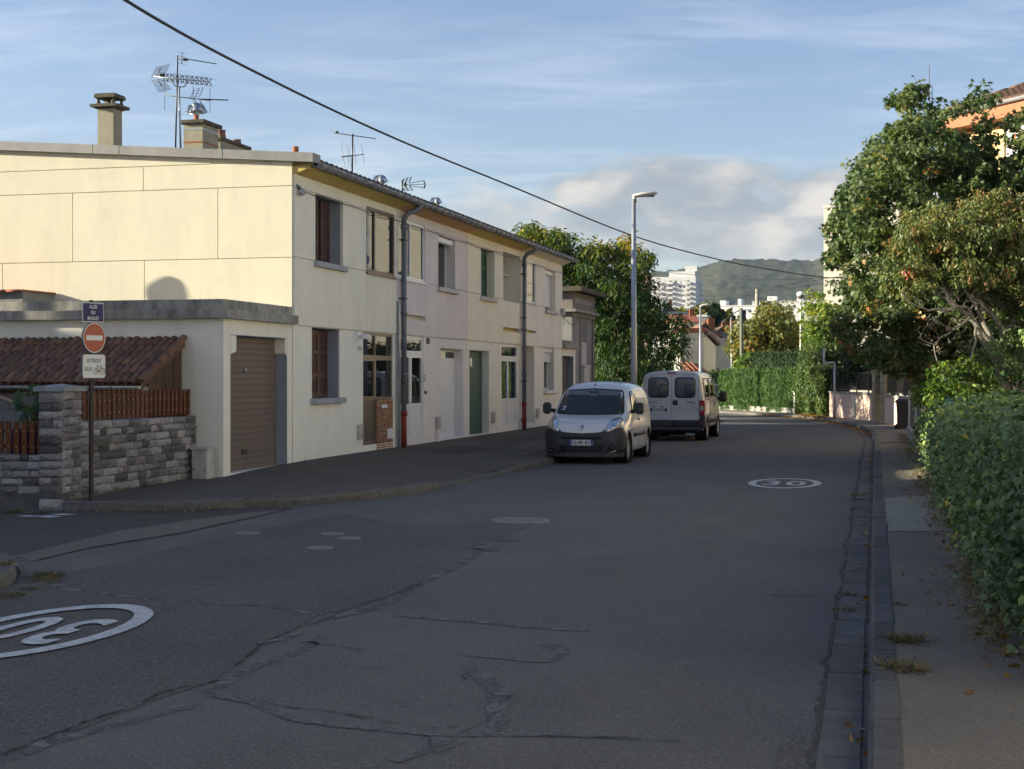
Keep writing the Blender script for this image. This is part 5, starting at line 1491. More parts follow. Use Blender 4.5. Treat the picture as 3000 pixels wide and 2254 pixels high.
def signpost():
    b = Vector((-6.01, 20.96, .10)); a = R(61)
    t = thing('traffic_sign', 'brown sign post with a blue street name plate, no entry disc and cycle exemption plate', 'sign', b, a)
    z = lambda v: EYE-(v-CV)*20.96/FOC-.10
    MB().bbox(-.03, .03, -.022, .022, -.05, z(880), .006).build('post', M['post_brown'], t)
    y0 = -.030
    def plate(name, w, h, zc, mat, rim, r=.03, th=.02):
        n = 5; pts = []
        for cx, cz, a0 in ((w/2-r, h/2-r, 0), (-w/2+r, h/2-r, 90), (-w/2+r, -h/2+r, 180), (w/2-r, -h/2+r, 270)):
            for k in range(n+1):
                an = R(a0+90*k/n); pts.append((cx+r*math.cos(an), zc+cz+r*math.sin(an)))
        p = MB().prism(pts, y0-th, y0, 'y').build(name, rim, t)
        f = .985
        ins = [(x*(1-.016/w*2*.5), zc+(zz_-zc)*(1-.016/h)) for x, zz_ in pts]
        MB().prism(ins, y0-th-.003, y0-th+.001, 'y').build('face', mat, p)
        return p
    zs = (z(887)+z(945))/2; hs = z(887)-z(945)
    p = plate('street_plate', .42, hs, zs, M['sign_blue'], M['sign_white'], .012, .008)
    yt = y0-.008-.0045
    for i, tx in enumerate(('ALLÉE', 'DU', 'MUGUET')):
        link('lettering', text_mesh(tx, .068, 0, sx=.82, bold=.0012), M['sign_white'], p, (0, yt, zs+.078-.082*i), (R(90), 0, 0))
    mb = MB();
    for (x0, x1, q0, q1) in ((-.200, .200, hs/2-.014, hs/2-.010), (-.200, .200, -hs/2+.010, -hs/2+.014), (-.200, -.196, -hs/2+.010, hs/2-.010), (.196, .200, -hs/2+.010, hs/2-.010)): mb.box(x0, x1, yt, yt+.001, zs+q0, zs+q1)
    mb.build('border', M['sign_white'], p)
    zd = (z(946)+z(1035))/2; rd = (z(946)-z(1035))/2
    d = MB().lathe([(.001, y0-.03), (rd, y0-.03), (rd, y0), (.001, y0)], 40, (0, 0, zd), 'y', smooth=False).build('no_entry_disc', M['sign_back'], t)
    MB().lathe([(.001, y0-.0325), (rd-.004, y0-.0325), (rd-.004, y0-.029)], 40, (0, 0, zd), 'y', smooth=False).build('rim', M['sign_white'], d)
    MB().lathe([(.001, y0-.0345), (rd-.016, y0-.0345), (rd-.016, y0-.031)], 40, (0, 0, zd), 'y', smooth=False).build('face', M['sign_red'], d)
    MB().box(-rd*.72, rd*.72, y0-.0365, y0-.034, zd-.035, zd+.035).build('bar', M['sign_white'], d)
    zp = (z(1038)+z(1109))/2; hp = z(1038)-z(1109)
    p = plate('exemption_plate', .45, hp, zp, M['sign_white'], M['sign_back'], .04, .025)
    yt = y0-.025-.0045
    link('lettering', text_mesh('INTERDIT', .082, 0, sx=.80, bold=.0012), M['sign_text'], p, (0, yt, zp+.075), (R(90), 0, 0))
    link('lettering', text_mesh('SAUF', .082, 0, sx=.78, bold=.0012), M['sign_text'], p, (-.115, yt, zp-.045), (R(90), 0, 0))
    bk = MB()
    def seg(x0, z0, x1, z1, w=.006):
        dx, dz = x1-x0, z1-z0; L_ = math.hypot(dx, dz); nx, nz = -dz/L_*w/2, dx/L_*w/2
        bk.prism([(x0+nx, z0+nz), (x1+nx, z1+nz), (x1-nx, z1-nz), (x0-nx, z0-nz)], yt-.001, yt+.001, 'y')
    bx_, bz, r = .10, zp-.07, .045
    for cx in (bx_-.065, bx_+.065):
        n = 20
        for k in range(n):
            a0, a1 = 2*math.pi*k/n, 2*math.pi*(k+1)/n
            seg(cx+r*math.cos(a0), bz+r*math.sin(a0), cx+r*math.cos(a1), bz+r*math.sin(a1), .006)
        for k in range(4): seg(cx-r*math.cos(k*.785), bz-r*math.sin(k*.785), cx+r*math.cos(k*.785), bz+r*math.sin(k*.785), .0015)
    A, B_, C_, E = (bx_-.065, bz), (bx_-.005, bz-.012), (bx_-.03, bz+.065), (bx_+.04, bz+.07)
    for q, w in (((A, B_), 1), ((A, C_), 1), ((B_, C_), 1), ((C_, E), 1), ((B_, E), 1), ((E, (bx_+.065, bz)), 1), ((C_, (bx_-.036, bz+.085)), 1), ((E, (bx_+.034, bz+.095)), 1), (((bx_-.055, bz+.087), (bx_-.02, bz+.087)), 1), (((bx_+.034, bz+.095), (bx_+.012, bz+.10)), 1), ((B_, (bx_+.005, bz-.035)), 1)): seg(*q[0], *q[1])
    bk.build('bicycle_symbol', M['sign_text'], p)
    MB().box(-.05, .05, -.03, .03, z(960), z(962)).build('clamp', M['dark_metal'], t)
    MB().lathe([(.06, -.04), (.06, .015), (.001, .02)], 12).build('footing', M['concrete'], t)
signpost()
pz = Vector((-7.6, 21.9, 0))
A = at(-60, 1140, 21.6); B = at(118, 1212, 21.9)
o = MB().tube([A, B], .035, 6).build('timber_beam', None); o.data.materials.append(surf('bare_timber', (.42, .29, .21), (.34, .23, .165), 5, .8, .1))
props(o, 'pale bare timber beam leaning behind the low picket fence', 'beam')
c = at(72, 1290, 21.6)
t = MB().lathe([(.001, 0), (.16, 0), (.20, .42), (.215, .44), (.195, .44), (.18, .38), (.001, .38)], 20).build('plant_tub', plain('blue_plastic', (.02, .025, .16), .45), None, loc=(c.x, c.y, .085), scale=(1, 1, 2.4))
props(t, 'tall blue plastic plant tub behind the low picket fence', 'tub')
# ================================================================== vehicles
def car_paint(name, c, rough=0.28):
    m, nt, b = new_mat(name)
    N = nt.nodes.new; L = nt.links.new
    n = N('ShaderNodeTexNoise'); n.inputs['Scale'].default_value = 2.2; n.inputs['Detail'].default_value = 8
    tc = N('ShaderNodeTexCoord'); L(tc.outputs['Object'], n.inputs['Vector'])
    sp = N('ShaderNodeSeparateXYZ'); L(tc.outputs['Object'], sp.inputs[0])
    mr = N('ShaderNodeMapRange'); mr.inputs['From Min'].default_value = .45; mr.inputs['From Max'].default_value = .8; mr.inputs['To Max'].default_value = .30
    L(n.outputs['Fac'], mr.inputs['Value'])
    mx = N('ShaderNodeMix'); mx.data_type = 'RGBA'; mx.inputs[6].default_value = (*c, 1); mx.inputs[7].default_value = (*[x*.72 for x in c], 1)
    L(mr.outputs[0], mx.inputs[0]); L(mx.outputs[2], b.inputs['Base Color'])
    b.inputs['Roughness'].default_value = rough + .1
    b.inputs['Coat Weight'].default_value = 0.8; b.inputs['Coat Roughness'].default_value = 0.06
    return m
M['paint_white'] = car_paint('white_car_paint', (0.66, 0.66, 0.67))
M['paint_white2'] = car_paint('dusty_white_car_paint', (0.60, 0.60, 0.62), .35)
M['paint_dark'] = car_paint('dark_grey_car_paint', (0.035, 0.042, 0.05))
M['bumper'] = surf('dark_grey_bumper_plastic', (0.040, 0.041, 0.048), (0.032, 0.033, 0.038), scale=6, rough=0.55, bump=0.05, bscale=200, spec=0.4)
M['auto_glass'] = plain('tinted_auto_glass', (0.020, 0.026, 0.028), 0.03, 0.0, 1.6)
M['auto_glass_pale'] = plain('van_rear_glass', (0.10, 0.118, 0.132), 0.05, 0.0, 1.55)
M['rubber'] = surf('tyre_rubber', (0.022, 0.022, 0.023), (0.03, 0.03, 0.03), scale=8, rough=0.85, bump=0.1)
M['rim'] = surf('hubcap', (0.42, 0.42, 0.43), (0.33, 0.33, 0.34), scale=8, rough=0.4, bump=0.0, metal=0.4)
M['lens'] = plain('headlamp_lens', (0.50, 0.51, 0.52), 0.08, 0.35, 1.6)
M['lamp_in'] = plain('headlamp_reflector', (0.75, 0.76, 0.78), 0.12, 0.95)
M['chrome'] = plain('chrome', (0.72, 0.72, 0.73), 0.12, 1.0)
M['seam'] = plain('panel_gap', (0.03, 0.03, 0.03), 0.9)
M['tail_red'] = plain('tail_lamp_red', (0.30, 0.012, 0.012), 0.15, 0.0, 1.6)
M['tail_clear'] = plain('tail_lamp_clear', (0.42, 0.36, 0.36), 0.15, 0.0, 1.6)
M['plate'] = plain('number_plate_white', (0.62, 0.63, 0.66), 0.4)
M['plate_blue'] = plain('number_plate_blue', (0.02, 0.035, 0.25), 0.4)
M['visor'] = plain('sun_visor_behind_glass', (0.11, 0.125, 0.12), 0.06, 0.0, 1.5)
M['visor2'] = plain('cab_fabric_behind_glass', (0.07, 0.08, 0.088), 0.06, 0.0, 1.5)
M['sticker'] = plain('sticker_white_blue', (0.45, 0.52, 0.62), 0.3)
M['logo_ink'] = plain('faded_blue_lettering', (0.20, 0.23, 0.38), 0.5)
M['amber'] = plain('amber_lens', (0.55, 0.25, 0.07), 0.2)
def loft_body(stations, cap_scale=.55, levels=2):
    mb = MB(); n = len(stations[0][1])
    ringn = 2*n-2
    vs = []
    for x, pts in stations:
        right = [(x, -y, z) for y, z in pts]; left = [(x, y, z) for y, z in pts[1:-1]][::-1]
        vs += right+left
    fs = []
    for i in range(len(stations)-1):
        for k in range(ringn):
            k2 = (k+1) % ringn
            fs.append((i*ringn+k, i*ringn+k2, (i+1)*ringn+k2, (i+1)*ringn+k))
    for end, i in ((0, 0), (1, len(stations)-1)):
        ring = [vs[i*ringn+k] for k in range(ringn)]
        zc = sum(p[2] for p in ring)/ringn
        b = len(vs)
        for p in ring: vs.append((p[0]+(-.004 if not end else .004), p[1]*cap_scale, zc+(p[2]-zc)*cap_scale))
        for k in range(ringn):
            k2 = (k+1) % ringn; fs.append((i*ringn+k, i*ringn+k2, b+k2, b+k))
        fs.append(tuple(range(b, b+ringn)))
    mb.add(vs, fs, True)
    me = mb.mesh('body_cage')
    o = link('body_cage', me)
    o.modifiers.new('s', 'SUBSURF').levels = levels
    out = eval_mesh(o)
    bpy.data.objects.remove(o)
    return out
def cut_arches(me, arches, r, y_in, y_out):
    o = link('body_tmp', me)
    cutters = []
    for ax, az in arches:
        for s in (-1, 1):
            c = MB().lathe([(0.0005, s*y_in), (r, s*y_in), (r, s*y_out), (0.0005, s*y_out)], 36, (ax, 0, az), 'y', smooth=False).mesh('cut')
            bm = bmesh.new(); bm.from_mesh(c); bmesh.ops.remove_doubles(bm, verts=bm.verts[:], dist=.002); bmesh.ops.recalc_face_normals(bm, faces=bm.faces[:]); bm.to_mesh(c); bm.free()
            co = link('cut_tmp', c); cutters.append(co)
            m = o.modifiers.new('b', 'BOOLEAN'); m.operation = 'DIFFERENCE'; m.object = co; m.solver = 'EXACT'
    out = eval_mesh(o)
    for c in cutters: bpy.data.objects.remove(c)
    bpy.data.objects.remove(o)
    for p in out.polygons: p.use_smooth = True
    return out
class Skin:
    def __init__(s, me):
        bm = bmesh.new(); bm.from_mesh(me); s.t = BVHTree.FromBMesh(bm); bm.free()
    def hit(s, a, b, axis):
        if axis == 'f': o, d = Vector((-3, a, b)), Vector((1, 0, 0))
        elif axis == 'r': o, d = Vector((9, a, b)), Vector((-1, 0, 0))
        elif axis == '-y': o, d = Vector((a, -4, b)), Vector((0, 1, 0))
        elif axis == '+y': o, d = Vector((a, 4, b)), Vector((0, -1, 0))
        else: o, d = Vector((a, b, 5)), Vector((0, 0, -1))
        h = s.t.ray_cast(o, d)
        if h[0] is None:
            h = s.t.find_nearest(o+d*3.5)
        n = h[1] if h[1].dot(d) < 0 else -h[1]
        return h[0], (n*.75-d*.25).normalized()
    def patch(s, mb, outline, axis, off=.004, rings=4, n=None, blend=None, thick=0.0):
        pts = outline if n is None else dense(outline, n)
        cx = sum(p[0] for p in pts)/len(pts); cy = sum(p[1] for p in pts)/len(pts)
        vs = []; m = len(pts)
        h, d = s.hit(cx, cy, axis); vs.append(h+d*off)
        for r in range(1, rings+1):
            f = r/rings
            for p in pts:
                h, d = s.hit(cx+(p[0]-cx)*f, cy+(p[1]-cy)*f, axis); vs.append(h+d*off)
        fs = [(0, 1+k, 1+(k+1) % m) for k in range(m)]
        for r in range(rings-1):
            for k in range(m):
                k2 = (k+1) % m; fs.append((1+r*m+k, 1+r*m+k2, 1+(r+1)*m+k2, 1+(r+1)*m+k))
        if off > .006:
            b = len(vs)
            for p in pts:
                h, d = s.hit(p[0], p[1], axis); vs.append(h-d*.004)
            q = 1+(rings-1)*m
            for k in range(m): k2 = (k+1) % m; fs.append((q+k, q+k2, b+k2, b+k))
        mb.add(vs, fs, True); return mb
    def line(s, mb, path, axis, w=.008, off=.003, n=24):
        P_ = dense(path, n, closed=False); pts = [s.hit(a, b, axis) for a, b in P_]
        mb.tube([h+d*(off-w*.5) for h, d in pts], w*.6, 4); return mb
def dense(o, n, closed=True):
    P_ = list(o)+([o[0]] if closed else [])
    L_ = [0]
    for a, b in zip(P_, P_[1:]): L_.append(L_[-1]+math.hypot(b[0]-a[0], b[1]-a[1]))
    out = []; k = n if closed else n-1
    for i in range(n):
        s = L_[-1]*i/k
        j = 0
        while j < len(L_)-2 and L_[j+1] < s: j += 1
        f = (s-L_[j])/max(L_[j+1]-L_[j], 1e-9)
        out.append((P_[j][0]+(P_[j+1][0]-P_[j][0])*f, P_[j][1]+(P_[j+1][1]-P_[j][1])*f))
    return out
def rrect(x0, x1, z0, z1, r=.05, n=5):
    r = min(r, abs(x1-x0)*.49, abs(z1-z0)*.49); pts = []
    for cx, cz, a0 in ((x1-r, z1-r, 0), (x0+r, z1-r, 90), (x0+r, z0+r, 180), (x1-r, z0+r, 270)):
        for k in range(n+1): a = R(a0+90*k/n); pts.append((cx+r*math.cos(a), cz+r*math.sin(a)))
    return pts
def disc(cx, cz, r, n=20): return [(cx+r*math.cos(2*math.pi*k/n), cz+r*math.sin(2*math.pi*k/n)) for k in range(n)]
def wheel(parent, x, y, r, w, s, spokes=6, rimr=.62):
    prof = [(r*.60, y-s*w/2), (r*.9, y-s*w/2), (r, y-s*w*.36), (r, y+s*w*.36), (r*.93, y+s*w*.48), (r*.72, y+s*w*.5), (r*.66, y+s*w*.44)]
    t = MB().lathe(prof, 32, (x, 0, r), 'y').build('wheel', M['rubber'], parent)
    mb = MB(); q = y+s*w*.42
    mb.lathe([(r*.68, q), (r*.64, q+s*.012), (r*.60, q-s*.0), (r*.58, q-s*.03)], 32, (x, 0, r), 'y')
    mb.lathe([(.0005, q+s*.015), (r*.16, q+s*.012), (r*.2, q-s*.005)], 16, (x, 0, r), 'y')
    for k in range(spokes):
        a = 2*math.pi*k/spokes+.3
        c, n = math.cos(a), math.sin(a)
        w0, w1 = r*.10, r*.15
        mb.add([(x+c*r*.15-n*w0, q+s*.008, r+n*r*.15+c*w0), (x+c*r*.15+n*w0, q+s*.008, r+n*r*.15-c*w0), (x+c*r*.62+n*w1, q+s*.002, r+n*r*.62-c*w1), (x+c*r*.62-n*w1, q+s*.002, r+n*r*.62+c*w1)], [(0, 1, 2, 3)])
    rim = mb.build('rim', M['rim'], t)
    MB().lathe([(.0005, q-s*.035), (r*.62, q-s*.035)], 24, (x, 0, r), 'y').build('brake', M['dark'], t)
    return t
def arch_liner(parent, x, z, r, y0, y1):
    for s in (-1, 1):
        MB().lathe([(r*.99, s*y1), (r*.99, s*y0), (.02, s*y0)], 28, (x, 0, z), 'y').build('wheel_arch', M['dark'], parent)
def text_on(parent, txt, size, loc, rot, mat, sx=1.0, bold=.0, shear=0.0, name='lettering', spacing=1.0):
    return link(name, text_mesh(txt, size, 0, sx=sx, bold=bold, shear=shear, spacing=spacing), mat, parent, loc, rot)
def small_van():
    O = Vector((1.50, 31.72, 0))
    t = thing('parked_van', 'small white delivery van with dark grey front bumper parked facing down the street', 'van', O, ROWROT)
    S_ = []
    def st(x, *p): S_.append((x, list(p)))
    st(.00, (0, .25), (.42, .25), (.52, .29), (.56, .40), (.57, .50), (.56, .58), (.50, .66), (.40, .71), (.24, .725), (0, .73))
    st(.07, (0, .21), (.62, .21), (.72, .26), (.765, .40), (.775, .55), (.76, .66), (.66, .78), (.52, .83), (.30, .845), (0, .85))
    st(.25, (0, .20), (.74, .20), (.84, .25), (.875, .42), (.88, .60), (.86, .78), (.76, .90), (.60, .925), (.33, .935), (0, .94))
    st(.62, (0, .20), (.80, .20), (.89, .25), (.905, .45), (.91, .65), (.895, .86), (.81, .985), (.66, 1.005), (.36, 1.015), (0, 1.02))
    st(.92, (0, .20), (.82, .20), (.895, .25), (.91, .45), (.915, .68), (.90, .92), (.82, 1.03), (.70, 1.045), (.38, 1.055), (0, 1.06))
    st(1.06, (0, .20), (.82, .20), (.895, .25), (.91, .45), (.915, .70), (.90, .96), (.825, 1.11), (.73, 1.17), (.40, 1.20), (0, 1.21))
    st(1.36, (0, .20), (.82, .20), (.895, .25), (.91, .45), (.915, .70), (.895, 1.00), (.83, 1.27), (.72, 1.46), (.42, 1.52), (0, 1.535))
    st(1.62, (0, .20), (.82, .20), (.895, .25), (.91, .45), (.915, .72), (.89, 1.02), (.83, 1.36), (.725, 1.62), (.44, 1.70), (0, 1.715))
    st(2.0, (0, .20), (.82, .20), (.895, .25), (.91, .45), (.915, .72), (.89, 1.03), (.83, 1.40), (.735, 1.68), (.46, 1.775), (0, 1.795))
    st(2.9, (0, .20), (.82, .20), (.895, .25), (.91, .45), (.915, .72), (.89, 1.03), (.83, 1.40), (.74, 1.69), (.47, 1.79), (0, 1.81))
    st(3.7, (0, .22), (.82, .22), (.895, .27), (.91, .45), (.915, .72), (.89, 1.03), (.83, 1.39), (.74, 1.67), (.47, 1.765), (0, 1.785))
    st(4.08, (0, .28), (.80, .28), (.87, .33), (.89, .48), (.895, .72), (.87, 1.03), (.815, 1.38), (.73, 1.63), (.46, 1.71), (0, 1.73))
    st(4.18, (0, .32), (.74, .32), (.81, .37), (.83, .50), (.835, .72), (.81, 1.03), (.76, 1.36), (.68, 1.57), (.43, 1.64), (0, 1.66))
    me = loft_body(S_)
    sk = Skin(me)
    wr = .315; wf, wb = .88, 3.56
    me2 = cut_arches(me, ((wf, wr+.02), (wb, wr+.02)), .375, .60, 1.2)
    body = link('body', me2, M['paint_white'], t)
    for x in (wf, wb): arch_liner(t, x, wr+.02, .374, .58, .90)
    for x in (wf, wb):
        for s in (-1, 1): wheel(t, x, s*.775, wr, .20, s, 6)
    MB().box(.4, 4.0, -.75, .75, .19, .26).build('underbody', M['dark'], t)
    lp = [(-.012, 0), (-.008, .3), (.02, .5), (.07, .64), (.16, .76), (.32, .85), (.5, .86)]
    MB().prism([(a, -b) for a, b in lp[::-1]]+lp[1:], .165, .262, 'z').build('front_lip', M['bumper'], t)
    mb = MB()
    top = [(-.855, .80), (-.80, .80), (-.62, .745), (-.50, .715), (-.30, .69), (0, .675), (.30, .69), (.50, .715), (.62, .745), (.80, .80), (.855, .80)]
    bot = [(.855, .30), (.80, .25), (.60, .215), (.3, .21), (0, .21), (-.3, .21), (-.60, .215), (-.80, .25), (-.855, .30)]
    sk.patch(mb, top+bot, 'f', .012, 6, 72)
    bump = mb.build('front_bumper', M['bumper'], t)
    for ax in ('-y', '+y'):
        mb = MB(); sk.patch(mb, [(.02, .26), (.015, .72), (.08, .80), (.20, .81), (.32, .78), (.48, .66), (.535, .55), (.50, .42), (.49, .25)], ax, .010, 4, 40); mb.build('bumper_corner', M['bumper'], t)
    mb = MB(); sk.patch(mb, rrect(-.45, .45, .55, .60, .02), 'f', .0165, 2, 40); mb.build('upper_grille', M['dark'], bump)
    mb = MB(); sk.patch(mb, [(-.50, .425), (.50, .425), (.47, .34), (.38, .25), (-.38, .25), (-.47, .34)], 'f', .0165, 3, 48); lg = mb.build('lower_grille', M['dark'], bump)
    for z in (.295, .345, .39):
        mb = MB(); sk.patch(mb, rrect(-.46+(.39-z)*.7, .46-(.39-z)*.7, z-.006, z+.006, .004), 'f', .024, 1, 40); mb.build('grille_bar', M['bumper'], bump)
    for s in (-1, 1):
        mb = MB(); sk.patch(mb, disc(s*.645, .385, .075), 'f', .015, 2); f = mb.build('fog_lamp_surround', M['dark'], t)
        mb = MB(); sk.patch(mb, disc(s*.645, .385, .045, 14), 'f', .022, 2); mb.build('fog_lamp', M['bumper'], f)
        ol = [(s*a, b) for a, b in ((.50, .705), (.515, .80), (.555, .885), (.63, .965), (.715, 1.005), (.79, .985), (.835, .91), (.825, .83), (.77, .785), (.70, .765), (.645, .73), (.57, .70))]
        mb = MB(); sk.patch(mb, ol, 'f', .010, 4, 40); hl = mb.build('headlight', M['lens'], t)
        mb = MB(); sk.patch(mb, disc(s*.665, .865, .095, 18), 'f', .014, 3); mb.build('reflector', M['lamp_in'], hl)
        mb = MB(); sk.patch(mb, disc(s*.575, .765, .048, 14), 'f', .015, 2); mb.build('reflector', M['lamp_in'], hl)
        mb = MB(); sk.patch(mb, disc(s*.575, .765, .028, 12), 'f', .018, 2); mb.build('bulb', M['lens'], hl)
        mb = MB(); sk.patch(mb, [(s*.66, .755), (s*.74, .775), (s*.80, .80), (s*.80, .83), (s*.70, .79)], 'f', .014, 2, 20); mb.build('turn_signal', M['amber'], hl)
    pl = MB().bbox(-.032, -.018, -.26, .26, .415, .535, .004).build('number_plate', M['plate'], t)
    for s in (-1, 1): MB().box(-.0345, -.031, s*.26-s*.052, s*.26, .417, .533).build('blue_band', M['plate_blue'], pl)
    text_on(pl, 'AS-481-BX', .118, (-.0355, 0, .475), (R(90), 0, R(-90)), M['seam'], .72, .002)
    text_on(pl, '63', .05, (-.0365, -.234, .45), (R(90), 0, R(-90)), M['plate'], .8)
    text_on(pl, 'F', .05, (-.0365, .234, .45), (R(90), 0, R(-90)), M['plate'], .8)
    mb = MB()
    def dia(h, w): return [(0, .80+h), (w, .80+h*.30), (w, .80-h*.30), (0, .80-h), (-w, .80-h*.30), (-w, .80+h*.30)]
    sk.patch(mb, [(0, .868), (.058, .80), (0, .732), (-.058, .80)], 'f', .012, 2, 32); em = mb.build('emblem_ground', M['seam'], t)
    mb = MB()
    ou = dense([(0, .862), (.052, .80), (0, .738), (-.052, .80)], 32); inn = dense([(0, .832), (.017, .80), (0, .768), (-.017, .80)], 32)
    vs = []
    for a in ou: h, d = sk.hit(a[0], a[1], 'f'); vs.append(h+d*.017)
    for a in inn: h, d = sk.hit(a[0], a[1], 'f'); vs.append(h+d*.023)
    mb.add(vs, [(k, (k+1) % 32, 32+(k+1) % 32, 32+k) for k in range(32)]); mb.build('emblem', M['chrome'], em)
    ws = [(-.74, 1.065), (-.765, 1.11), (-.715, 1.36), (-.67, 1.53), (-.62, 1.60), (0, 1.635), (.62, 1.60), (.67, 1.53), (.715, 1.36), (.765, 1.11), (.74, 1.065), (.4, 1.052), (0, 1.047), (-.4, 1.052)]
    mb = MB(); sk.patch(mb, ws, 'f', .006, 6, 72); w_ = mb.build('windscreen', M['seam'], t)
    ws2 = [(y*.925, 1.34+(z-1.34)*.89) for y, z in ws]
    mb = MB(); sk.patch(mb, ws2, 'f', .010, 6, 72); mb.build('pane', M['auto_glass'], w_)
    for a, b in ((-.56, -.10), (.10, .56)):
        mb = MB(); sk.patch(mb, rrect(a, b, 1.475, 1.565, .03), 'f', .013, 2, 28); mb.build('sun_visor', M['visor'], w_)
    mb = MB(); sk.patch(mb, rrect(-.10, .10, 1.455, 1.52, .02), 'f', .0155, 2, 20); mb.build('mirror', M['visor'], w_)
    for a in (.38, .44): pass
    for (y, z) in ((.60, 1.22), (.615, 1.165)):
        mb = MB(); sk.patch(mb, rrect(y-.03, y+.03, z-.02, z+.02, .004), 'f', .0145, 1, 12); mb.build('sticker', M['sticker'], w_)
    mb = MB(); sk.patch(mb, [(-.62, 1.12), (-.60, 1.19), (-.50, 1.24), (-.36, 1.24), (-.26, 1.19), (-.24, 1.12), (-.28, 1.12), (-.30, 1.18), (-.38, 1.215), (-.48, 1.215), (-.56, 1.18), (-.58, 1.12)], 'f', .013, 1, 24)
    for a, b in ((-.68, -.02), (.03, .68)):
        mb = MB(); sk.line(mb, [(a, 1.075), ((a+b)/2, 1.10), (b, 1.085)], 'f', .016, .022); mb.build('wiper', M['black_plastic'], t)
    mb = MB(); sk.line(mb, [(-.52, .90), (-.25, .895), (0, .893), (.25, .895), (.52, .90)], 'f', .007, .002); sk.line(mb, [(-.52, .90), (-.62, .985)], 'f', .007, .002); sk.line(mb, [(.52, .90), (.62, .985)], 'f', .007, .002); mb.build('bonnet_gap', M['seam'], t)
    for ax, s in (('-y', -1), ('+y', 1)):
        wn = [(1.33, 1.09), (1.42, 1.22), (1.55, 1.40), (1.68, 1.53), (1.80, 1.575), (2.02, 1.58), (2.10, 1.50), (2.14, 1.30), (2.14, 1.08), (1.8, 1.07)]
        mb = MB(); sk.patch(mb, wn, ax, .005, 4, 48); sw = mb.build('side_window', M['seam'], t)
        mb = MB(); sk.patch(mb, [(1.755+(x-1.755)*.93, 1.32+(z-1.32)*.93) for x, z in wn], ax, .009, 4, 48); mb.build('pane', M['glass'], sw)
        mb = MB(); sk.line(mb, rrect(2.34, 3.55, 1.09, 1.58, .12)+[(2.34+.0, 1.3)], ax, .008, .002, 60); mb.build('panel_press_line', M['seam'], t)
        mb = MB(); sk.line(mb, [(1.28, 1.06), (1.25, .7), (1.27, .36), (1.40, .27), (2.05, .27), (2.2, .45), (2.23, .9), (2.22, 1.3), (2.14, 1.58), (2.0, 1.63), (1.75, 1.62), (1.5, 1.45), (1.28, 1.08)], ax, .007, .002, 80); mb.build('door_gap', M['seam'], t)
        mb = MB(); sk.patch(mb, rrect(1.33, 2.95, .56, .65, .02), ax, .016, 1, 40); mb.build('side_moulding', M['bumper'], t)
        mb = MB(); sk.patch(mb, rrect(2.02, 2.20, .91, .955, .02), ax, .022, 1, 24); mb.build('door_handle', M['black_plastic'], t)
        mb = MB(); cx, cy, cz = 1.30, s*1.055, 1.19
        mb.bbox(cx-.07, cx+.06, cy-.095, cy+.095, cz-.13, cz+.13, .045)
        mb.tube([(1.36, s*.86, 1.12), (1.33, s*.99, 1.15)], [.05, .04], 8)
        mb.build('mirror', M['black_plastic'], t)
    ant = sk.hit(1.70, .02, 'z')[0]
    MB().tube([(1.68, .02, ant.z-.01), (1.70, .02, ant.z+.03)], [.03, .012], 8).tube([(1.69, .02, ant.z), (1.9, -.02, ant.z+.42)], .004, 5).build('antenna', M['black_plastic'], t)
    return t
small_van()
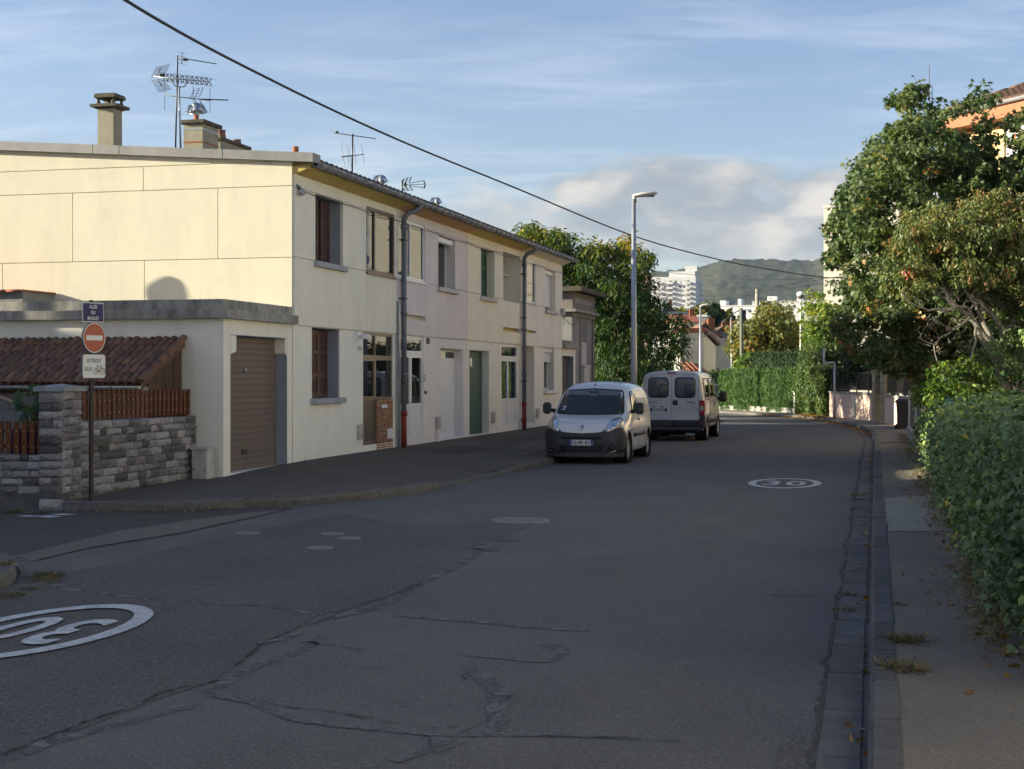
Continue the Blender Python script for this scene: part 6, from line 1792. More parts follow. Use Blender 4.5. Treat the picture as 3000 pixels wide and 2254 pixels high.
def minibus():
    O = Vector((5.87, 47.77, 0))
    t = thing('parked_minibus', 'white minibus with rounded rear windows and tall red tail lamps parked behind the small van', 'minibus', O, ROWROT+math.pi)
    S_ = []
    def st(x, *p): S_.append((x, list(p)))
    full = ((0, .34), (.80, .34), (.90, .38), (.955, .55), (.965, .90), (.95, 1.25), (.90, 1.66), (.85, 1.93), (.70, 2.055), (0, 2.09))
    def sc(k, dz=0): return [(y*k, z+dz) for y, z in full]
    st(.0, (0, .34), (.5, .34), (.62, .38), (.66, .5), (.66, .68), (.64, .80), (.58, .90), (.46, .94), (.26, .95), (0, .95))
    st(.15, (0, .30), (.72, .30), (.82, .36), (.86, .5), (.865, .72), (.84, .92), (.74, 1.06), (.58, 1.09), (.3, 1.10), (0, 1.10))
    st(.75, (0, .32), (.80, .32), (.90, .37), (.945, .55), (.955, .85), (.94, 1.08), (.84, 1.25), (.66, 1.28), (.36, 1.29), (0, 1.29))
    st(.95, (0, .33), (.80, .33), (.90, .38), (.955, .55), (.965, .88), (.95, 1.15), (.87, 1.38), (.72, 1.45), (.38, 1.47), (0, 1.47))
    st(1.45, (0, .34), (.80, .34), (.90, .38), (.955, .55), (.965, .90), (.95, 1.23), (.90, 1.62), (.83, 1.88), (.6, 1.98), (0, 2.0))
    st(1.8, *sc(1.0)); st(3.2, *sc(1.0)); st(4.3, *sc(1.0)); st(4.62, *sc(.992)); st(4.72, *sc(.972, .0)); st(4.75, *sc(.945, 0))
    S_[-1] = (4.75, [(y, .36 if z < .36 else (z if z < 1.9 else z-.03)) for y, z in S_[-1][1]])
    me = loft_body(S_, .75)
    sk = Skin(me); wr = .325; wf, wb = .93, 3.78
    me2 = cut_arches(me, ((wf, wr+.02), (wb, wr+.02)), .395, .62, 1.3)
    link('body', me2, M['paint_white2'], t)
    for x in (wf, wb): arch_liner(t, x, wr+.02, .394, .60, .94)
    for x in (wf, wb):
        for s in (-1, 1): wheel(t, x, s*.835, wr, .205, s, 8, .55)
    MB().box(.5, 4.55, -.72, .72, .24, .40).build('underbody', M['dark'], t)
    MB().tube([(4.1, -.45, .22), (4.55, -.45, .22)], .03, 8).build('exhaust', M['dark_metal'], t)
    MB().lathe([(.001, -.3), (.12, -.3), (.12, .3), (.001, .3)], 12, (4.0, 0, .28), 'y').build('axle', M['dark'], t)
    for a, b in ((-.70, -.085), (.085, .70)):
        mb = MB(); sk.patch(mb, rrect(a, b, 1.275, 1.885, .11), 'r', .008, 3, 48); w_ = mb.build('rear_window', M['seam'], t)
        mb = MB(); sk.patch(mb, rrect(a+.022, b-.022, 1.297, 1.863, .09), 'r', .012, 3, 48); mb.build('pane', M['auto_glass_pale'], w_)
        m_ = (a+b)/2
        mb = MB(); sk.patch(mb, rrect(m_-.02, m_+.26, 1.32, 1.70, .12), 'r', .0145, 2, 24); mb.build('headrest', M['visor2'], w_)
    mb = MB(); sk.line(mb, [(0, 1.95), (0, .41)], 'r', .012, .003, 20); mb.build('door_gap', M['seam'], t)
    for y in (-.785, .785):
        mb = MB(); sk.line(mb, [(y, 1.95), (y*1.01, .66)], 'r', .009, .003, 20); mb.build('door_gap', M['seam'], t)
    mb = MB(); sk.line(mb, [(-.80, 1.955), (0, 1.962), (.80, 1.955)], 'r', .009, .003, 20); mb.build('door_gap', M['seam'], t)
    mb = MB(); sk.line(mb, [(-.70, 1.205), (-.05, 1.205)], 'r', .007, .002, 12); mb.build('press_line', M['visor'], t)
    mb = MB(); sk.line(mb, [(.06, 1.215), (.74, 1.215)], 'r', .007, .002, 12); mb.build('press_line', M['visor'], t)
    for a, b in ((-.79, -.006), (.006, .79)):
        mb = MB(); sk.patch(mb, rrect(a, b, .41, .625, .015), 'r', .012, 2, 40); mb.build('door_cladding', M['bumper'], t)
    xr = 4.755
    MB().bbox(4.62, 4.86, -.94, .94, .31, .40, .025).build('rear_bumper', M['bumper'], t)
    for s in (-1, 1):
        MB().bbox(4.50, xr+.025, s*.795, s*.975, .40, .765, .02).build('bumper_corner', M['bumper'], t)
        tl = MB().bbox(4.60, xr+.012, s*.80, s*.965, .765, 1.21, .02).build('tail_light', M['tail_red'], t)
        MB().box(xr+.010, xr+.016, s*.83, s*.935, .90, 1.05).build('lens', M['tail_clear'], tl)
        MB().lathe([(.001, xr+.034), (.03, xr+.032), (.03, xr+.02)], 12, (0, s*.86, .545), 'x').build('reflector', M['tail_red'], t)
        for z in (1.56, .70): MB().bbox(xr-.06, xr+.028, s*.74, s*.845, z-.028, z+.028, .01).build('hinge', M['paint_white2'], t)
    MB().bbox(xr-.02, xr+.016, .025, .18, 1.06, 1.205, .012).build('door_handle', M['black_plastic'], t)
    mb = MB(); sk.patch(mb, rrect(-.135, .135, 1.985, 2.03, .02), 'r', .02, 2, 28); mb.build('brake_light', M['tail_red'], t)
    pl = MB().bbox(xr+.004, xr+.014, -.64, -.135, .868, .983, .003).build('number_plate', M['plate'], t)
    for y0, y1 in ((-.638, -.59), (-.185, -.137)): MB().box(xr+.013, xr+.0165, y0, y1, .87, .981).build('blue_band', M['plate_blue'], pl)
    rr = (R(90), 0, R(90))
    text_on(pl, 'BW-358-WM', .112, (xr+.0175, -.388, .925), rr, M['seam'], .70, .0022)
    for y in (-.53, -.28): MB().bbox(xr-.01, xr+.022, y-.05, y+.05, .995, 1.025, .01).build('plate_lamp', M['black_plastic'], t)
    text_on(t, 'CITROËN', .062, (xr+.009, -.555, 1.135), rr, M['sign_back'], 1.15, .002, name='badge')
    text_on(t, 'JUMPER', .062, (xr+.009, .56, 1.14), rr, M['sign_back'], 1.2, .002, name='badge')
    text_on(t, 'TDI', .034, (xr+.009, .66, 1.085), rr, M['sign_back'], 1.2, .001, name='badge')
    mb = MB(); n = 48
    for k in range(6, n-9):
        a0, a1 = 2*math.pi*k/n-1.9, 2*math.pi*(k+1)/n-1.9
        w_ = .003+.005*max(0, math.cos(a0+.35))
        f = lambda a, e: (xr+.009, .39+(.37+e)*math.cos(a), .93+(.10+e)*math.sin(a))
        mb.add([f(a0, -w_), f(a0, w_), f(a1, w_), f(a1, -w_)], [(0, 1, 2, 3)])
    lo = mb.build('logo_ring', M['sign_back'], t)
    text_on(lo, 'Lancet Sport Montferrand', .062, (xr+.010, .40, .94), rr, M['logo_ink'], .82, 0, .25)
    for ax, s in (('-y', -1), ('+y', 1)):
        for x0, x1 in ((3.32, 4.42), (2.12, 3.18), (1.95, 2.04)):
            if x1-x0 < .2: continue
            mb = MB(); sk.patch(mb, rrect(x0, x1, 1.30, 1.86, .07), ax, .007, 3, 44); w_ = mb.build('side_window', M['seam'], t)
            mb = MB(); sk.patch(mb, rrect(x0+.03, x1-.03, 1.33, 1.83, .05), ax, .011, 3, 44); mb.build('pane', M['glass'], w_)
        fw = [(1.12, 1.28), (1.50, 1.80), (1.62, 1.85), (1.95, 1.85), (1.97, 1.28)]
        mb = MB(); sk.patch(mb, fw, ax, .007, 3, 40); w_ = mb.build('side_window', M['seam'], t)
        mb = MB(); sk.patch(mb, [(1.62+(x-1.62)*.92, 1.54+(z-1.54)*.92) for x, z in fw], ax, .011, 3, 40); mb.build('pane', M['glass'], w_)
        mb = MB(); sk.patch(mb, rrect(1.38, 3.36, .50, .66, .02), ax, .014, 1, 40); mb.build('side_moulding', M['bumper'], t)
        mb = MB(); sk.patch(mb, rrect(4.22, 4.62, .50, .66, .02), ax, .014, 1, 24); mb.build('side_moulding', M['bumper'], t)
        mb = MB()
        for x in (2.06, 3.25): sk.line(mb, [(x, 1.93), (x, .42)], ax, .009, .003, 16)
        mb.build_split('door_gap', M['seam'], t)
        mb = MB(); sk.line(mb, [(3.25, 1.22), (4.5, 1.22)], ax, .02, .004, 12); mb.build('slide_rail', M['seam'], t)
        mb = MB(); sk.patch(mb, rrect(2.10, 2.19, .98, 1.16, .02), ax, .02, 1, 20); mb.build('door_handle', M['black_plastic'], t)
        mb = MB(); mb.bbox(1.16, 1.30, s*1.0, s*1.24, 1.10, 1.44, .06); mb.tube([(1.24, s*.92, 1.22), (1.24, s*1.02, 1.24)], .04, 8); mb.build('mirror', M['black_plastic'], t)
    mb = MB(); sk.patch(mb, [(-.72, 1.45), (-.64, 1.85), (0, 1.93), (.64, 1.85), (.72, 1.45), (0, 1.40)], 'f', .008, 4, 48); mb.build('windscreen', M['auto_glass'], t)
    for s in (-1, 1):
        mb = MB(); sk.patch(mb, rrect(min(s*.45, s*.76), max(s*.45, s*.76), .72, .92, .05), 'f', .01, 2, 28); mb.build('headlight', M['lens'], t)
    mb = MB(); sk.patch(mb, rrect(-.80, .80, .34, .60, .05), 'f', .012, 3, 40); mb.build('front_bumper', M['bumper'], t)
minibus()
def dark_car():
    c = at(2108, 1200, 93.0)
    t = thing('passing_car', 'dark grey hatchback crossing the junction beyond the white minibus', 'car', (c.x+1.9, c.y, 0), math.pi)
    S_ = []
    def st(x, *p): S_.append((x, list(p)))
    st(0, (0, .25), (.45, .25), (.58, .3), (.60, .42), (.60, .5), (.58, .58), (.5, .64), (.38, .66), (.2, .67), (0, .67))
    st(.25, (0, .2), (.72, .2), (.80, .26), (.83, .42), (.84, .56), (.82, .68), (.72, .76), (.55, .79), (.3, .80), (0, .80))
    st(1.05, (0, .2), (.76, .2), (.84, .26), (.86, .45), (.86, .62), (.85, .80), (.76, .90), (.6, .92), (.3, .94), (0, .94))
    st(1.75, (0, .2), (.76, .2), (.84, .26), (.86, .45), (.86, .62), (.85, .88), (.74, 1.16), (.62, 1.34), (.4, 1.40), (0, 1.42))
    st(2.6, (0, .2), (.76, .2), (.84, .26), (.86, .45), (.86, .62), (.85, .90), (.74, 1.20), (.62, 1.40), (.4, 1.46), (0, 1.48))
    st(3.5, (0, .22), (.76, .22), (.84, .28), (.86, .45), (.86, .64), (.84, .92), (.74, 1.16), (.6, 1.34), (.4, 1.40), (0, 1.42))
    st(3.9, (0, .28), (.7, .28), (.78, .32), (.8, .48), (.8, .66), (.78, .88), (.70, 1.0), (.55, 1.06), (.3, 1.09), (0, 1.09))
    me = loft_body(S_); sk = Skin(me); wr = .30
    me2 = cut_arches(me, ((.78, wr+.01), (3.22, wr+.01)), .35, .58, 1.2)
    link('body', me2, M['paint_dark'], t)
    for x in (.78, 3.22):
        arch_liner(t, x, wr+.01, .349, .56, .85)
        for s in (-1, 1): wheel(t, x, s*.74, wr, .19, s, 6)
    for ax in ('-y', '+y'):
        for o in ([(1.35, .93), (1.75, 1.25), (2.15, 1.32), (2.2, .93)], [(2.26, .93), (2.26, 1.33), (2.9, 1.32), (3.4, 1.16), (3.3, .95)]):
            mb = MB(); sk.patch(mb, o, ax, .006, 3, 32); mb.build('side_window', M['glass'], t)
    mb = MB(); sk.patch(mb, [(-.66, .98), (-.5, 1.34), (.5, 1.34), (.66, .98)], 'f', .006, 4, 40); mb.build('windscreen', M['auto_glass'], t)
    for s in (-1, 1):
        mb = MB(); sk.patch(mb, rrect(min(s*.42, s*.76), max(s*.42, s*.76), .56, .68, .04), 'f', .01, 2, 28); mb.build('headlight', M['lens'], t)
    for s in (-1, 1):
        mb = MB(); sk.patch(mb, rrect(min(s*.5, s*.74), max(s*.5, s*.74), .72, .92, .04), 'r', .01, 2, 28); mb.build('tail_light', M['tail_red'], t)
dark_car()
# ================================================================== right side: walls, fences, houses
M['iron_black'] = plain('black_iron', (0.018, 0.018, 0.02), 0.45, 0.3)
M['yellow_wall'] = render_paint('yellow_render', (0.66, 0.50, 0.26), 0.2)
M['fascia'] = surf('orange_fascia', (0.34, 0.145, 0.075), (0.29, 0.125, 0.065), scale=2, rough=0.75, bump=0.05)
M['tall_wall'] = surf('tall_building_render', (0.56, 0.53, 0.455), (0.52, 0.49, 0.42), scale=.5, rough=0.92, bump=0.05)
M['pillar_cream'] = render_paint('cream_pillar_render', (0.70, 0.58, 0.36), 0.2)
M['white_paint'] = surf('white_fence_paint', (0.66, 0.66, 0.64), (0.55, 0.55, 0.53), scale=6, rough=0.6, bump=0.08)
M['mesh_grey'] = plain('grey_wire', (0.26, 0.28, 0.30), 0.5, 0.4)
M['stonepost'] = surf('sandstone_post', (0.36, 0.32, 0.22), (0.28, 0.245, 0.17), scale=5, rough=0.9, bump=0.4)
def seg_wall(t, org, a, b, h0, h1, th, z0, z1, mat, name='wall'):
    a = Vector((*a, 0)); b = Vector((*b, 0)); d = (b-a); L_ = d.length; d.normalize()
    Mx = Matrix.Translation(a-Vector((org[0], org[1], 0))) @ Matrix.Rotation(math.atan2(d.y, d.x), 4, 'Z')
    return MB(Mx).box(0, L_, 0, -th, z0, z1).build(name, mat, t), Mx, L_
WP = [(14.12, 64.6), (14.22, 60.6), (14.25, 57.2), (14.20, 56.2)]
def pink_wall():
    org = (14.2, 60)
    t = thing('garden_wall', 'pinkish rendered garden wall with black iron railings on the bend', 'wall', (org[0], org[1], 0))
    pts = [(14.10, 65.2), (14.27, 61.2), (14.30, 57.3)]
    for i, (a, b) in enumerate(zip(pts, pts[1:])):
        w, Mx, L_ = seg_wall(t, org, b, a, 0, 0, .22, -.02, 1.17, M['pink_wall'])
        MB(Mx).bbox(-.0, L_+(.04 if i == 0 else 0), .04, -.26, 1.17, 1.26, .01).build('coping', M['coping'], t)
        r = MB(Mx).box(0, L_, -.09, -.13, 2.02, 2.07).box(0, L_, -.09, -.13, 1.34, 1.38).build('rail', M['iron_black'], t)
        bar = MB().box(-.012, .012, -.012, .012, 0, .66).mesh('bar'); bar.materials.append(M['iron_black'])
        n = int(L_/.115)
        for k in range(n):
            p = Mx @ Vector(((k+.5)*L_/n, -.11, 1.37)); link('bar', bar, None, r, p)
        for k in range(3):
            MB(Mx).box(L_*k/2-.025, L_*k/2+.025, -.085, -.135, 1.25, 2.12).build('post', M['iron_black'], t)
    w, Mx, L_ = seg_wall(t, org, (14.27, 61.0), (14.27, 61.45), 0, 0, .25, -.02, 1.2, M['white_paint'], 'meter_niche')
    MB(Mx).box(-.0, L_, .03, .0, .1, 1.18).build('pilaster', M['sill_pale'], t)
pink_wall()
def pink_wall2():
    org = (14.0, 53)
    t = thing('garden_wall', 'short pinkish garden wall with dark railings between the stone posts and the dustbin', 'wall', (org[0], org[1], 0))
    w, Mx, L_ = seg_wall(t, org, (13.62, 50.2), (14.20, 56.0), 0, 0, .22, -.02, 1.12, M['pink_wall'])
    MB(Mx).bbox(0, L_, .04, -.26, 1.12, 1.21, .01).build('coping', M['coping'], t)
    r = MB(Mx).box(0, L_, -.09, -.13, 1.97, 2.02).box(0, L_, -.09, -.13, 1.29, 1.33).build('rail', M['iron_black'], t)
    bar = MB().box(-.012, .012, -.012, .012, 0, .66).mesh('bar'); bar.materials.append(M['iron_black'])
    n = int(L_/.115)
    for k in range(n): link('bar', bar, None, r, Mx @ Vector(((k+.5)*L_/n, -.11, 1.32)))
pink_wall2()
for (px, py, lab) in ((14.16, 56.95, 'sandstone gate post taller of the pair, against the pinkish wall on the bend'), (14.30, 56.25, 'sandstone gate post with flat cap beside the short railing')):
    t = thing('gate_post', lab, 'post', (px, py, 0), .1, 'stone gate posts on the bend')
    z = 0; hh = [.42, .40, .44, .40, .42]
    for k in range(5):
        MB().bbox(-.15, .15, -.15, .15, z-.02*(k == 0), z+hh[k]-.012, .02).build('block', M['stonepost'], t); z += hh[k]
    MB().bbox(-.19, .19, -.19, .19, z-.012, z+.07, .02).build('cap', M['stonepost'], t)
def bin_():
    t = thing('wheelie_bin', 'dark grey wheelie bin standing in front of the pinkish wall', 'bin', (13.30, 49.6, .10), R(75))
    mb = MB(); mb.add([(-.22, -.24, .06), (.22, -.24, .06), (.22, .24, .06), (-.22, .24, .06), (-.28, -.31, .93), (.28, -.31, .93), (.28, .31, .93), (-.28, .31, .93)], [(0, 1, 2, 3), (4, 5, 6, 7), (0, 1, 5, 4), (1, 2, 6, 5), (2, 3, 7, 6), (3, 0, 4, 7)]); mb.build('body', M['bumper'], t)
    mb = MB(); mb.bbox(-.30, .30, -.34, .34, .93, .99, .02); mb.add([(-.29, -.33, .99), (.29, -.33, .99), (.29, .33, .99), (-.29, .33, .99), (-.2, -.2, 1.05), (.2, -.2, 1.05), (.2, .25, 1.05), (-.2, .25, 1.05)], [(4, 5, 6, 7), (0, 1, 5, 4), (1, 2, 6, 5), (2, 3, 7, 6), (3, 0, 4, 7)]); mb.build('lid', M['bumper'], t)
    for s in (-1, 1): MB().lathe([(.001, s*.30-.02), (.10, s*.30-.02), (.10, s*.30+.02), (.001, s*.30+.02)], 16, (0, 0, .10), 'y', M=Matrix.Rotation(R(90), 4, 'Z') @ Matrix.Translation((.26, 0, 0))).build('wheel', M['rubber'], t)
    MB().tube([(-.22, .36, .94), (.22, .36, .94)], .02, 8).build('handle', M['bumper'], t)
bin_()
def mesh_fence():
    a, b = Vector((prop(33.6), 33.6, 0)), Vector((prop(45.8)-.1, 45.8, 0))
    d = (b-a); L_ = d.length; d.normalize(); ang = math.atan2(d.y, d.x)
    t = thing('wire_fence', 'grey wire mesh fence between white posts on a low concrete base', 'fence', a, ang)
    MB().bbox(0, L_, -.10, .10, -.05, .36, .015).build('base', M['concrete'], t)
    for x, h in ((.05, 1.52), (L_-.05, 1.45), (L_*.5, 1.40)): MB().bbox(x-.045, x+.045, -.05, .05, .1, h, .008).build('post', M['white_paint'], t)
    mb = MB(); n = int(L_/.10)
    for k in range(n):
        x0 = .1+k*(L_-.2)/n
        for s in (1, -1):
            x1 = x0+s*1.0
            xa, xb = (x0, min(x1, L_-.1)) if s > 0 else (x0, max(x1, .1))
            za, zb = .37, .37+abs(xb-xa)
            if abs(xb-xa) > .15: mb.tube([(xa, .0, za), (xb, 0, zb)], .004, 3, cap=False, smooth=False)
    for k in range(n//5):
        pass
    m_ = mb.build('mesh', M['mesh_grey'], t); m_['kind'] = 'stuff'
    for z in (.40, 1.36): MB().tube([(0.05, 0, z), (L_-.05, 0, z)], .008, 5).build('rail', M['mesh_grey'], t)
mesh_fence()
p = Vector((prop(33.0)+.1, 32.95, 0))
t = thing('gate_pillar', 'cream rendered gate pillar catching the sun beside the wire fence', 'pillar', p, ROWROT)
MB().bbox(-.2, .2, -.55, .25, -.05, 1.5, .015).build('shaft', M['pillar_cream'], t)
MB().bbox(-.24, .24, -.6, .30, 1.5, 1.56, .015).build('cap', M['pillar_cream'], t)
p = Vector((prop(22.3)-.02, 22.3, 0))
t = thing('garden_gate', 'teal painted steel gate frame overgrown by the ivy hedge', 'gate', p, ROWROT)
M['teal'] = plain('teal_paint', (0.015, 0.11, 0.105), 0.45)
for x in (0, 1.2): MB().box(x-.03, x+.03, -.03, .03, -.05, 1.55).build('post', M['teal'], t)
for z in (.25, 1.4): MB().box(.03, 1.17, -.02, .02, z-.03, z+.03).build('rail', M['teal'], t)
for k in range(8): MB().box(.13+.13*k, .15+.13*k, -.01, .01, .28, 1.37).build('bar', M['teal'], t)
b = gnd(2445, 1228, .14)
t = thing('pipe_post', 'bent grey steel pipe post stepped sideways in front of the pinkish wall', 'post', (b.x, b.y, .12))
k = b.y/FOC
zt_ = EYE-(1063-CV)*k-.12; z2 = EYE-(1020-CV)*k-.12; zb_ = EYE-(1083-CV)*k-.12; dx = -(2445-2413.5)*k
MB().tube([(0, 0, -.02), (0, 0, zt_)], .045, 10).build('post', M['galv'], t)
MB().tube([(0.04, 0, zt_), (dx, 0, zt_)], .045, 10).build('arm', M['galv'], t)
MB().tube([(dx, 0, zb_), (dx, 0, z2)], .045, 10).build('upright', M['galv'], t)
def yellow_house(label, E0, e, L_, zf, depth, wins, pitch=R(22), tiles=True, sc=1.0):
    ang = math.atan2(e.y, e.x)
    t = thing('yellow_house', label, 'house', (E0.x, E0.y, 0), ang)
    sgn = 1 if Vector((-e.y, e.x, 0)).x > 0 else -1
    o = .62
    Y_ = lambda y: sgn*y
    mb = MB()
    ops = [(a, b, c, d) for a, b, c, d in wins]
    w = MB(Matrix.Diagonal((1, sgn, 1, 1))); wall_cells(w, o, L_-o, -.1, zf-.1, ops, o, o+.3)
    w.box(o, o+.3, o+.3, depth-o, -.1, zf-.1); w.box(L_-o-.3, L_-o, o+.3, depth-o, -.1, zf-.1); w.box(o, L_-o, depth-o, depth-o+.2, -.1, zf-.1)
    w.build('wall', M['yellow_wall'], t)
    for a, b, c, d in wins:
        sh = MB(Matrix.Diagonal((1, sgn, 1, 1)))
        n = 4; ww = (b-a)/n
        f = MB(Matrix.Diagonal((1, sgn, 1, 1))).box(a, b, o+.10, o+.13, c, d).build('window', M['pvc'], t)
        for k in range(n):
            s_ = MB(Matrix.Diagonal((1, sgn, 1, 1))).bbox(a+k*ww+.008, a+(k+1)*ww-.008, o+.06, o+.10, c+.02, d-.02, .008).build('shutter', M['pvc'], f)
            m = MB(Matrix.Diagonal((1, sgn, 1, 1)))
        for k in range(n):
            m = MB(Matrix.Diagonal((1, sgn, 1, 1)))
            for z in np.arange(c+.12, d-.5, .07): m.box(a+k*ww+.06, a+(k+1)*ww-.06, o+.048, o+.058, z, z+.03)
            for z in np.arange(d-.45, d-.12, .05): m.box(a+k*ww+.08, a+(k+1)*ww-.08, o+.05, o+.058, z, z+.02)
            m.build('louvre', M['pvc'], f)
        MB(Matrix.Diagonal((1, sgn, 1, 1))).bbox(a-.1, b+.1, o-.10, o+.1, c-.1, c-.002, .01).build('sill', M['sill_pale'], t)
    S = Matrix.Diagonal((1, sgn, 1, 1))
    MB(S).box(.0, L_, .03, .07, zf-.02, zf+.42).build('fascia', M['fascia'], t)
    MB(S).box(.0, .04, .07, depth, zf-.02, zf+.42).build('fascia', M['fascia'], t)
    MB(S).box(.04, L_, .07, o+.2, zf+.0, zf+.04).build('soffit', M['fascia'], t)
    MB(S).tube([(-.08, -.04, zf+.40), (L_+.05, -.04, zf+.43)], .075, 10).build('gutter', M['gutter'], t)
    MB(S).tube([(.35, -.02, zf+.34), (.35, -.02, zf+.0), (.5, .3, zf-.35), (o+.12, o-.07, zf-.6), (o+.12, o-.07, 0)], .05, 10).build('downpipe', M['yellow_wall'], t)
    hx, tp = min(depth, L_)/2, math.tan(pitch); zr = zf+.45
    a, b, c, d = (-.06, -.06, zr), (L_+.06, -.06, zr), (L_+.06, depth+.06, zr), (-.06, depth+.06, zr)
    r1, r2 = (hx, depth/2, zr+hx*tp), (L_-hx*.999, depth/2, zr+hx*tp)
    rf = MB(S).add([a, b, c, d, r1, r2], [(0, 1, 5, 4), (1, 2, 5), (2, 3, 4, 5), (3, 0, 4), (0, 3, 2, 1)]).build('roof', M['tile_brown'], t)
    if tiles:
        tm = canal_tile(.235, .44, .065, .016, 4); tm.materials.append(M['tile_brown'])
        rows = 11; n = 0
        for r in range(rows):
            y = -.10+r*.37*math.cos(pitch); z = zr+(y+.06)*tp+.0
            x = .02+max(0, y+.1)
            while x < min(L_, 9.0)-max(0, y) and n < 300:
                o_ = link('roof_tile', tm, None, rf, (x, sgn*y, z-.01))
                o_.rotation_euler = (sgn*(pitch+R(2.5)), 0, 0 if sgn > 0 else math.pi) if sgn > 0 else (-(pitch+R(2.5)), 0, 0)
                if sgn < 0: o_.scale = (1, -1, 1)
                x += .245; n += 1
        for k in range(11):
            q = Vector(a)+(Vector(r1)-Vector(a))*(k/11)
            o_ = link('ridge_tile', tm, None, rf, (q.x, sgn*q.y, q.z+.02)); o_.rotation_euler = (sgn*math.atan(tp/1.414), 0, -sgn*R(45)); o_.scale = (1.1, sgn*1.2, 1.3)
    return t
e = Vector((.43, -.90, 0)).normalized()
E0 = at(2726, 347, 44.0)
zf = E0.z-.42
def wall_x(u):
    r = (u-CU)/FOC; nrm = Vector((-e.y, e.x, 0)); nrm = nrm if nrm.x > 0 else -nrm
    q = E0+nrm*.62
    return (r*q.y-q.x)/(e.x-r*e.y)
wx = wall_x(2941); wY = (E0+e*wx).y
yellow_house('yellow house with orange fascia, brown tiled hip roof and white shutters beside the street', E0, e, 9.5, zf, 9.0, [(wx, wx+1.5, EYE-(520-CV)*wY/FOC-.3, EYE-(357-CV)*wY/FOC)])
E1 = Vector((15.6, 60.0, 7.0))
yellow_house('second yellow house behind the maple with an orange fascia and tiled hip roof', E1, e, 9.0, 6.3, 9.0, [(2.0, 3.4, 4.0, 5.6), (5.5, 6.9, 4.0, 5.6), (2.0, 3.4, 1.0, 2.6)], tiles=False)
c = at(2413, 603, 95)
wd = Vector((.90, -.435, 0)).normalized()
t = thing('tall_building', 'tall blank cream wall of a flat roofed building behind the maple', 'building', (c.x, c.y, 0), math.atan2(wd.y, wd.x))
MB().box(0, 18, 0, 14, -.1, c.z-.15).build('wall', M['tall_wall'], t)
MB().box(-.06, 18.06, -.06, 14.06, c.z-.15, c.z).build('coping', M['sill_pale'], t)
for k in range(4): MB().box(9+k*2.4, 10.2+k*2.4, -.02, .03, 7.5, 9.0).build('window', M['glass'], t)
def plain_house(label, c, rz, w, d, h, roof_h, wall, roofm, wins=3):
    t = thing('house', label, 'house', (c[0], c[1], 0), rz)
    MB().box(-w/2, w/2, -d/2, d/2, -.1, h).build('wall', wall, t)
    mb = MB(); mb.add([(-w/2-.4, -d/2-.4, h), (w/2+.4, -d/2-.4, h), (w/2+.4, d/2+.4, h), (-w/2-.4, d/2+.4, h), (-w/2-.4, 0, h+roof_h), (w/2+.4, 0, h+roof_h)], [(0, 1, 5, 4), (2, 3, 4, 5), (0, 4, 3), (1, 2, 5), (0, 3, 2, 1)]); mb.build('roof', roofm, t)
    for s in (-1, 1):
        for k in range(wins):
            for z in (1.0, 3.8):
                x = -w/2+w*(k+.5)/wins
                f = MB().box(x-.55, x+.55, s*d/2, s*(d/2+.05), z, z+1.3).build('window', M['pvc'], t)
                MB().box(x-.46, x+.46, s*(d/2+.045), s*(d/2+.06), z+.09, z+1.21).build('pane', M['glass'], f)
    return t
plain_house('unseen long tall cream house beside the side street, sized to shade the road', (-27.0, 12.6), R(90), 25.2, 8.0, 8.0, 3.0, M['cream'], M['tile_dull'], 5)  # unseen house, length and height set to keep the street in shade
plain_house('unseen ivory house next to the long tall cream house, placed to shade the road', (-29.5, -9.5), R(90), 15.0, 8.0, 7.0, 2.6, M['pale4'], M['tile_red'], 4)  # unseen house added so the road in front stays in shade
plain_house('unseen low cream house behind the gardens of the lean-to shed, sized for its shade', (-27.5, 31.2), R(90), 10.6, 6.5, 5.7, 2.3, M['cream3'], M['tile_dull'], 3)  # unseen house, height set by its shade on garage and lean-to
plain_house('added cream two storey house out of view behind the ivy hedge, bouncing sun onto the terrace', (14.2, 16.0), R(76), 14.0, 8.0, 7.2, 2.6, M['cream3_low'], M['tile_brown'], 4)  # added out of view to bounce sunlight onto the terrace fronts
plain_house('second added pale house out of view behind the ivy hedge, bouncing sun onto the terrace', (10.2, -2.0), R(76), 14.0, 8.0, 7.2, 2.6, M['cream_low'], M['tile_brown'], 4)  # second house added out of view for bounced light on the fronts
y_, z_ = cross(492, 868, X_C)
q = row(X_C, y_, z_)+sun_dir*5.2
t = thing('shadow_disk', 'unseen round shadow-casting dish on a tall mast behind the lean-to shed', 'disk', (q.x, q.y, .05))  # unseen disk placed to cast the round shadow on the gable
Q = (-D).to_track_quat('Z', 'Y').to_matrix().to_4x4()
MB(Matrix.Translation((0, 0, q.z-.05)) @ Q).lathe([(.001, -.06), (.2, -.04), (.39, .03), (.39, .045), (.2, -.02), (.001, -.04)], 32).build('disk', M['sill_pale'], t)
MB().tube([(0, 0, -.1), (0, 0, q.z-.2)], .03, 8).build('mast', M['galv'], t)
y_, z_ = cross(115, 930, gx0)
q = row(gx0, y_, z_)+sun_dir*7.5
t = thing('utility_pole', 'wooden utility pole in the garden of the lean-to shed', 'utility pole', (q.x, q.y, .05), 0, 'utility poles')
MB().tube([(0, 0, -.1), (0, 0, q.z+.55)], [.10, .085], 10).build('shaft', M['wood_plank'], t)
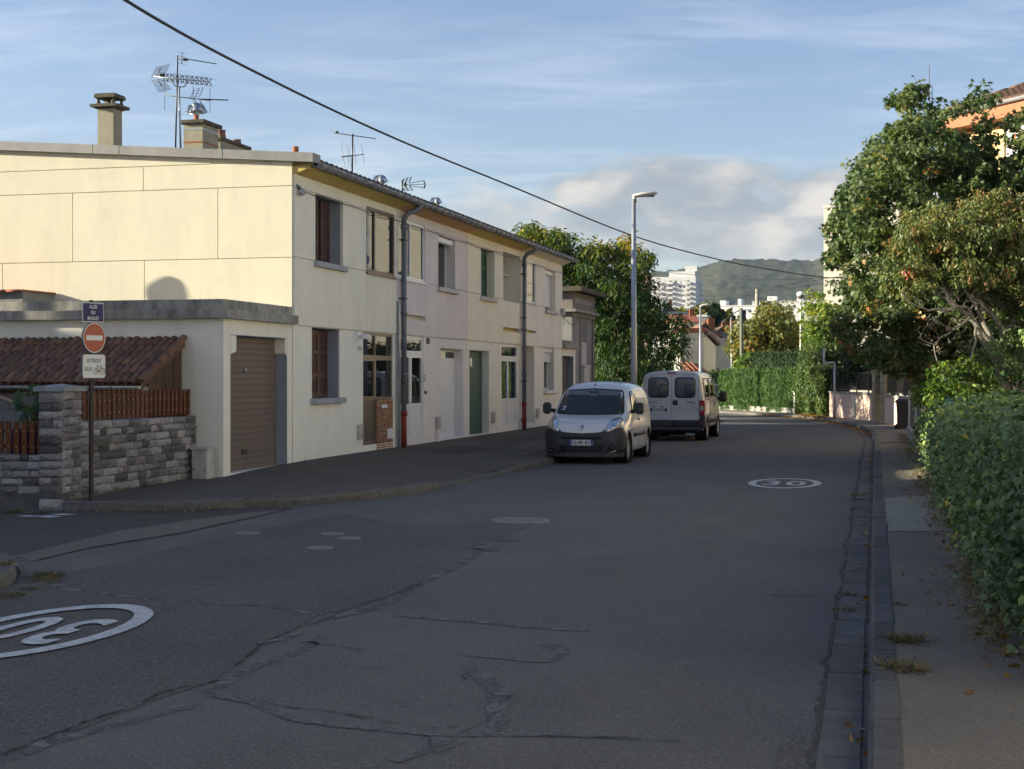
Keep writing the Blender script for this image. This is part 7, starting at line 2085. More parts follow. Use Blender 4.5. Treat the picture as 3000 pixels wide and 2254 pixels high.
# ================================================================== street lamps, poles, cables, far buildings, hills
def lamp_post(label, u, vtop, Y, kind, base_z=0.14, col_r=.075, arm=1):
    p = at(u, vtop, Y)
    t = thing('street_lamp', label, 'street lamp', (p.x, p.y, base_z), 0, 'street lamps')
    h = p.z-base_z
    if kind == 'globe':
        MB().tube([(0, 0, -.03), (0, 0, h-.35)], [col_r, col_r*.8], 12).build('column', M['sill_pale'], t)
        MB().lathe([(.001, h-.45), (.16, h-.40), (.24, h-.25), (.20, h-.16)], 20).build('bowl', M['sign_back'], t)
        MB().lathe([(.22, h-.24), (.25, h-.12), (.18, h-.02), (.001, h+.02)], 20).build('globe', M['white'], t)
        return t
    MB().tube([(0, 0, -.03), (0, 0, h*.28), (0, 0, h-.1)], [col_r*1.35, col_r*1.2, col_r*.75], 14).build('column', M['galv'], t)
    hd = MB()
    prof = [(0.0, .03), (.06, .075), (.25, .11), (.5, .12), (.66, .08), (.72, .02)]
    vs = []; fs = []; n = 12
    for x, r in prof:
        for k in range(n):
            a = 2*math.pi*k/n; vs.append((arm*(x-.05), r*1.25*math.cos(a), h-.02+r*.62*math.sin(a)+.10*x))
    for i in range(len(prof)-1):
        for k in range(n): fs.append((i*n+k, i*n+(k+1) % n, (i+1)*n+(k+1) % n, (i+1)*n+k))
    fs += [tuple(range(n)), tuple(range((len(prof)-1)*n, len(prof)*n))]
    hd.add(vs, fs, True); hd = hd.build('lamp_head', M['sill_pale'], t)
    MB().tube([(arm*.02, 0, h-.2), (arm*.03, 0, h+.02)], [col_r*.8, .06], 10).build('bracket', M['galv'], t)
    MB().bbox(arm*.2, arm*.58, -.09, .09, h-.045, h-.015, .01).build('lens', M['glass_dim'], hd)
    MB().lathe([(col_r*1.7, -.03), (col_r*1.7, .02), (col_r*1.3, .03)], 14).build('base', M['galv'], t)
    MB().box(-col_r*.5, col_r*.5, -col_r*1.36, -col_r*1.2, .5, 1.0).build('door', M['galv'], t)
    return t
lamp_post('tall galvanised street lamp on the pavement behind the small white van', 1857, 572, 41.6, 'pod')
lamp_post('slim galvanised street lamp in front of the cream gable beyond the minibus', 2052, 895, 88, 'pod', .05, .07)
lamp_post('street lamp head rising out of the leafy trees behind the concrete tower', 1778, 722, 84, 'pod', .05, .07)
lamp_post('globe street lamp on a pale column behind the clipped hedge', 2346, 855, 86, 'globe', .1, .07)
def pole(label, u, vt, Y, r0, r1, mat, fittings=True):
    p = at(u, vt, Y)
    t = thing('utility_pole', label, 'utility pole', (p.x, p.y, .05), 0, 'utility poles')
    MB().tube([(0, 0, -.1), (.03, 0, p.z*.5), (0, 0, p.z-.05)], [r0, (r0+r1)/2, r1], 10).build('shaft', mat, t)
    if fittings:
        f = MB().bbox(r1, r1+.16, -.08, .08, p.z-.75, p.z-.15, .02).build('junction_box', M['dark_metal'], t)
        MB().tube([(-.05, 0, p.z-.2), (.45, 0, p.z-.12)], .02, 6).build('arm', M['dark_metal'], t)
        MB().lathe([(.001, p.z-.32), (.12, p.z-.28), (.12, p.z-.2), (.04, p.z-.12)], 12, (.5, 0, 0)).build('lamp', M['alu_shiny'], t)
    return t
M['pole_green'] = surf('greenish_pole_wood', (0.24, 0.255, 0.19), (0.18, 0.19, 0.14), scale=3, rough=.9, bump=.3)
M['pole_conc'] = surf('pole_concrete', (0.33, 0.31, 0.25), (0.25, 0.24, 0.19), scale=3, rough=.9, bump=.3)
pole('greenish wooden utility pole with junction box behind the clipped hedge', 2171, 903, 84, .15, .11, M['pole_green'])
pole('weathered concrete utility pole standing behind the yellowing tree', 2218, 847, 150, .30, .19, M['pole_conc'], False)
pole('pale wooden utility pole next to the globe lamp', 2379, 905, 90, .15, .11, M['pole_green'], False)
tp = pole('concrete utility pole hidden in the maple that carries the street cables', 2478, 800, 64, .17, .12, M['pole_conc'], False)
pole('thin grey post before the large cream wall', 2142, 930, 100, .055, .05, M['galv'], False)
def cable(label, pts, r, sag=0.0):
    P_ = smooth_poly([Vector(p) for p in pts], 10)
    o = MB().tube(P_, r, 6, cap=True).build('overhead_cable', M['cable']); return props(o, label, 'cable', 'overhead cables')
Ys = lambda f: 16+(52.4-16)*f
main = [at(-420, -560, 12.2)]
for u, v, Y in ((366, 0, 18.0), (813, 244, 24.5), (1169, 411, 31.0), (1500, 547, 38.5), (1857, 692, 47.5), (2102, 760, 53.8), (2250, 789, 57.6), (2414, 813, 62.2), (2478, 814, 63.9)): main.append(at(u, v, Y))
cable('thick black bundled cable sagging across the whole street', main, .021)
cable('thin upper cable running from the maple pole towards the trees', [at(2478, 812, 63.9), at(2216, 820, 66), at(2053, 808, 68), at(1850, 785, 72), at(1700, 755, 78)], .012)
cable('thin middle cable dipping in front of the tower block', [at(2478, 808, 63.9), at(2257, 842, 65), at(2135, 861, 67), at(1948, 862, 70), at(1800, 846, 76)], .012)
cable('thin lower cable dipping lowest in front of the tower block', [at(2478, 822, 63.9), at(2257, 852, 66), at(2135, 867, 68), at(2020, 867, 72), at(1860, 852, 78)], .012)
cable('pair of dark service wires falling from the wooden pole to the cream gable', [at(2171, 908, 84), at(2140, 925, 88), at(2090, 970, 98), at(2050, 990, 104), at(1996, 996, 110)], .03)
cable('wire from the concrete tower roof to the terrace end', [row(x4b-.1, -.1, fz(1645, 930)), row(x4b+1.8, -.02, fz(1645, 948)), row(x4b+4.2, .15, fz(1690, 925))], .010)
zc = lambda x, y: (1850+.2587*x, 720+.2587*y)
def face_block(name, label, x0, x1, yt, yb, Y, depth, mat, yaw=0.0, cat='building', base=None):
    (u0, v0), (u1, _) = zc(x0, yt), zc(x1, yb)
    a, b = at(u0, v0, Y), at(u1, v0, Y)
    t = thing(name, label, cat, (a.x, a.y, 0), yaw)
    return t, (b.x-a.x), a.z
t, w, h = face_block('gable_building', 'pale blockwork building end with red tile coping beyond the junction', 550, 818, 985, 0, 112, 10, None)
M['blockwork'] = surf('streaky_blockwork', (0.52, 0.51, 0.46), (0.38, 0.375, 0.34), scale=.35, rough=.95, bump=.2, stain=(.30, .29, .26), stain_amt=.6, streak=(.15, 1, 1.6), sscale=.8)
MB().box(0, w, 0, 14, -.1, h).build('end_wall', M['blockwork'], t)
MB().box(-.1, w+.1, -.1, 14, h, h+.35).build('coping', M['tile_red'], t)
sd_ = zc(880, 1145); q = at(sd_[0], sd_[1], 116)
ox = q.x-at(zc(550, 0)[0], 0, 112).x
mb = MB(); mb.prism([(w+.01, -.1), (ox, -.1), (ox, q.z), (w+.01, h)], .3, 14, 'y'); mb.build('side_wall', M['cream'], t)
mb = MB(); mb.prism([(w-.2, h+.36), (ox+.35, q.z+.0), (ox+.35, q.z+.25), (w-.2, h+.6)], .1, 14, 'y'); mb.build('verge', M['tile_dull'], t)
(u0, v0), (u1, v1) = zc(590, 1345), zc(828, 1420)
a, b = at(u0, v0, 108), at(u1, v1, 105)
t = thing('tiled_outhouse', 'low outhouse with striped clay tile roof in front of the pale gable', 'outhouse', (a.x, 105, 0))
w_ = b.x-a.x
MB().box(0, w_, 0, 5, -.1, b.z-.05).build('wall', M['cream'], t)
mb = MB(); mb.add([(-.2, -.3, b.z-.05), (w_+.2, -.3, b.z-.05), (w_+.2, 5, a.z+.1), (-.2, 5, a.z+.1), (-.2, -.3, b.z-.2), (w_+.2, -.3, b.z-.2), (w_+.2, 5, a.z-.05), (-.2, 5, a.z-.05)], [(0, 1, 2, 3), (4, 5, 6, 7), (0, 1, 5, 4), (1, 2, 6, 5), (3, 0, 4, 7)]); rf = mb.build('roof', M['tile_dull'], t)
for k in range(int(w_/.34)):
    MB().tube([(.1+k*.34, -.32, b.z-.02), (.1+k*.34, 5, a.z+.13)], .1, 6).build('tile_row', M['tile_red'], rf)
(u0, v0), (u1, v1) = zc(868, 1062), zc(1200, 1062)
a, b = at(u0, v0, 122), at(u1, v1, 122)
t = thing('cream_wall_building', 'large blank cream rendered wall beyond the junction', 'building', (a.x, a.y, 0), 0)
MB().box(0, b.x-a.x, 0, 10, -.1, a.z).build('wall', M['tall_wall'], t)
MB().box(-.05, b.x-a.x+.05, -.06, 10, a.z, a.z+.1).build('coping', M['sill_pale'], t)
def gable_house(label, x0, x1, ytop, yeave, Y, wall, roof, ridge='x', depth=9, drop=8.0, wins=0, chim=True):
    (u0, vt), (u1, ve) = zc(x0, ytop), zc(x1, yeave)
    a, b = at(u0, vt, Y), at(u1, ve, Y)
    w = b.x-a.x; zt, ze = a.z, b.z
    t = thing('house', label, 'house', (a.x, Y, 0))
    if ridge == 'x':
        MB().box(0, w, 0, depth, -1, ze).build('wall', wall, t)
        mb = MB(); mb.add([(-.4, -.5, ze-.1), (w+.4, -.5, ze-.1), (w+.4, depth+.5, ze-.1), (-.4, depth+.5, ze-.1), (-.4, depth*.45, zt), (w+.4, depth*.45, zt)], [(0, 1, 5, 4), (2, 3, 4, 5), (0, 4, 3), (1, 2, 5), (0, 3, 2, 1)]); mb.build('roof', roof, t)
        n = wins
        for k in range(n):
            x = w*(k+.5)/n; f = MB().box(x-.5, x+.5, -.06, .0, ze-2.0, ze-.7).build('window', M['pvc'], t); MB().box(x-.42, x+.42, -.075, -.062, ze-1.9, ze-.8).build('pane', M['glass'], f)
    else:
        mb = MB(); mb.prism([(0, -1), (w, -1), (w, ze), (w/2, zt-.15), (0, ze)], 0, depth, 'y'); mb.build('wall', wall, t)
        th = .28
        for s in (0, 1):
            xs_, xe = (-.5, w/2) if s == 0 else (w+.5, w/2)
            zs_ = ze-.5*(zt-ze)/(w/2)
            mb = MB(); mb.prism([(xs_, zs_), (xe, zt), (xe, zt+th), (xs_, zs_+th)], -.5, depth, 'y'); mb.build('roof', roof, t)
    if chim:
        MB().box(w*.82, w*.82+.7, depth*.4, depth*.4+.7, ze, zt+.9).build('chimney', M['clay_orange'], t)
    return t
gable_house('old house with a bright red tiled roof below the tower block', 488, 742, 772, 858, 210, M['cream'], M['tile_red'], 'x', 10, wins=4)
gable_house('house with a broad brown gable roof behind the pale blockwork building', 660, 1000, 900, 1030, 150, M['pink_wall'], M['tile_dull'], 'y', 12, chim=True)
gable_house('small house with a narrow brown gable beside the broad brown gable', 530, 680, 905, 990, 158, M['pink_wall'], M['tile_dull'], 'y', 12, chim=False)
gable_house('grey walled gabled house behind the large cream wall', 940, 1130, 940, 1000, 165, M['concrete'], M['tile_dull'], 'y', 12, chim=True)
gable_house('low house with orange red roof before the long white block', 975, 1200, 893, 940, 260, M['cream'], M['tile_red'], 'x', 10, wins=0)
gable_house('slate roofed house with a steep stone gable under the tower block', 340, 480, 655, 760, 300, M['concrete'], surf('slate', (.07, .075, .085), (.055, .06, .068), 1, .8, .1), 'y', 14, chim=True)
gable_house('low slate roofed house beside the steep gable', 470, 640, 735, 780, 290, M['concrete'], bpy.data.materials['slate'], 'x', 12, wins=0, chim=False)
(u0, v0), (u1, v1) = zc(750, 782), zc(848, 782)
a, b = at(u0, v0, 230), at(u1, v0, 230)
t = thing('office_block', 'small grey modern block with a white parapet below the tower block', 'building', (a.x, a.y, 0), R(-14))
MB().box(0, b.x-a.x, 0, 26, -1, a.z-.4).build('wall', M['concrete_tower'], t)
MB().box(-.15, b.x-a.x+.15, -.15, 26.1, a.z-.4, a.z).build('parapet', M['sill_pale'], t)
for k in range(7): MB().box(b.x-a.x-.02, b.x-a.x+.05, 1.5+k*3.4, 3.3+k*3.4, a.z-4.5, a.z-1.2).build('window', M['glass'], t)
MB().box(.8, 1.9, -.05, .02, a.z-4.5, a.z-1.0).build('window', M['clay_orange'], t)
z2b = lambda x, y: (2200+.325*x, 720+.325*y)
(u0, v0), (u1, v1) = z2b(385, 840), z2b(430, 1010)
a = at(u0, v0, 130); b = at(u1, v0, 130)
t = thing('house', 'red painted gable of a house glimpsed between the trees', 'house', (a.x-2, 130, 0))
mb = MB(); mb.prism([(0, -.1), (b.x-a.x+2, -.1), (b.x-a.x+2, a.z+.2), (1.6, a.z-.6), (0, a.z-1.4)], 0, 9, 'y'); mb.build('wall', surf('red_render', (.40, .035, .05), (.34, .03, .042), 1, .85, .05), t)
mb = MB(); mb.prism([(-.4, a.z-1.6), (b.x-a.x+2.4, a.z+.2), (b.x-a.x+2.4, a.z+.5), (-.4, a.z-1.3)], -.4, 9, 'y'); mb.build('roof', M['tile_red'], t)
(u0, v0), (u1, v1) = z2b(300, 890), z2b(392, 1010)
a = at(u0, v0, 128); b = at(u1, v0, 128)
t = thing('house', 'low pale yellow house wall beside the red gable', 'house', (a.x, 127, 0))
MB().box(0, b.x-a.x, 0, 3, -.1, a.z).build('wall', M['cream3'], t); MB().box(-.1, b.x-a.x+.1, -.1, 3, a.z, a.z+.12).build('coping', M['sill_pale'], t)
M['block_white'] = surf('flats_white', (0.70, 0.70, 0.69), (0.64, 0.64, 0.63), scale=.12, rough=.9, bump=0)
M['block_grey'] = surf('flats_panel_grey', (0.58, 0.58, 0.575), (0.53, 0.53, 0.525), scale=.12, rough=.9, bump=0)
WIN = MB().box(-.75, .75, -.04, .05, 0, 1.4).mesh('window'); WIN.materials.append(M['glass_dim'])
WINP = MB().box(-.75, .75, -.05, .05, 0, 1.4).mesh('window'); WINP.materials.append(M['block_grey'])
BAL = MB().box(-1.7, 1.7, -1.3, 0, -.15, 0).box(-1.7, 1.7, -1.3, -1.2, 0, 1.0).box(-1.7, -1.6, -1.2, 0, 0, 1.0).box(1.6, 1.7, -1.2, 0, 0, 1.0).mesh('balcony'); BAL.materials.append(M['block_white'])
def tower_block():
    Y = 800
    (u0, v0), (u1, v1) = zc(185, 372), zc(727, 350)
    a, b = at(u0, v1, Y), at(u1, v1, Y)
    yaw = R(-14)
    w = (b.x-a.x)/math.cos(yaw); h = b.z
    t = thing('tower_block', 'tall white block of flats with columns of balconies under the wooded hill', 'building', (b.x, b.y, 0), yaw)
    d = 34
    MB().box(-w, 0, 0, d*1.0, -1, h).build('wall', M['block_white'], t)
    MB().box(-w*.55, -.5, 1, 14, h, h+3.0).build('penthouse', M['block_white'], t)
    MB().box(-w*.22, 0.5, 2, 10, h+3.0, h+6.0).build('lift_house', M['block_white'], t)
    rs = random.Random(3)
    px = FOC/Y*.2587**-1
    cols = [(x-727)/px*1.03 for x in (270, 385, 505, 555, 600)]
    bals = [(x-727)/px*1.03 for x in (325, 450, 645)]
    for k in range(13):
        z = h-3.6-k*2.66
        for x in cols:
            link('window', WIN if rs.random() < .45 else WINP, None, t, (x, -.03, z), None, (.75, 1.5, 1.0))
        for x in bals:
            link('balcony', BAL, None, t, (x, 0, z-.3), None, (.8, 1.2, 1.0))
            link('window', WIN, None, t, (x, -.03, z), None, (.7, 1.5, 1.1))
        link('window', WIN, None, t, (.03, 7.0, z), (0, 0, R(90)), (.8, 1.5, 1.0))
        link('balcony', BAL, None, t, (0, 19.0, z-.3), (0, 0, R(90)), (1.6, 1.2, 1.0))
        link('window', WIN, None, t, (.03, 19.0, z), (0, 0, R(90)), (1.9, 1.5, 1.2))
    for (xa, xb) in [(-w, 0)]:
        for k in range(13): MB().box(xa, xb, -.06, -.01, h-1.9-k*2.66, h-1.8-k*2.66).build('floor_joint', M['block_grey'], t)
tower_block()
def long_block(label, x0, x1, yt, Y, yaw, floors, conv, depth=14, pitchx=3.2, base=-1):
    (u0, v0), (u1, _) = conv(x0, yt), conv(x1, yt)
    a, b = at(u0, v0, Y), at(u1, v0, Y)
    w = (b.x-a.x)/math.cos(yaw)
    t = thing('long_block', label, 'building', (a.x, a.y, 0), yaw)
    MB().box(0, w, 0, depth, base, a.z).build('wall', M['block_white'], t)
    MB().box(-.2, w+.2, -.2, depth, a.z, a.z+.5).build('parapet', M['block_grey'], t)
    MB().box(w*.18, w*.30, 2, 8, a.z+.5, a.z+2.5).build('roof_house', M['block_white'], t)
    MB().box(w*.55, w*.62, 2, 8, a.z+.5, a.z+3.0).build('roof_house', M['block_white'], t)
    rs = random.Random(int(x0)+5)
    n = int(w/pitchx); c = 0
    for f in range(floors):
        for k in range(n):
            if c > 280: break
            if rs.random() < .25: continue
            link('window', WIN if rs.random() < .6 else WINP, None, t, (pitchx*(k+.6), -.03, a.z-2.9-f*3.0), None, (1.25 if rs.random() < .6 else .6, 3, 1.0)); c += 1
    return t
long_block('low white block of flats adjoining the tower block', 890, 1412, 696, 560, R(-20), 6, zc, pitchx=5.0)
long_block('long white block of flats with strip windows behind the yellowing tree', 12, 700, 512, 600, R(-16), 6, z2b, pitchx=5.6)
c0 = at(1895, 810, 700)
t = thing('crane', 'small orange construction crane with slanted jib beside the tower block', 'crane', (c0.x, 700, 0))
k_ = 700/FOC
cr_ = plain('crane_orange', (.5, .2, .04), .6)
MB().tube([(0, 0, -1), (0, 0, at(0, 790, 700).z)], 1.0, 4).build('mast', cr_, t)
MB().tube([(0, 0, at(0, 790, 700).z), (20*k_, 0, at(0, 756, 700).z)], .55, 4).build('jib', cr_, t)
MB().tube([(20*k_, 0, at(0, 756, 700).z), (-10*k_, 0, at(0, 762, 700).z)], .2, 4).tube([(20*k_, 0, at(0, 756, 700).z), (24*k_, 0, at(0, 785, 700).z)], .15, 4).build('rope', cr_, t)
sm_ = at(1898, 800, 690)
o = MB().lathe([(1.6, 0), (1.6, sm_.z)], 12).build('factory_chimney', M['clay_pink'], None, loc=(sm_.x, 690, 0)); props(o, 'short pale factory chimney beside the orange crane', 'chimney')
HAZE = 0.00005
def hills():
    na, nr = 620, 110
    az = np.linspace(R(-40), R(42), na); rr = np.linspace(1500, 4600, nr)
    A, RR = np.meshgrid(az, rr, indexing='ij')
    ux = CU+np.tan(az)*FOC
    ku = np.array([-9000, -2000, 200, 1200, 1500, 1700, 1850, 1900, 1960, 2030, 2075, 2110, 2170, 2250, 2330, 2380, 2413, 2500, 2700, 3000, 3600, 5000, 9000])
    kv = np.array([940, 930, 905, 880, 868, 845, 805, 795, 788, 783, 772, 758, 755, 757, 762, 765, 752, 745, 760, 800, 860, 900, 930])
    vr = np.interp(ux, ku, kv)
    ridge = (1104-vr)/FOC*3300/np.cos(az)
    rng = np.random.default_rng(5)
    def fbm(x, y, sc, oct_=5, seed=0):
        r = np.random.default_rng(seed); out = np.zeros_like(x); amp = 1
        for o in range(oct_):
            for _ in range(4):
                th = r.uniform(0, 6.28); ph = r.uniform(0, 6.28)
                out += amp*np.sin((x*math.cos(th)+y*math.sin(th))*sc*2**o+ph)/4
            amp *= .5
        return out
    X, Yw = RR*np.sin(A), RR*np.cos(A)
    p = np.clip((RR-1500)/(3300-1500), 0, 1.0)
    prof = p**1.5*(1+.10*np.sin(p*9+A*25)*(1-p)*2.0)
    back = np.clip((RR-3300)/1300, 0, 1)
    Z_ = ridge[:, None]*prof*(1-.25*back)+fbm(X, Yw, .004, 5, 2)*44*p*(1-p)*2.2+fbm(X, Yw, .012, 4, 8)*2.2*p
    Z_ += (rng.random(Z_.shape)**2)*(11-6*p)*np.clip(p*4, 0, 1)+fbm(X, Yw, .06, 3, 4)*.9
    Z_ -= 8
    v = np.stack([X.ravel(), Yw.ravel(), Z_.ravel()], 1)
    i, j = np.meshgrid(np.arange(na-1), np.arange(nr-1), indexing='ij')
    q = (i*nr+j).ravel()
    f = np.stack([q, q+nr, q+nr+1, q+1], 1)
    me = bpy.data.meshes.new('hills')
    me.vertices.add(len(v)); me.vertices.foreach_set('co', v.ravel().astype(np.float32))
    me.loops.add(f.size); me.loops.foreach_set('vertex_index', f.ravel().astype(np.int32))
    me.polygons.add(len(f)); me.polygons.foreach_set('loop_start', (np.arange(len(f))*4).astype(np.int32))
    me.update(calc_edges=True); me.validate()
    m = surf('wooded_hillside', (0.010, 0.020, 0.012), (0.066, 0.066, 0.032), scale=.045, rough=.95, bump=0, contrast=(.42, .60), stain=(.060, .056, .030), stain_amt=.55, streak=(1, 1, 1), sscale=.006, spec=.1, detail=10, speck=(.06, .05, .028), speck_amt=.5, speck_scale=.09)
    struct(link('hills', me, m))
hills()
hz = MB().box(-5000, 5000, -600, 5100, -40, 340).build('haze', None); hz['kind'] = 'stuff'
props(hz, 'thin pale haze filling the air towards the hills', 'haze')
m_ = bpy.data.materials.new('thin_haze'); m_.use_nodes = True; nt_ = m_.node_tree; nt_.nodes.clear()
pv = nt_.nodes.new('ShaderNodeVolumePrincipled'); pv.inputs['Color'].default_value = (.62, .80, 1, 1); pv.inputs['Density'].default_value = HAZE; pv.inputs['Anisotropy'].default_value = 0.2
ou_ = nt_.nodes.new('ShaderNodeOutputMaterial'); nt_.links.new(pv.outputs[0], ou_.inputs['Volume'])
hz.data.materials.append(m_)
# ================================================================== vegetation
def tmpl(kind):
    if kind == 'oval': return np.array([(0, 0, 0), (.32, .25, .05), (.72, .2, .03), (1, 0, -.10), (.72, -.2, .03), (.32, -.25, .05)]), [(0, 1, 2, 3), (0, 3, 4, 5)]
    if kind == 'lance': return np.array([(0, 0, 0), (.45, .14, .04), (1, 0, -.12), (.45, -.14, .04)]), [(0, 1, 2), (0, 2, 3)]
    if kind == 'maple':
        p = [(.30, 0, .03), (0, 0, 0), (.16, -.52, -.05), (.36, -.24, .02), (.72, -.46, -.05), (.66, -.16, .02), (1.06, 0, -.08), (.66, .16, .02), (.72, .46, -.05), (.36, .24, .02), (.16, .52, -.05)]
        return np.array(p), [(0, k, k+1) for k in range(1, 10)]+[(0, 10, 1)]
    if kind == 'ivy':
        p = [(.35, 0, .04), (0, 0, 0), (.08, -.36, -.04), (.40, -.48, -.05), (.52, -.24, .0), (1.0, 0, -.10), (.52, .24, .0), (.40, .48, -.05), (.08, .36, -.04)]
        return np.array(p), [(0, k, k+1) for k in range(1, 8)]+[(0, 8, 1)]
    if kind == 'spray': return np.array([(0, 0, 0), (.35, .13, .03), (.7, .05, .0), (1, .0, -.05), (.7, -.09, .02), (.35, -.12, .03)]), [(0, 1, 2, 3), (0, 3, 4, 5)]
    if kind == 'blade': return np.array([(0, -.014, 0), (0, .014, 0), (.6, .011, .0), (1, 0, -.2), (.6, -.011, 0)]), [(0, 1, 2, 3), (0, 3, 4)]
def leaf_mesh(name, pos, nrm, size, kind, mat, rng, pick, along=None, spin=None):
    n = len(pos); V, Fc = tmpl(kind); k = len(V)
    nn = nrm/np.maximum(np.linalg.norm(nrm, axis=1, keepdims=True), 1e-6)
    a = rng.normal(size=(n, 3)) if along is None else along+rng.normal(size=(n, 3))*.35
    ex = a-(a*nn).sum(1, keepdims=True)*nn
    ex /= np.maximum(np.linalg.norm(ex, axis=1, keepdims=True), 1e-6)
    ey = np.cross(nn, ex)
    s = size[:, None, None]
    P_ = pos[:, None, :]+s*(V[None, :, 0:1]*ex[:, None, :]+V[None, :, 1:2]*ey[:, None, :]+V[None, :, 2:3]*nn[:, None, :])
    me = bpy.data.meshes.new(name)
    me.vertices.add(n*k); me.vertices.foreach_set('co', P_.astype(np.float32).ravel())
    li = []; ls = []; q = 0
    for f in Fc: ls.append(q); li += list(f); q += len(f)
    li = np.array(li); L0 = q
    loops = (np.arange(n)[:, None]*k+li[None, :]).ravel()
    starts = (np.arange(n)[:, None]*L0+np.array(ls)[None, :]).ravel()
    me.loops.add(len(loops)); me.loops.foreach_set('vertex_index', loops.astype(np.int32))
    me.polygons.add(len(starts)); me.polygons.foreach_set('loop_start', starts.astype(np.int32))
    me.update(calc_edges=True)
    at_ = me.attributes.new('pick', 'FLOAT', 'FACE')
    at_.data.foreach_set('value', np.repeat(np.clip(pick, 0, 1), len(Fc)).astype(np.float32))
    me.materials.append(mat)
    return me
def in_poly(px, py, poly):
    poly = np.array(poly); x0, y0 = poly[:, 0], poly[:, 1]; x1, y1 = np.roll(x0, -1), np.roll(y0, -1)
    c = np.zeros(len(px), bool)
    for a, b, d, e_ in zip(x0, y0, x1, y1):
        cond = ((b > py) != (e_ > py)) & (px < (d-a)*(py-b)/((e_-b) if e_ != b else 1e-9)+a)
        c ^= cond
    return c
def clump_centres(outline, Y0, thick, n, rng, gap=0.0):
    o = np.array(outline, float); lo, hi = o.min(0), o.max(0); out = []
    while len(out) < n:
        p = lo+rng.random((n*3, 2))*(hi-lo)
        p = p[in_poly(p[:, 0], p[:, 1], outline)]
        out += list(p)
    p = np.array(out[:n]); c = (lo+hi)/2
    p = c+(p-c)*np.clip(1-gap*FOC/Y0/((hi-lo)/2), .5, 1)
    d = np.abs((p-c)/((hi-lo)/2)).max(1)
    Y = Y0+rng.normal(size=n).clip(-1.8, 1.8)*thick*np.sqrt(np.clip(1.15-d*d, .12, 1))
    X = (p[:, 0]-CU)/FOC*Y0; Z_ = EYE-(p[:, 1]-CV)/FOC*Y0
    return np.stack([X, Y, Z_], 1)
def foliage(parent, name, C, per, crad, lsize, kind, mat, rng, up=.35, flat=.75, pick_sd=.25, pick_c=None, droop=0.0):
    n = len(C)*per
    d = rng.normal(size=(n, 3)); d /= np.linalg.norm(d, axis=1, keepdims=True)
    r = crad*rng.random((n, 1))**.45
    cc = np.repeat(C, per, 0)
    rad = np.repeat(rng.uniform(.65, 1.25, len(C)), per)[:, None]
    pos = cc+d*r*rad*np.array([1, 1, flat])
    nrm = d*.8+rng.normal(size=(n, 3))*.55+np.array([0, 0, up])
    along = d+np.array([0, 0, -droop])
    base = rng.normal(.45, .16, len(C)) if pick_c is None else pick_c
    pick = np.repeat(base, per)+rng.normal(0, pick_sd, n)*.5
    size = lsize*rng.uniform(.65, 1.25, n)
    me = leaf_mesh(name, pos, nrm, size, kind, mat, rng, pick, along)
    o = link(name, me, None, parent)
    o['kind'] = 'stuff'
    return o
def limb(mb, pts, r0, r1, n=7, wob=.03, rs=random):
    P_ = smooth_poly([Vector(p) for p in pts], 4)
    P_ = [P_[0]]+[p+Vector((rs.uniform(-wob, wob), rs.uniform(-wob, wob), rs.uniform(-wob, wob))) for p in P_[1:-1]]+[P_[-1]]
    m = len(P_)-1
    mb.tube(P_, [r0+(r1-r0)*(i/m)**.8 for i in range(m+1)], n)
def tree(name, label, base, outline, Y0, thick, nclump, per, crad, lsize, kind, mat, seed, trunk_r=.14, bark='bark', fork=.35, nlimb=9, group=None, up=.35, pick_f=None, cat='tree', droop=0.0, flat=.75, ntwig=40):
    rng = np.random.default_rng(seed); rs = random.Random(seed)
    t = thing(name, label, cat, base, 0, group)
    I = Matrix.Translation(-Vector(base))
    C = clump_centres(outline, Y0, thick, nclump, rng, crad*.35)
    pc = None
    if pick_f is not None: pc = np.clip(pick_f(C)+rng.normal(0, .13, len(C)), 0, 1)
    top = C[C[:, 2].argmax()]; mid = C.mean(0)
    zf_ = base[2]+(mid[2]-base[2])*fork*1.6
    fk = Vector((base[0]+(mid[0]-base[0])*.5, base[1]+(mid[1]-base[1])*.5, zf_))
    tk = MB(I); limb(tk, [Vector(base)-Vector((0, 0, .1)), (Vector(base)+fk)/2+Vector((.06, .04, 0)), fk], trunk_r, trunk_r*.72, 9, .02, rs)
    tk.build('trunk', M[bark], t)
    order = rng.permutation(len(C))
    heads = []
    for k in order[:nlimb]:
        c = Vector(C[k]); m = fk+(c-fk)*.5+Vector((rs.uniform(-.2, .2), rs.uniform(-.2, .2), abs((c-fk).length)*.10))
        b = MB(I); limb(b, [fk-Vector((0, 0, .05)), m, c], trunk_r*.5, .015, 6, .03, rs); b.build('branch', M[bark], t); heads.append((m, c))
    tw = MB(I)
    for k in order[nlimb:nlimb+ntwig]:
        c = Vector(C[k]); m, c2 = min(heads, key=lambda h: (h[0]-c).length)
        limb(tw, [m, m+(c-m)*.55+Vector((0, 0, .06)), c], trunk_r*.16, .006, 4, .02, rs)
    o = tw.build('twigs', M[bark], t); o['kind'] = 'stuff'
    C2 = C-np.array(base)
    foliage(t, 'foliage', C2, per, crad, lsize, kind, mat, rng, up, flat, .3, pc, droop)
    return t, C, rng
G = lambda *c: c
M['maple_leaf'] = leaf_mat('maple_leaves', [(0, (0.048, 0.081, 0.031)), (.40, (0.075, 0.119, 0.039)), (.68, (0.139, 0.170, 0.052)), (.84, (0.251, 0.222, 0.062)), (.95, (0.454, 0.201, 0.075)), (1, (0.574, 0.192, 0.069))], .28)
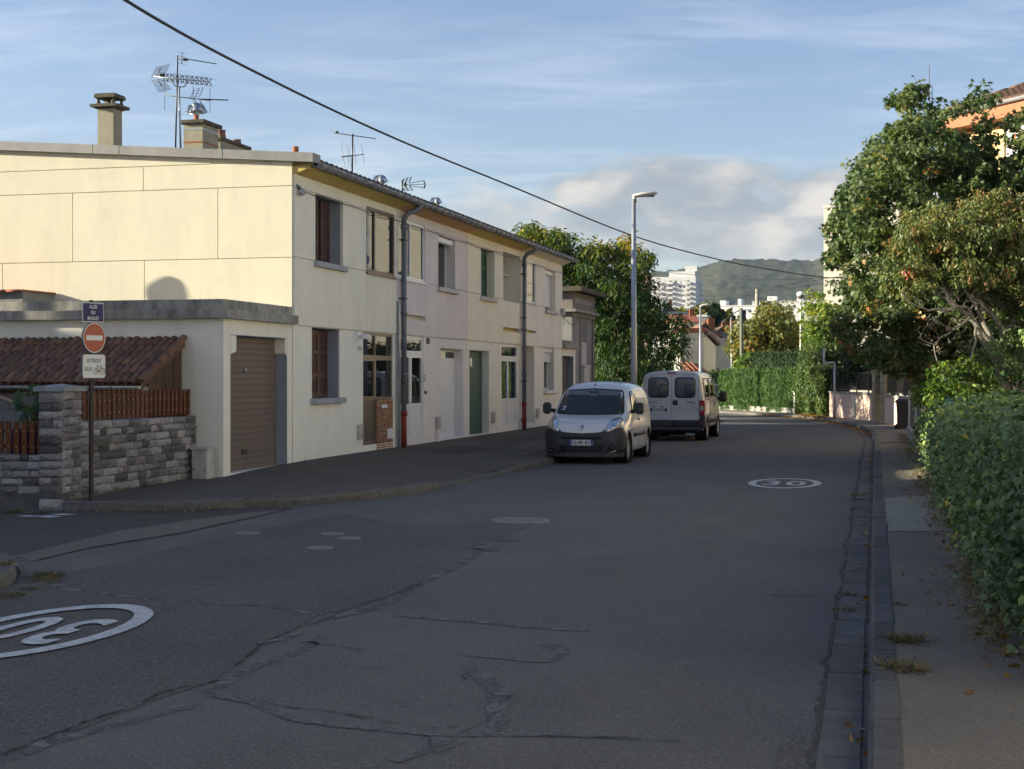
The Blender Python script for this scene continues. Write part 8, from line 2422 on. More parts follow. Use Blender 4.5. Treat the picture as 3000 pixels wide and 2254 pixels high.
M['pear_leaf'] = leaf_mat('pear_leaves', [(0, (0.067, 0.106, 0.036)), (.45, (0.119, 0.158, 0.048)), (.66, (0.203, 0.201, 0.062)), (.80, (0.298, 0.183, 0.087)), (.92, (0.312, 0.100, 0.069)), (1, (0.454, 0.077, 0.058))], .25, .42)
M['ash_leaf'] = leaf_mat('green_yellow_leaves', [(0, (0.026, 0.058, 0.017)), (.4, (0.049, 0.096, 0.023)), (.62, (0.109, 0.152, 0.026)), (.8, (0.246, 0.232, 0.026)), (.95, (0.348, 0.275, 0.029)), (1, (0.377, 0.174, 0.029))], .3)
M['yellowing_leaf'] = leaf_mat('yellowing_leaves', [(0, (0.058, 0.084, 0.026)), (.4, (0.109, 0.131, 0.035)), (.65, (0.174, 0.167, 0.041)), (.85, (0.261, 0.196, 0.043)), (1, (0.290, 0.160, 0.051))], .3)
M['bright_leaf'] = leaf_mat('bright_green_leaves', [(0, (0.051, 0.109, 0.026)), (.5, (0.116, 0.189, 0.036)), (.8, (0.217, 0.261, 0.043)), (1, (0.319, 0.319, 0.058))], .35)
M['dark_leaf'] = leaf_mat('dark_green_leaves', [(0, (0.023, 0.046, 0.019)), (.5, (0.041, 0.075, 0.026)), (.85, (0.072, 0.109, 0.036)), (1, (0.116, 0.123, 0.043))], .22)
M['thuja_leaf'] = leaf_mat('thuja_sprays', [(0, (0.033, 0.076, 0.021)), (.5, (0.061, 0.128, 0.033)), (.85, (0.109, 0.181, 0.044)), (1, (0.173, 0.181, 0.054))], .2, .7)
M['thuja_shaded'] = leaf_mat('shaded_thuja_sprays', [(0, (.014, .034, .014)), (.5, (.028, .060, .022)), (1, (.05, .085, .03))], .15, .7)  # shade on the tall hedge put into the leaf colour, same thuja otherwise
M['privet_leaf'] = leaf_mat('privet_leaves', [(0, (0.040, 0.081, 0.021)), (.5, (0.081, 0.136, 0.033)), (.85, (0.154, 0.190, 0.045)), (1, (0.254, 0.181, 0.054))], .25, .5)
M['ivy_leaf'] = leaf_mat('ivy_leaves', [(0, (0.076, 0.125, 0.057)), (.45, (0.122, 0.193, 0.076)), (.72, (0.204, 0.296, 0.085)), (.90, (0.349, 0.435, 0.101)), (.97, (0.535, 0.418, 0.085)), (1, (0.821, 0.454, 0.142))], .15, .6)
M['fig_leaf'] = leaf_mat('fig_leaves', [(0, (0.029, 0.072, 0.017)), (.6, (0.058, 0.123, 0.029)), (1, (0.116, 0.174, 0.043))], .3, .45)
M['dry_grass'] = leaf_mat('dry_grass', [(0, (0.087, 0.123, 0.043)), (.4, (0.189, 0.174, 0.087)), (.8, (0.348, 0.290, 0.160)), (1, (0.435, 0.348, 0.203))], .3, .8)
M['litter'] = leaf_mat('fallen_leaves', [(0, (0.145, 0.080, 0.029)), (.5, (0.348, 0.174, 0.043)), (.8, (0.493, 0.275, 0.072)), (1, (0.406, 0.348, 0.217))], .2, .7)
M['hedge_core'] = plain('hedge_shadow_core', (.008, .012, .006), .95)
maple_o = [(2422, 770), (2452, 735), (2440, 650), (2455, 560), (2505, 548), (2520, 500), (2492, 440), (2545, 420), (2560, 440), (2585, 365), (2605, 370), (2625, 258), (2672, 252), (2700, 330), (2738, 330), (2755, 460), (2795, 490), (2812, 340), (2838, 262), (2860, 340), (2866, 470), (2885, 480), (2898, 360), (2930, 345), (2938, 480), (2962, 470), (2975, 400), (3020, 420), (3060, 500), (3130, 600), (3110, 1050), (2900, 1130), (2760, 1080), (2640, 1120), (2560, 1060), (2500, 1010), (2460, 930), (2480, 860)]
def maple_pick(C):
    z = C[:, 2]; return .38+.24*np.clip((4.6-z)/3.0, 0, 1)
t, Cm, rng = tree('maple_tree', 'large maple with lobed dark green leaves browning on its lower branches', (10.6, 35.4, .1), maple_o, 35.2, 1.35, 1000, 78, .29, .115, 'maple', M['maple_leaf'], 21, .16, nlimb=14, pick_f=maple_pick, droop=.5, up=.45, ntwig=80)
I = Matrix.Translation(-Vector((10.6, 35.4, .1)))
for k, (u, v0, v1, lean) in enumerate(((2722, 190, 700, 8), (2731, 250, 560, 3), (2740, 430, 640, -14), (2530, 735, 900, 18), (2492, 780, 880, 20))):
    MB(I).tube([at(u+lean*1.5, v1, 35.0), at(u+lean*.4, (v0+v1)/2, 35.0), at(u, v0, 35.0)], [.022, .016, .006], 6).build('shoot', M['bark'], t)
pear_o = [(2590, 840), (2610, 700), (2650, 630), (2700, 590), (2740, 660), (2790, 640), (2830, 590), (2880, 545), (2950, 580), (3010, 560), (3080, 600), (3090, 980), (3000, 990), (2960, 890), (2880, 840), (2800, 850), (2740, 830), (2700, 880), (2650, 880)]
def pear_pick(C): return .36+.22*np.clip((C[:, 2]-3.6)/2.0, 0, 1)
t, Cp, rng = tree('fruit_tree', 'gnarled fruit tree with drooping green and reddish leaves in front of the maple', (9.75, 28.4, .1), pear_o, 28.6, .75, 640, 66, .20, .082, 'oval', M['pear_leaf'], 33, .13, 'bark_lichen', nlimb=2, pick_f=pear_pick, droop=1.4, up=.2, ntwig=60)
I = Matrix.Translation(-Vector((9.75, 28.4, .1)))
for pts, r in (([(2950, 1180, 28.4), (2925, 1080, 28.4), (2880, 1000, 28.4), (2845, 930, 28.3), (2790, 890, 28.1), (2755, 840, 28.0)], .085), ([(2925, 1080, 28.4), (2940, 980, 28.5), (2890, 905, 28.6), (2830, 862, 28.6), (2800, 800, 28.7)], .08), ([(2880, 1000, 28.4), (2840, 905, 28.2), (2770, 910, 27.9), (2700, 905, 27.8), (2640, 860, 27.7)], .045), ([(2845, 930, 28.3), (2790, 970, 28.0), (2740, 1010, 27.8), (2745, 1060, 27.7)], .03), ([(2860, 960, 28.3), (2850, 1040, 28.0), (2800, 1080, 27.8), (2750, 1090, 27.7)], .03), ([(2940, 980, 28.5), (3000, 900, 28.6), (3040, 800, 28.7)], .06), ([(2790, 970, 28), (2750, 940, 27.9), (2720, 960, 27.8)], .015), ([(2740, 1010, 27.8), (2700, 990, 27.8), (2690, 960, 27.8)], .012), ([(2770, 910, 27.9), (2720, 940, 27.8), (2700, 920, 27.7)], .012), ([(2800, 800, 28.7), (2760, 700, 28.6), (2745, 600, 28.6)], .03)):
    b = MB(I); limb(b, [at(*p) for p in pts], r, r*.25, 8, .025, random.Random(3)); b.build('branch', M['bark_lichen'], t)
tw = MB(I); rs = random.Random(8)
for k in range(70):
    p = at(rs.uniform(2700, 2880), rs.uniform(880, 1040), rs.uniform(27.6, 28.3)); q = p+Vector((rs.uniform(-.35, .2), rs.uniform(-.2, .2), rs.uniform(-.15, .28)))
    limb(tw, [p, (p+q)/2+Vector((0, 0, rs.uniform(-.05, .08))), q], .008, .003, 4, .02, rs)
o = tw.build('dead_twigs', M['bark_lichen'], t); o['kind'] = 'stuff'
bush_o = [(2690, 1110), (2720, 1060), (2780, 1040), (2850, 1050), (2900, 1090), (2920, 1150), (2880, 1200), (2760, 1200), (2700, 1180)]
tree('leafy_bush', 'broad leaved green bush under the fruit tree above the ivy hedge', (8.9, 28.0, .1), bush_o, 28.0, .45, 60, 40, .22, .105, 'oval', M['bright_leaf'], 41, .05, nlimb=6, up=.5, cat='bush', droop=.6, ntwig=20)
iv_o = [(2860, 1000), (2920, 980), (2980, 960), (3060, 940), (3090, 1180), (2930, 1190), (2890, 1120)]
tree('ivy_climber', 'dark ivy climbing the trunk of the fruit tree', (9.75, 28.9, .1), iv_o, 28.3, .3, 60, 60, .2, .065, 'ivy', M['ivy_leaf'], 43, .05, nlimb=4, up=.2, cat='climber', ntwig=6)
th_o = [(2693, 1180), (2690, 1120), (2700, 1060), (2715, 1010), (2735, 1080), (2740, 1180)]
tree('conifer_bush', 'feathery green conifer bush behind the wire fence', (10.7, 37.5, .1), th_o, 37.0, .35, 60, 60, .2, .11, 'spray', M['bright_leaf'], 44, .05, nlimb=4, cat='bush', ntwig=4)
ash_o = [(1600, 830), (1640, 770), (1690, 715), (1740, 705), (1775, 720), (1800, 700), (1825, 690), (1850, 735), (1880, 720), (1905, 725), (1900, 800), (1920, 830), (1905, 870), (1945, 885), (1960, 925), (2000, 950), (1998, 1000), (1985, 1050), (1940, 1090), (1930, 1140), (1760, 1180), (1700, 1000), (1640, 900)]
def ash_pick(C): return .22+.50*np.clip((C[:, 2]-5.2)/2.4, 0, 1)
tree('ash_tree', 'big leafy tree turning yellow on top behind the concrete tower', (4.9, 62.6, .2), ash_o, 62.6, 2.4, 540, 44, .46, .26, 'lance', M['ash_leaf'], 51, .22, nlimb=12, pick_f=ash_pick, droop=1.0, up=.3, group='trees behind the terrace')
tree('ash_tree', 'yellow tipped tree rising above the roof of the ivory terraced house', (1.7, 62.5, .2), [(1505, 770), (1515, 675), (1550, 655), (1575, 660), (1600, 690), (1640, 668), (1680, 690), (1690, 760), (1680, 880), (1560, 880)], 62.5, 1.5, 230, 42, .46, .27, 'lance', M['ash_leaf'], 52, .2, nlimb=8, pick_f=lambda C: .30+.38*np.clip((C[:, 2]-6.5)/2.0, 0, 1), droop=1.0, group='trees behind the terrace')
tree('dark_shrub', 'dark shrub filling the space under the big leafy tree behind the minibus', (6.9, 70, .2), [(1780, 1160), (1790, 1060), (1860, 1040), (1930, 1070), (1990, 1050), (2020, 1085), (2000, 1130), (1900, 1170)], 70, 1.0, 110, 44, .5, .2, 'lance', M['dark_leaf'], 53, .08, nlimb=6, cat='shrub', droop=.6, ntwig=10)
tree('round_tree', 'small round dark tree before the large cream wall', (13.2, 97, 0), [(2072, 1150), (2070, 1095), (2090, 1078), (2112, 1085), (2120, 1115), (2112, 1150), (2100, 1180)], 97, .6, 50, 40, .4, .2, 'oval', M['dark_leaf'], 54, .08, nlimb=5, droop=.4)
yel_o = [(2140, 1050), (2135, 1000), (2150, 965), (2180, 935), (2215, 920), (2235, 885), (2262, 880), (2270, 920), (2300, 890), (2310, 930), (2335, 940), (2345, 980), (2335, 1020), (2320, 1050), (2270, 1070), (2180, 1070)]
tree('yellowing_tree', 'dense tree turning yellow green behind the tall clipped hedge', (17.3, 100, 0), yel_o, 100, 2.0, 210, 46, .70, .27, 'maple', M['yellowing_leaf'], 55, .2, nlimb=10, droop=.6)
pol_o = [(2352, 1070), (2356, 950), (2352, 900), (2362, 850), (2380, 845), (2385, 880), (2398, 850), (2410, 845), (2412, 890), (2430, 870), (2450, 900), (2470, 940), (2480, 1010), (2470, 1060), (2430, 1080)]
tree('pollarded_tree', 'loose pollarded tree with yellow green tufts beside the globe lamp', (18.7, 84, 0), pol_o, 84, 1.1, 110, 30, .42, .20, 'maple', M['bright_leaf'], 56, .18, nlimb=12, droop=.4, pick_f=lambda C: .45+.3*np.clip((C[:, 2]-4)/3, 0, 1))
tree('lance_bush', 'tall pale green bush with upright shoots behind the leafy hedge block', (16.6, 72, .1), [(2345, 1090), (2340, 1040), (2360, 1010), (2400, 1000), (2430, 1015), (2450, 1060), (2440, 1100)], 72, .7, 80, 44, .34, .15, 'lance', M['privet_leaf'], 57, .06, nlimb=6, cat='bush', up=.2, droop=-.8, ntwig=10)
tree('laurel_bush', 'bright sunlit laurel bush rising over the sunlit end of the clipped hedge', (12.9, 80, .1), [(2150, 1105), (2160, 1060), (2178, 1045), (2185, 1060), (2200, 1030), (2210, 1045), (2222, 1090), (2200, 1110)], 80, .5, 60, 40, .26, .16, 'oval', M['bright_leaf'], 58, .05, nlimb=5, cat='bush', up=.6, ntwig=8)
gar_o = [(2490, 1130), (2475, 1070), (2470, 1020), (2500, 1000), (2560, 990), (2640, 1000), (2700, 1010), (2740, 1080), (2740, 1180), (2600, 1130)]
tree('garden_tree', 'dark green garden tree behind the black railings', (16.2, 62, .1), gar_o, 62, 1.5, 170, 46, .5, .19, 'oval', M['dark_leaf'], 59, .15, nlimb=9, droop=.5)
tree('garden_shrub', 'broad leaved shrub behind the railings next to the stone gate posts', (15.6, 58, .1), [(2570, 1130), (2580, 1070), (2620, 1060), (2660, 1090), (2650, 1140), (2580, 1145)], 57.5, .6, 60, 40, .36, .16, 'maple', M['dark_leaf'], 60, .06, nlimb=5, cat='bush', ntwig=6)
for k, (u, v, Y, w_, h_, lab) in enumerate(((2058, 928, 235, 26, 34, 'round tree in front of the small modern block'), (2090, 926, 240, 24, 30, 'tree between the small modern block and the low white flats'), (2130, 942, 300, 16, 24, 'dark conifer before the low white block'), (2096, 950, 238, 8, 30, 'narrow dark cypress beside the modern block'), (1990, 930, 320, 40, 20, 'tree top between the slate roofs and the red roof'), (2330, 985, 140, 20, 30, 'tree top between the yellowing tree and the red gable'))):
    p = at(u, v+h_*1.4, Y)
    tree('far_tree', lab, (p.x, Y, -.05), [(u+w_*math.cos(a)*(.8+.2*math.sin(a*3+k)), v-h_*.2+h_*.9*math.sin(a)) for a in np.linspace(0, 6.0, 12)], Y, w_*Y/FOC*.5, 34, 34, w_*Y/FOC*.35, .011*Y*.35, 'oval', M['dark_leaf'] if k % 2 else M['yellowing_leaf'], 70+k, .15, nlimb=4, group='far trees between the roofs', ntwig=0)
rng = np.random.default_rng(90)
n = 900
aa = rng.uniform(R(-24), R(24), n); rr_ = rng.uniform(170, 1450, n)
C = np.stack([np.sin(aa)*rr_, np.cos(aa)*rr_, rng.uniform(1, 6.0, n)], 1)
keep = ~((C[:, 1] < 320) & (C[:, 0] > -5) & (C[:, 0] < 70)); C = C[keep]
o = foliage(None, 'far_woods', C, 14, 6.0, 3.2, 'oval', M['dark_leaf'], rng, .3, .6)
props(o, 'distant woods and gardens on the plain below the hills', 'woods')
def hedge(name, label, A, B, depth, h0, h1, n, kind, mat, size, seed, lean=0.0, cat='hedge', z0=.12, rough=.045):
    rng = np.random.default_rng(seed)
    A = Vector((*A, 0)); B = Vector((*B, 0)); d = B-A; L_ = d.length; d.normalize(); s = Vector((d.y, -d.x, 0))
    t = thing(name, label, cat, (A.x, A.y, 0), math.atan2(d.y, d.x))
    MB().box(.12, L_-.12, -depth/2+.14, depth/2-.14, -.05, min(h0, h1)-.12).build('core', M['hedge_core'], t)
    f = rng.random(n); kind_ = rng.random(n)
    x = f*L_; y = np.empty(n); z = np.empty(n); nrm = np.zeros((n, 3))
    hh_ = h0+(h1-h0)*f
    fr = kind_ < .60; tp = (kind_ >= .60) & (kind_ < .82); e0 = (kind_ >= .82) & (kind_ < .91); e1 = kind_ >= .91
    u_ = rng.random(n)
    bul = .05*np.sin(x*2.1+seed)+.04*np.sin(x*5.3)+.04*np.sin(u_*7+x)
    y[fr] = -depth/2+bul[fr]; z[fr] = z0+u_[fr]*(hh_[fr]-z0); nrm[fr] = (0, -1, .2)
    y[tp] = (u_[tp]-.5)*depth; z[tp] = hh_[tp]+bul[tp]*.6; nrm[tp] = (0, -.1, 1)
    for m_, xv, nx in ((e0, 0.0, -1), (e1, L_, 1)):
        x[m_] = xv+bul[m_]*.6; y[m_] = (f[m_]-.5)*depth; z[m_] = z0+u_[m_]*((h0 if nx < 0 else h1)-z0); nrm[m_] = (nx, 0, .2)
    pos = np.stack([x, y, z], 1)+rng.normal(size=(n, 3))*rough
    nrm = nrm+rng.normal(size=(n, 3))*.6
    along = np.tile(np.array([0, -.25, 1.0]), (n, 1))
    big = .30+.22*np.sin(x*1.7+seed)+.15*np.sin(z*4+x*3)
    pick = np.clip(.45+.4*(big-.3)+rng.normal(0, .18, n), 0, 1)
    me = leaf_mesh('foliage', pos, nrm, size*rng.uniform(.6, 1.3, n), kind, mat, rng, pick, along)
    o = link('foliage', me, None, t); o['kind'] = 'stuff'
    return t
hedge('thuja_hedge', 'low sunlit end of the clipped thuja hedge on the bend', (11.75, 79.3), (13.05, 75.2), 1.1, 2.10, 2.20, 17000, 'spray', M['thuja_leaf'], .17, 81)
hedge('thuja_hedge', 'tall stepped thuja hedge with a flat top in the middle of the bend', (12.95, 76.6), (15.6, 71.6), 1.3, 3.0, 3.0, 20000, 'spray', M['thuja_shaded'], .17, 82)
hedge('thuja_hedge', 'long low clipped thuja hedge in front of the tall stepped one', (13.10, 74.6), (14.50, 70.2), 1.0, 2.15, 2.20, 19000, 'spray', M['thuja_leaf'], .17, 83)
hedge('privet_hedge', 'bushy leafy hedge block beside the pinkish garden wall', (13.95, 69.4), (14.55, 65.7), 1.2, 2.25, 2.20, 15000, 'oval', M['privet_leaf'], .12, 84)
b = MB(); lowp = [Vector((11.2, 79.4, 0)), Vector((12.5, 74.9, 0)), Vector((13.85, 70.2, 0))]
t = thing('low_kerb_wall', 'low pale concrete base wall under the clipped hedge', 'wall', lowp[0])
for a, c in zip(lowp, lowp[1:]):
    d = (c-a); L_ = d.length; Mx = Matrix.Translation(a-lowp[0]) @ Matrix.Rotation(math.atan2(d.y, d.x), 4, 'Z'); MB(Mx).box(0, L_, 0, .15, -.02, .38).build('base', M['concrete'], t)
t = MB().box(-.14, .14, -.14, .14, 0, 1.05).bbox(-.17, .17, -.17, .17, 1.05, 1.10, .01).build('gate_pier', M['white_paint'], None, loc=(13.55, 69.75, .1)); props(t, 'small white pier between the thuja hedge and the leafy hedge block', 'pier')
def ivy_hedge():
    rng = np.random.default_rng(95)
    base = Vector((prop(21), 21, .1))
    t = thing('ivy_hedge', 'overgrown ivy hedge with pale flower heads spilling over the pavement', 'hedge', base)
    def surf_pt(Y, f):
        top = 1.60-.024*(Y-9.7)+.06*np.sin(Y*1.3)+.05*np.sin(Y*3.1)
        lump = .13*np.sin(Y*1.9+f*3)+.10*np.sin(Y*4.3-f*5)+.09*np.sin(Y*7.7+f*9)+.06*np.sin(Y*13+f*14)
        face = np.clip(f, 0, 1); over = np.clip(f-1, 0, 1)
        xo = .14*np.clip((Y-18)/8, 0, 1)-.0-.15*np.sin(np.clip(face*1.2, 0, 1)*2.6)-.12*(1-face)**2*0-lump*.6+over*1.6
        z = .12+face*(top-.12)*(1)+lump*.25*face-over**2*.3
        return np.stack([prop(Y)+xo, Y, z], 1)
    pr = np.array(base)
    n = 80000
    Y = 8.2+(33.3-8.2)*rng.random(n)**1.25; f = rng.random(n)*1.55
    pos = surf_pt(Y, f)+rng.normal(size=(n, 3))*np.array([.10, .09, .08])
    nrm = np.stack([np.where(f < 1, -1.0, -.2), np.full(n, -.35), np.where(f < 1, .45, 1.1)], 1)+rng.normal(size=(n, 3))*.85
    along = np.tile(np.array([-.3, -.2, -.8]), (n, 1))
    far = np.clip((Y-12)/14, 0, 1)
    pick = .40+.2*np.sin(Y*2.3+f*4)+.12*np.sin(Y*5.1)+rng.normal(0, .14, n)+.12*far
    size = (.022+.07*rng.random(n)**1.5)*np.where(Y < 14, .85, 1.0)
    me = leaf_mesh('foliage', pos-pr, nrm, size, 'ivy', M['ivy_leaf'], rng, pick, along)
    o = link('foliage', me, None, t); o['kind'] = 'stuff'
    n = 15000
    Y = 8.2+(33.0-8.2)*rng.random(n); f = rng.random(n)**1.8*.7
    pos = surf_pt(Y, f)+np.stack([-rng.random(n)**2*.22, rng.normal(0, .08, n), rng.normal(0, .06, n)], 1)
    pos[:, 2] = np.maximum(pos[:, 2], .14)
    me = leaf_mesh('trailing_leaves', pos-pr, rng.normal(size=(n, 3))+np.array([-.5, 0, .9]), rng.uniform(.025, .05, n), 'oval', M['privet_leaf'], rng, rng.normal(.55, .2, n))
    o = link('trailing_leaves', me, None, t); o['kind'] = 'stuff'
    ns, nl = 260, 12
    Ys = rng.uniform(8.6, 33, ns); fs_ = rng.uniform(.25, 1.35, ns); b0 = surf_pt(Ys, fs_)
    dr = np.stack([rng.uniform(-1, -.1, ns), rng.normal(0, .6, ns), rng.uniform(-.3, 1.0, ns)], 1); dr /= np.linalg.norm(dr, axis=1, keepdims=True)
    ln = rng.uniform(.12, .42, ns); k_ = np.tile(np.linspace(.2, 1, nl), ns)
    pos = np.repeat(b0, nl, 0)+np.repeat(dr*ln[:, None], nl, 0)*k_[:, None]+np.stack([np.zeros(ns*nl), np.zeros(ns*nl), -.12*k_**2], 1)+rng.normal(0, .012, (ns*nl, 3))
    me = leaf_mesh('shoots', pos-pr, rng.normal(size=(ns*nl, 3))+np.array([-.4, -.3, .8]), rng.uniform(.035, .07, ns*nl)*(1.15-.5*k_), 'oval', M['privet_leaf'], rng, rng.normal(.5, .2, ns*nl))
    o = link('shoots', me, None, t); o['kind'] = 'stuff'
    lm = []
    for k in range(6):
        m1 = leaf_mesh('leaf', np.zeros((1, 3)), np.array([[0, 0, 1.0]]), np.array([1.0]), 'ivy', M['ivy_leaf'], rng, np.array([.15+.06*k]), np.array([[1.0, 0, 0]]))
        lm.append(m1)
    Y = rng.uniform(9.3, 17, 260); f = rng.random(260)*1.2
    pos = surf_pt(Y, f)
    for k in range(260):
        p = pos[k]-pr+np.array([-.09, -.03, .02])
        link('leaf', lm[k % 6], None, t, p, (rng.uniform(-.5, .5), R(-60)+rng.uniform(-.5, .4), rng.uniform(-.6, .6)+math.pi*(.0)), (.065+.035*rng.random(),)*3)
    mb = MB(); rows_ = 26
    v = []; fs = []
    for i in range(rows_+1):
        y = np.array([8.2+(33.3-8.2)*i/rows_])
        for fv in (0.0, .35, .7, 1.0, 1.35):
            q = surf_pt(y, np.array([fv]))[0]-pr; v.append((q[0]+.17, q[1], max(q[2]-.12, -.1)))
        v.append((v[-1][0]+.4, v[-1][1], -.1))
    for i in range(rows_):
        for k in range(5): a = i*6+k; fs.append((a, a+1, a+7, a+6))
    fs.append(tuple(range(6))); fs.append(tuple(range(rows_*6, rows_*6+6)))
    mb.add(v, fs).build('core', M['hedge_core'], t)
    fm = leaf_mat('ivy_flower', [(0, (.13, .16, .05)), (1, (.24, .26, .09))], .2)
    k = 0
    for (u, v_) in ((2950, 1232), (2975, 1225), (2935, 1245), (2880, 1295), (2930, 1270), (2824, 1345), (2975, 1410), (2940, 1415), (2868, 1440), (2935, 1512), (2858, 1480), (2975, 1440), (2990, 1245)):
        best = None
        for Yq in np.arange(9.2, 24, .2):
            for fq in np.arange(.1, 1.2, .1):
                q = surf_pt(np.array([Yq]), np.array([fq]))[0]
                uu, vv = CU+FOC*q[0]/q[1], CV-(q[2]-EYE)*FOC/q[1]
                e2 = (uu-u)**2+(vv-v_)**2
                if best is None or e2 < best[0]: best = (e2, q)
        c = best[1]-pr+np.array([-.12, -.06, .03])
        nb_ = 26; dd = rng.normal(size=(nb_, 3)); dd /= np.linalg.norm(dd, axis=1, keepdims=True)
        mb = MB()
        for q in dd: mb.lathe([(.0005, -.012), (.010, -.004), (.010, .005), (.0005, .012)], 5, c+q*np.array([.045, .045, .038]), smooth=True)
        o = mb.build('flower_head', fm, t)
        me = o.data; a_ = me.attributes.new('pick', 'FLOAT', 'FACE'); a_.data.foreach_set('value', rng.random(len(me.polygons)).astype(np.float32)); o['kind'] = 'stuff'
ivy_hedge()
c = at(95, 1235, 21.7)
rng = np.random.default_rng(7)
t = thing('fig_plant', 'young fig plant with big lobed leaves behind the short picket fence', 'plant', (c.x, c.y, .09))
mb = MB()
for k in range(5): limb(mb, [(0, 0, 0), (.05*math.cos(k*1.3), .05*math.sin(k*1.3), .8), (.16*math.cos(k*1.3), .16*math.sin(k*1.3), 1.25+.08*k)], .014, .006, 5, .01)
mb.build('stems', M['bark'], t)
n = 46; th_ = rng.uniform(0, 6.28, n); r_ = rng.uniform(.05, .24, n); z = rng.uniform(.9, 1.62, n)
me = leaf_mesh('foliage', np.stack([np.cos(th_)*r_, np.sin(th_)*r_, z], 1), rng.normal(size=(n, 3))*.5+np.array([0, -.5, .9]), rng.uniform(.11, .19, n), 'maple', M['fig_leaf'], rng, rng.random(n))
link('foliage', me, None, t)['kind'] = 'stuff'
def tuft(lab, p, r, h, n, seed, green=.5, group='dry grass tufts at the gutters'):
    rng = np.random.default_rng(seed); n *= 3
    pos = np.stack([rng.normal(0, r*.45, n), rng.normal(0, r*.6, n), np.zeros(n)], 1)
    along = np.stack([pos[:, 0]*4/r+rng.normal(0, .8, n), pos[:, 1]*4/r+rng.normal(0, .8, n), rng.uniform(.3, 1.6, n)], 1)
    me = leaf_mesh('grass_tuft', pos, rng.normal(size=(n, 3)), h*.62*rng.uniform(.4, 1.3, n), 'blade', M['dry_grass'], rng, rng.normal(1-green, .22, n), along)
    o = link('grass_tuft', me, None, None, p); o['kind'] = 'stuff'; props(o, lab, 'grass', group)
z7 = lambda x, y, z=.0: gnd(2300+.6944*x, 1100+.6944*y, z)
for k, (x, y, z, r, h, n, gr, lab) in enumerate(((510, 1120, .12, .14, .10, 170, .45, 'greenish grass tuft rooted between kerb and pavement asphalt'), (500, 1235, .12, .15, .10, 170, .25, 'dry straw coloured tuft rooted between kerb and pavement asphalt'), (258, 995, .0, .10, .08, 110, .2, 'straw tuft in the crumbled road edge beside the gutter blocks'), (265, 930, .0, .08, .07, 90, .3, 'small grass tuft beside the straw tuft at the road edge'), (250, 1035, .0, .06, .05, 60, .6, 'low green tuft at the road edge by the straw tuft'), (313, 510, .0, .12, .09, 80, .2, 'pale tuft at the road edge level with the painted thirty ring'), (312, 530, .0, .12, .09, 80, .3, 'second pale tuft at the road edge by the painted thirty ring'), (310, 565, .0, .10, .07, 60, .4, 'third pale tuft at the road edge by the painted thirty ring'), (480, 968, .12, .06, .05, 50, .4, 'tiny tuft behind the kerb, smallest of those along the pavement'), (277, 832, 0, .06, .06, 40, .4, 'thin tuft of few blades at the gutter joint'))):
    tuft(lab, z7(x, y, z), r, h, n, 100+k, gr)
for k, (u, v, z, r, h, n, gr, lab) in enumerate(((135, 1690, .02, .13, .10, 160, .7, 'green grass tuft at the corner gutter of the side street'), (130, 1700, .02, .12, .08, 120, .3, 'straw grass tuft at the corner gutter of the side street'), (90, 1725, .02, .12, .05, 90, .7, 'low green weeds along the corner gutter blocks'), (30, 1745, .02, .15, .06, 120, .6, 'spreading weeds at the outer edge of the corner gutter'), (5, 1655, .13, .1, .1, 70, .3, 'dry grass on top of the rounded corner pavement'), (40, 1502, .01, .14, .10, 90, .9, 'green weed at the foot of the low stone wall'), (122, 1503, .01, .10, .07, 60, .9, 'small weed at the foot of the stone pillar'), (1105, 1451, .01, .22, .05, 130, .75, 'moss and grass along the curved kerb foot'), (879, 1352, .26, .10, .10, 70, .9, 'small weed at the garage jamb by the house wall'), (620, 1395, .2, .10, .12, 80, .9, 'weed beside the utility cabinet'))):
    tuft(lab, gnd(u, v, z), r, h, n, 130+k, gr, 'weeds along the side street kerbs and walls')
rng = np.random.default_rng(150)
n = 4200
Y = rng.choice(np.array([9.8, 10.4, 11.2, 12.0, 13.0, 17.5, 20, 22.6, 24, 26, 28, 30.5, 33, 35, 38, 41, 44]), n)+rng.normal(0, .35, n)
X = prop(Y)-.28-np.abs(rng.normal(0, .14, n))
pos = np.stack([X, Y, .135+rng.random(n)**2*.12], 1)
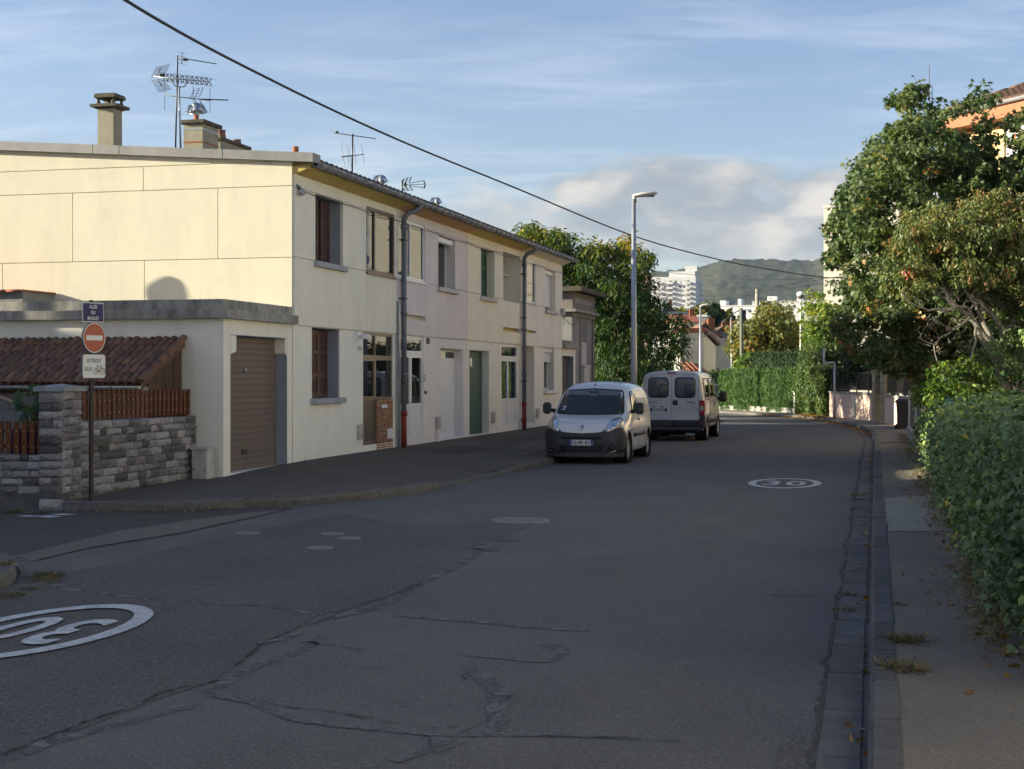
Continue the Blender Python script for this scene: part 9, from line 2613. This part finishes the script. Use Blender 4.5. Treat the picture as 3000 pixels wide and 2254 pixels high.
me = leaf_mesh('weeds', pos, rng.normal(size=(n, 3))+np.array([0, 0, .8]), rng.uniform(.02, .065, n), 'lance', M['dry_grass'], rng, rng.normal(.45, .28, n))
o = link('weeds', me); o['kind'] = 'stuff'; props(o, 'weeds and dry growth along the foot of the ivy hedge', 'weeds')
def litter(name, lab, P_, n, spread, size, seed, z=.02):
    rng = np.random.default_rng(seed); P_ = np.array([p[:] for p in P_])
    i = rng.integers(0, len(P_)-1, n); f = rng.random((n, 1)); pos = P_[i]*(1-f)+P_[i+1]*f
    pos += rng.normal(size=(n, 3))*np.array([spread, spread*1.5, 0]); pos[:, 2] = z+rng.random(n)*.012
    me = leaf_mesh(name, pos, rng.normal(size=(n, 3))*.35+np.array([0, 0, 1]), size*rng.uniform(.5, 1.3, n), 'oval', M['litter'], rng, rng.random(n))
    o = link(name, me); o['kind'] = 'stuff'; return props(o, lab, 'leaves')
litter('fallen_leaves', 'brown fallen leaves caught in the concrete block gutter', [Vector((gl(y)+.22, y, 0)) for y in range(6, 46, 4)], 150, .035, .07, 201)
litter('fallen_leaves', 'orange fallen leaves drifted along the bend below the hedges', [p+Vector((-.05, 0, 0)) for p in KRs[62:90]], 1500, .16, .10, 202, .02)
litter('fallen_leaves', 'orange fallen leaves on the pavement before the leafy hedge block', [Vector((13.4, 63.5, 0)), Vector((13.6, 66, 0)), Vector((13.5, 68.5, 0))], 700, .16, .10, 206, .14)
litter('fallen_leaves', 'few dry leaves scattered on the pavement beside the ivy hedge', [Vector((prop(y)-.55, y, 0)) for y in (8, 12, 16, 20, 26, 32)], 60, .25, .08, 203, .135)
litter('fallen_leaves', 'dry leaves along the kerb foot by the sign post', [gnd(u, v) for u, v in ((230, 1500), (330, 1502), (560, 1498), (700, 1490))], 70, .05, .07, 204, .012)
litter('fallen_leaves', 'brown leaves heaped under the ivy hedge', [Vector((prop(y)-.3, y, 0)) for y in (9, 10, 11, 13, 17, 23, 25, 28)], 260, .10, .08, 205, .14)
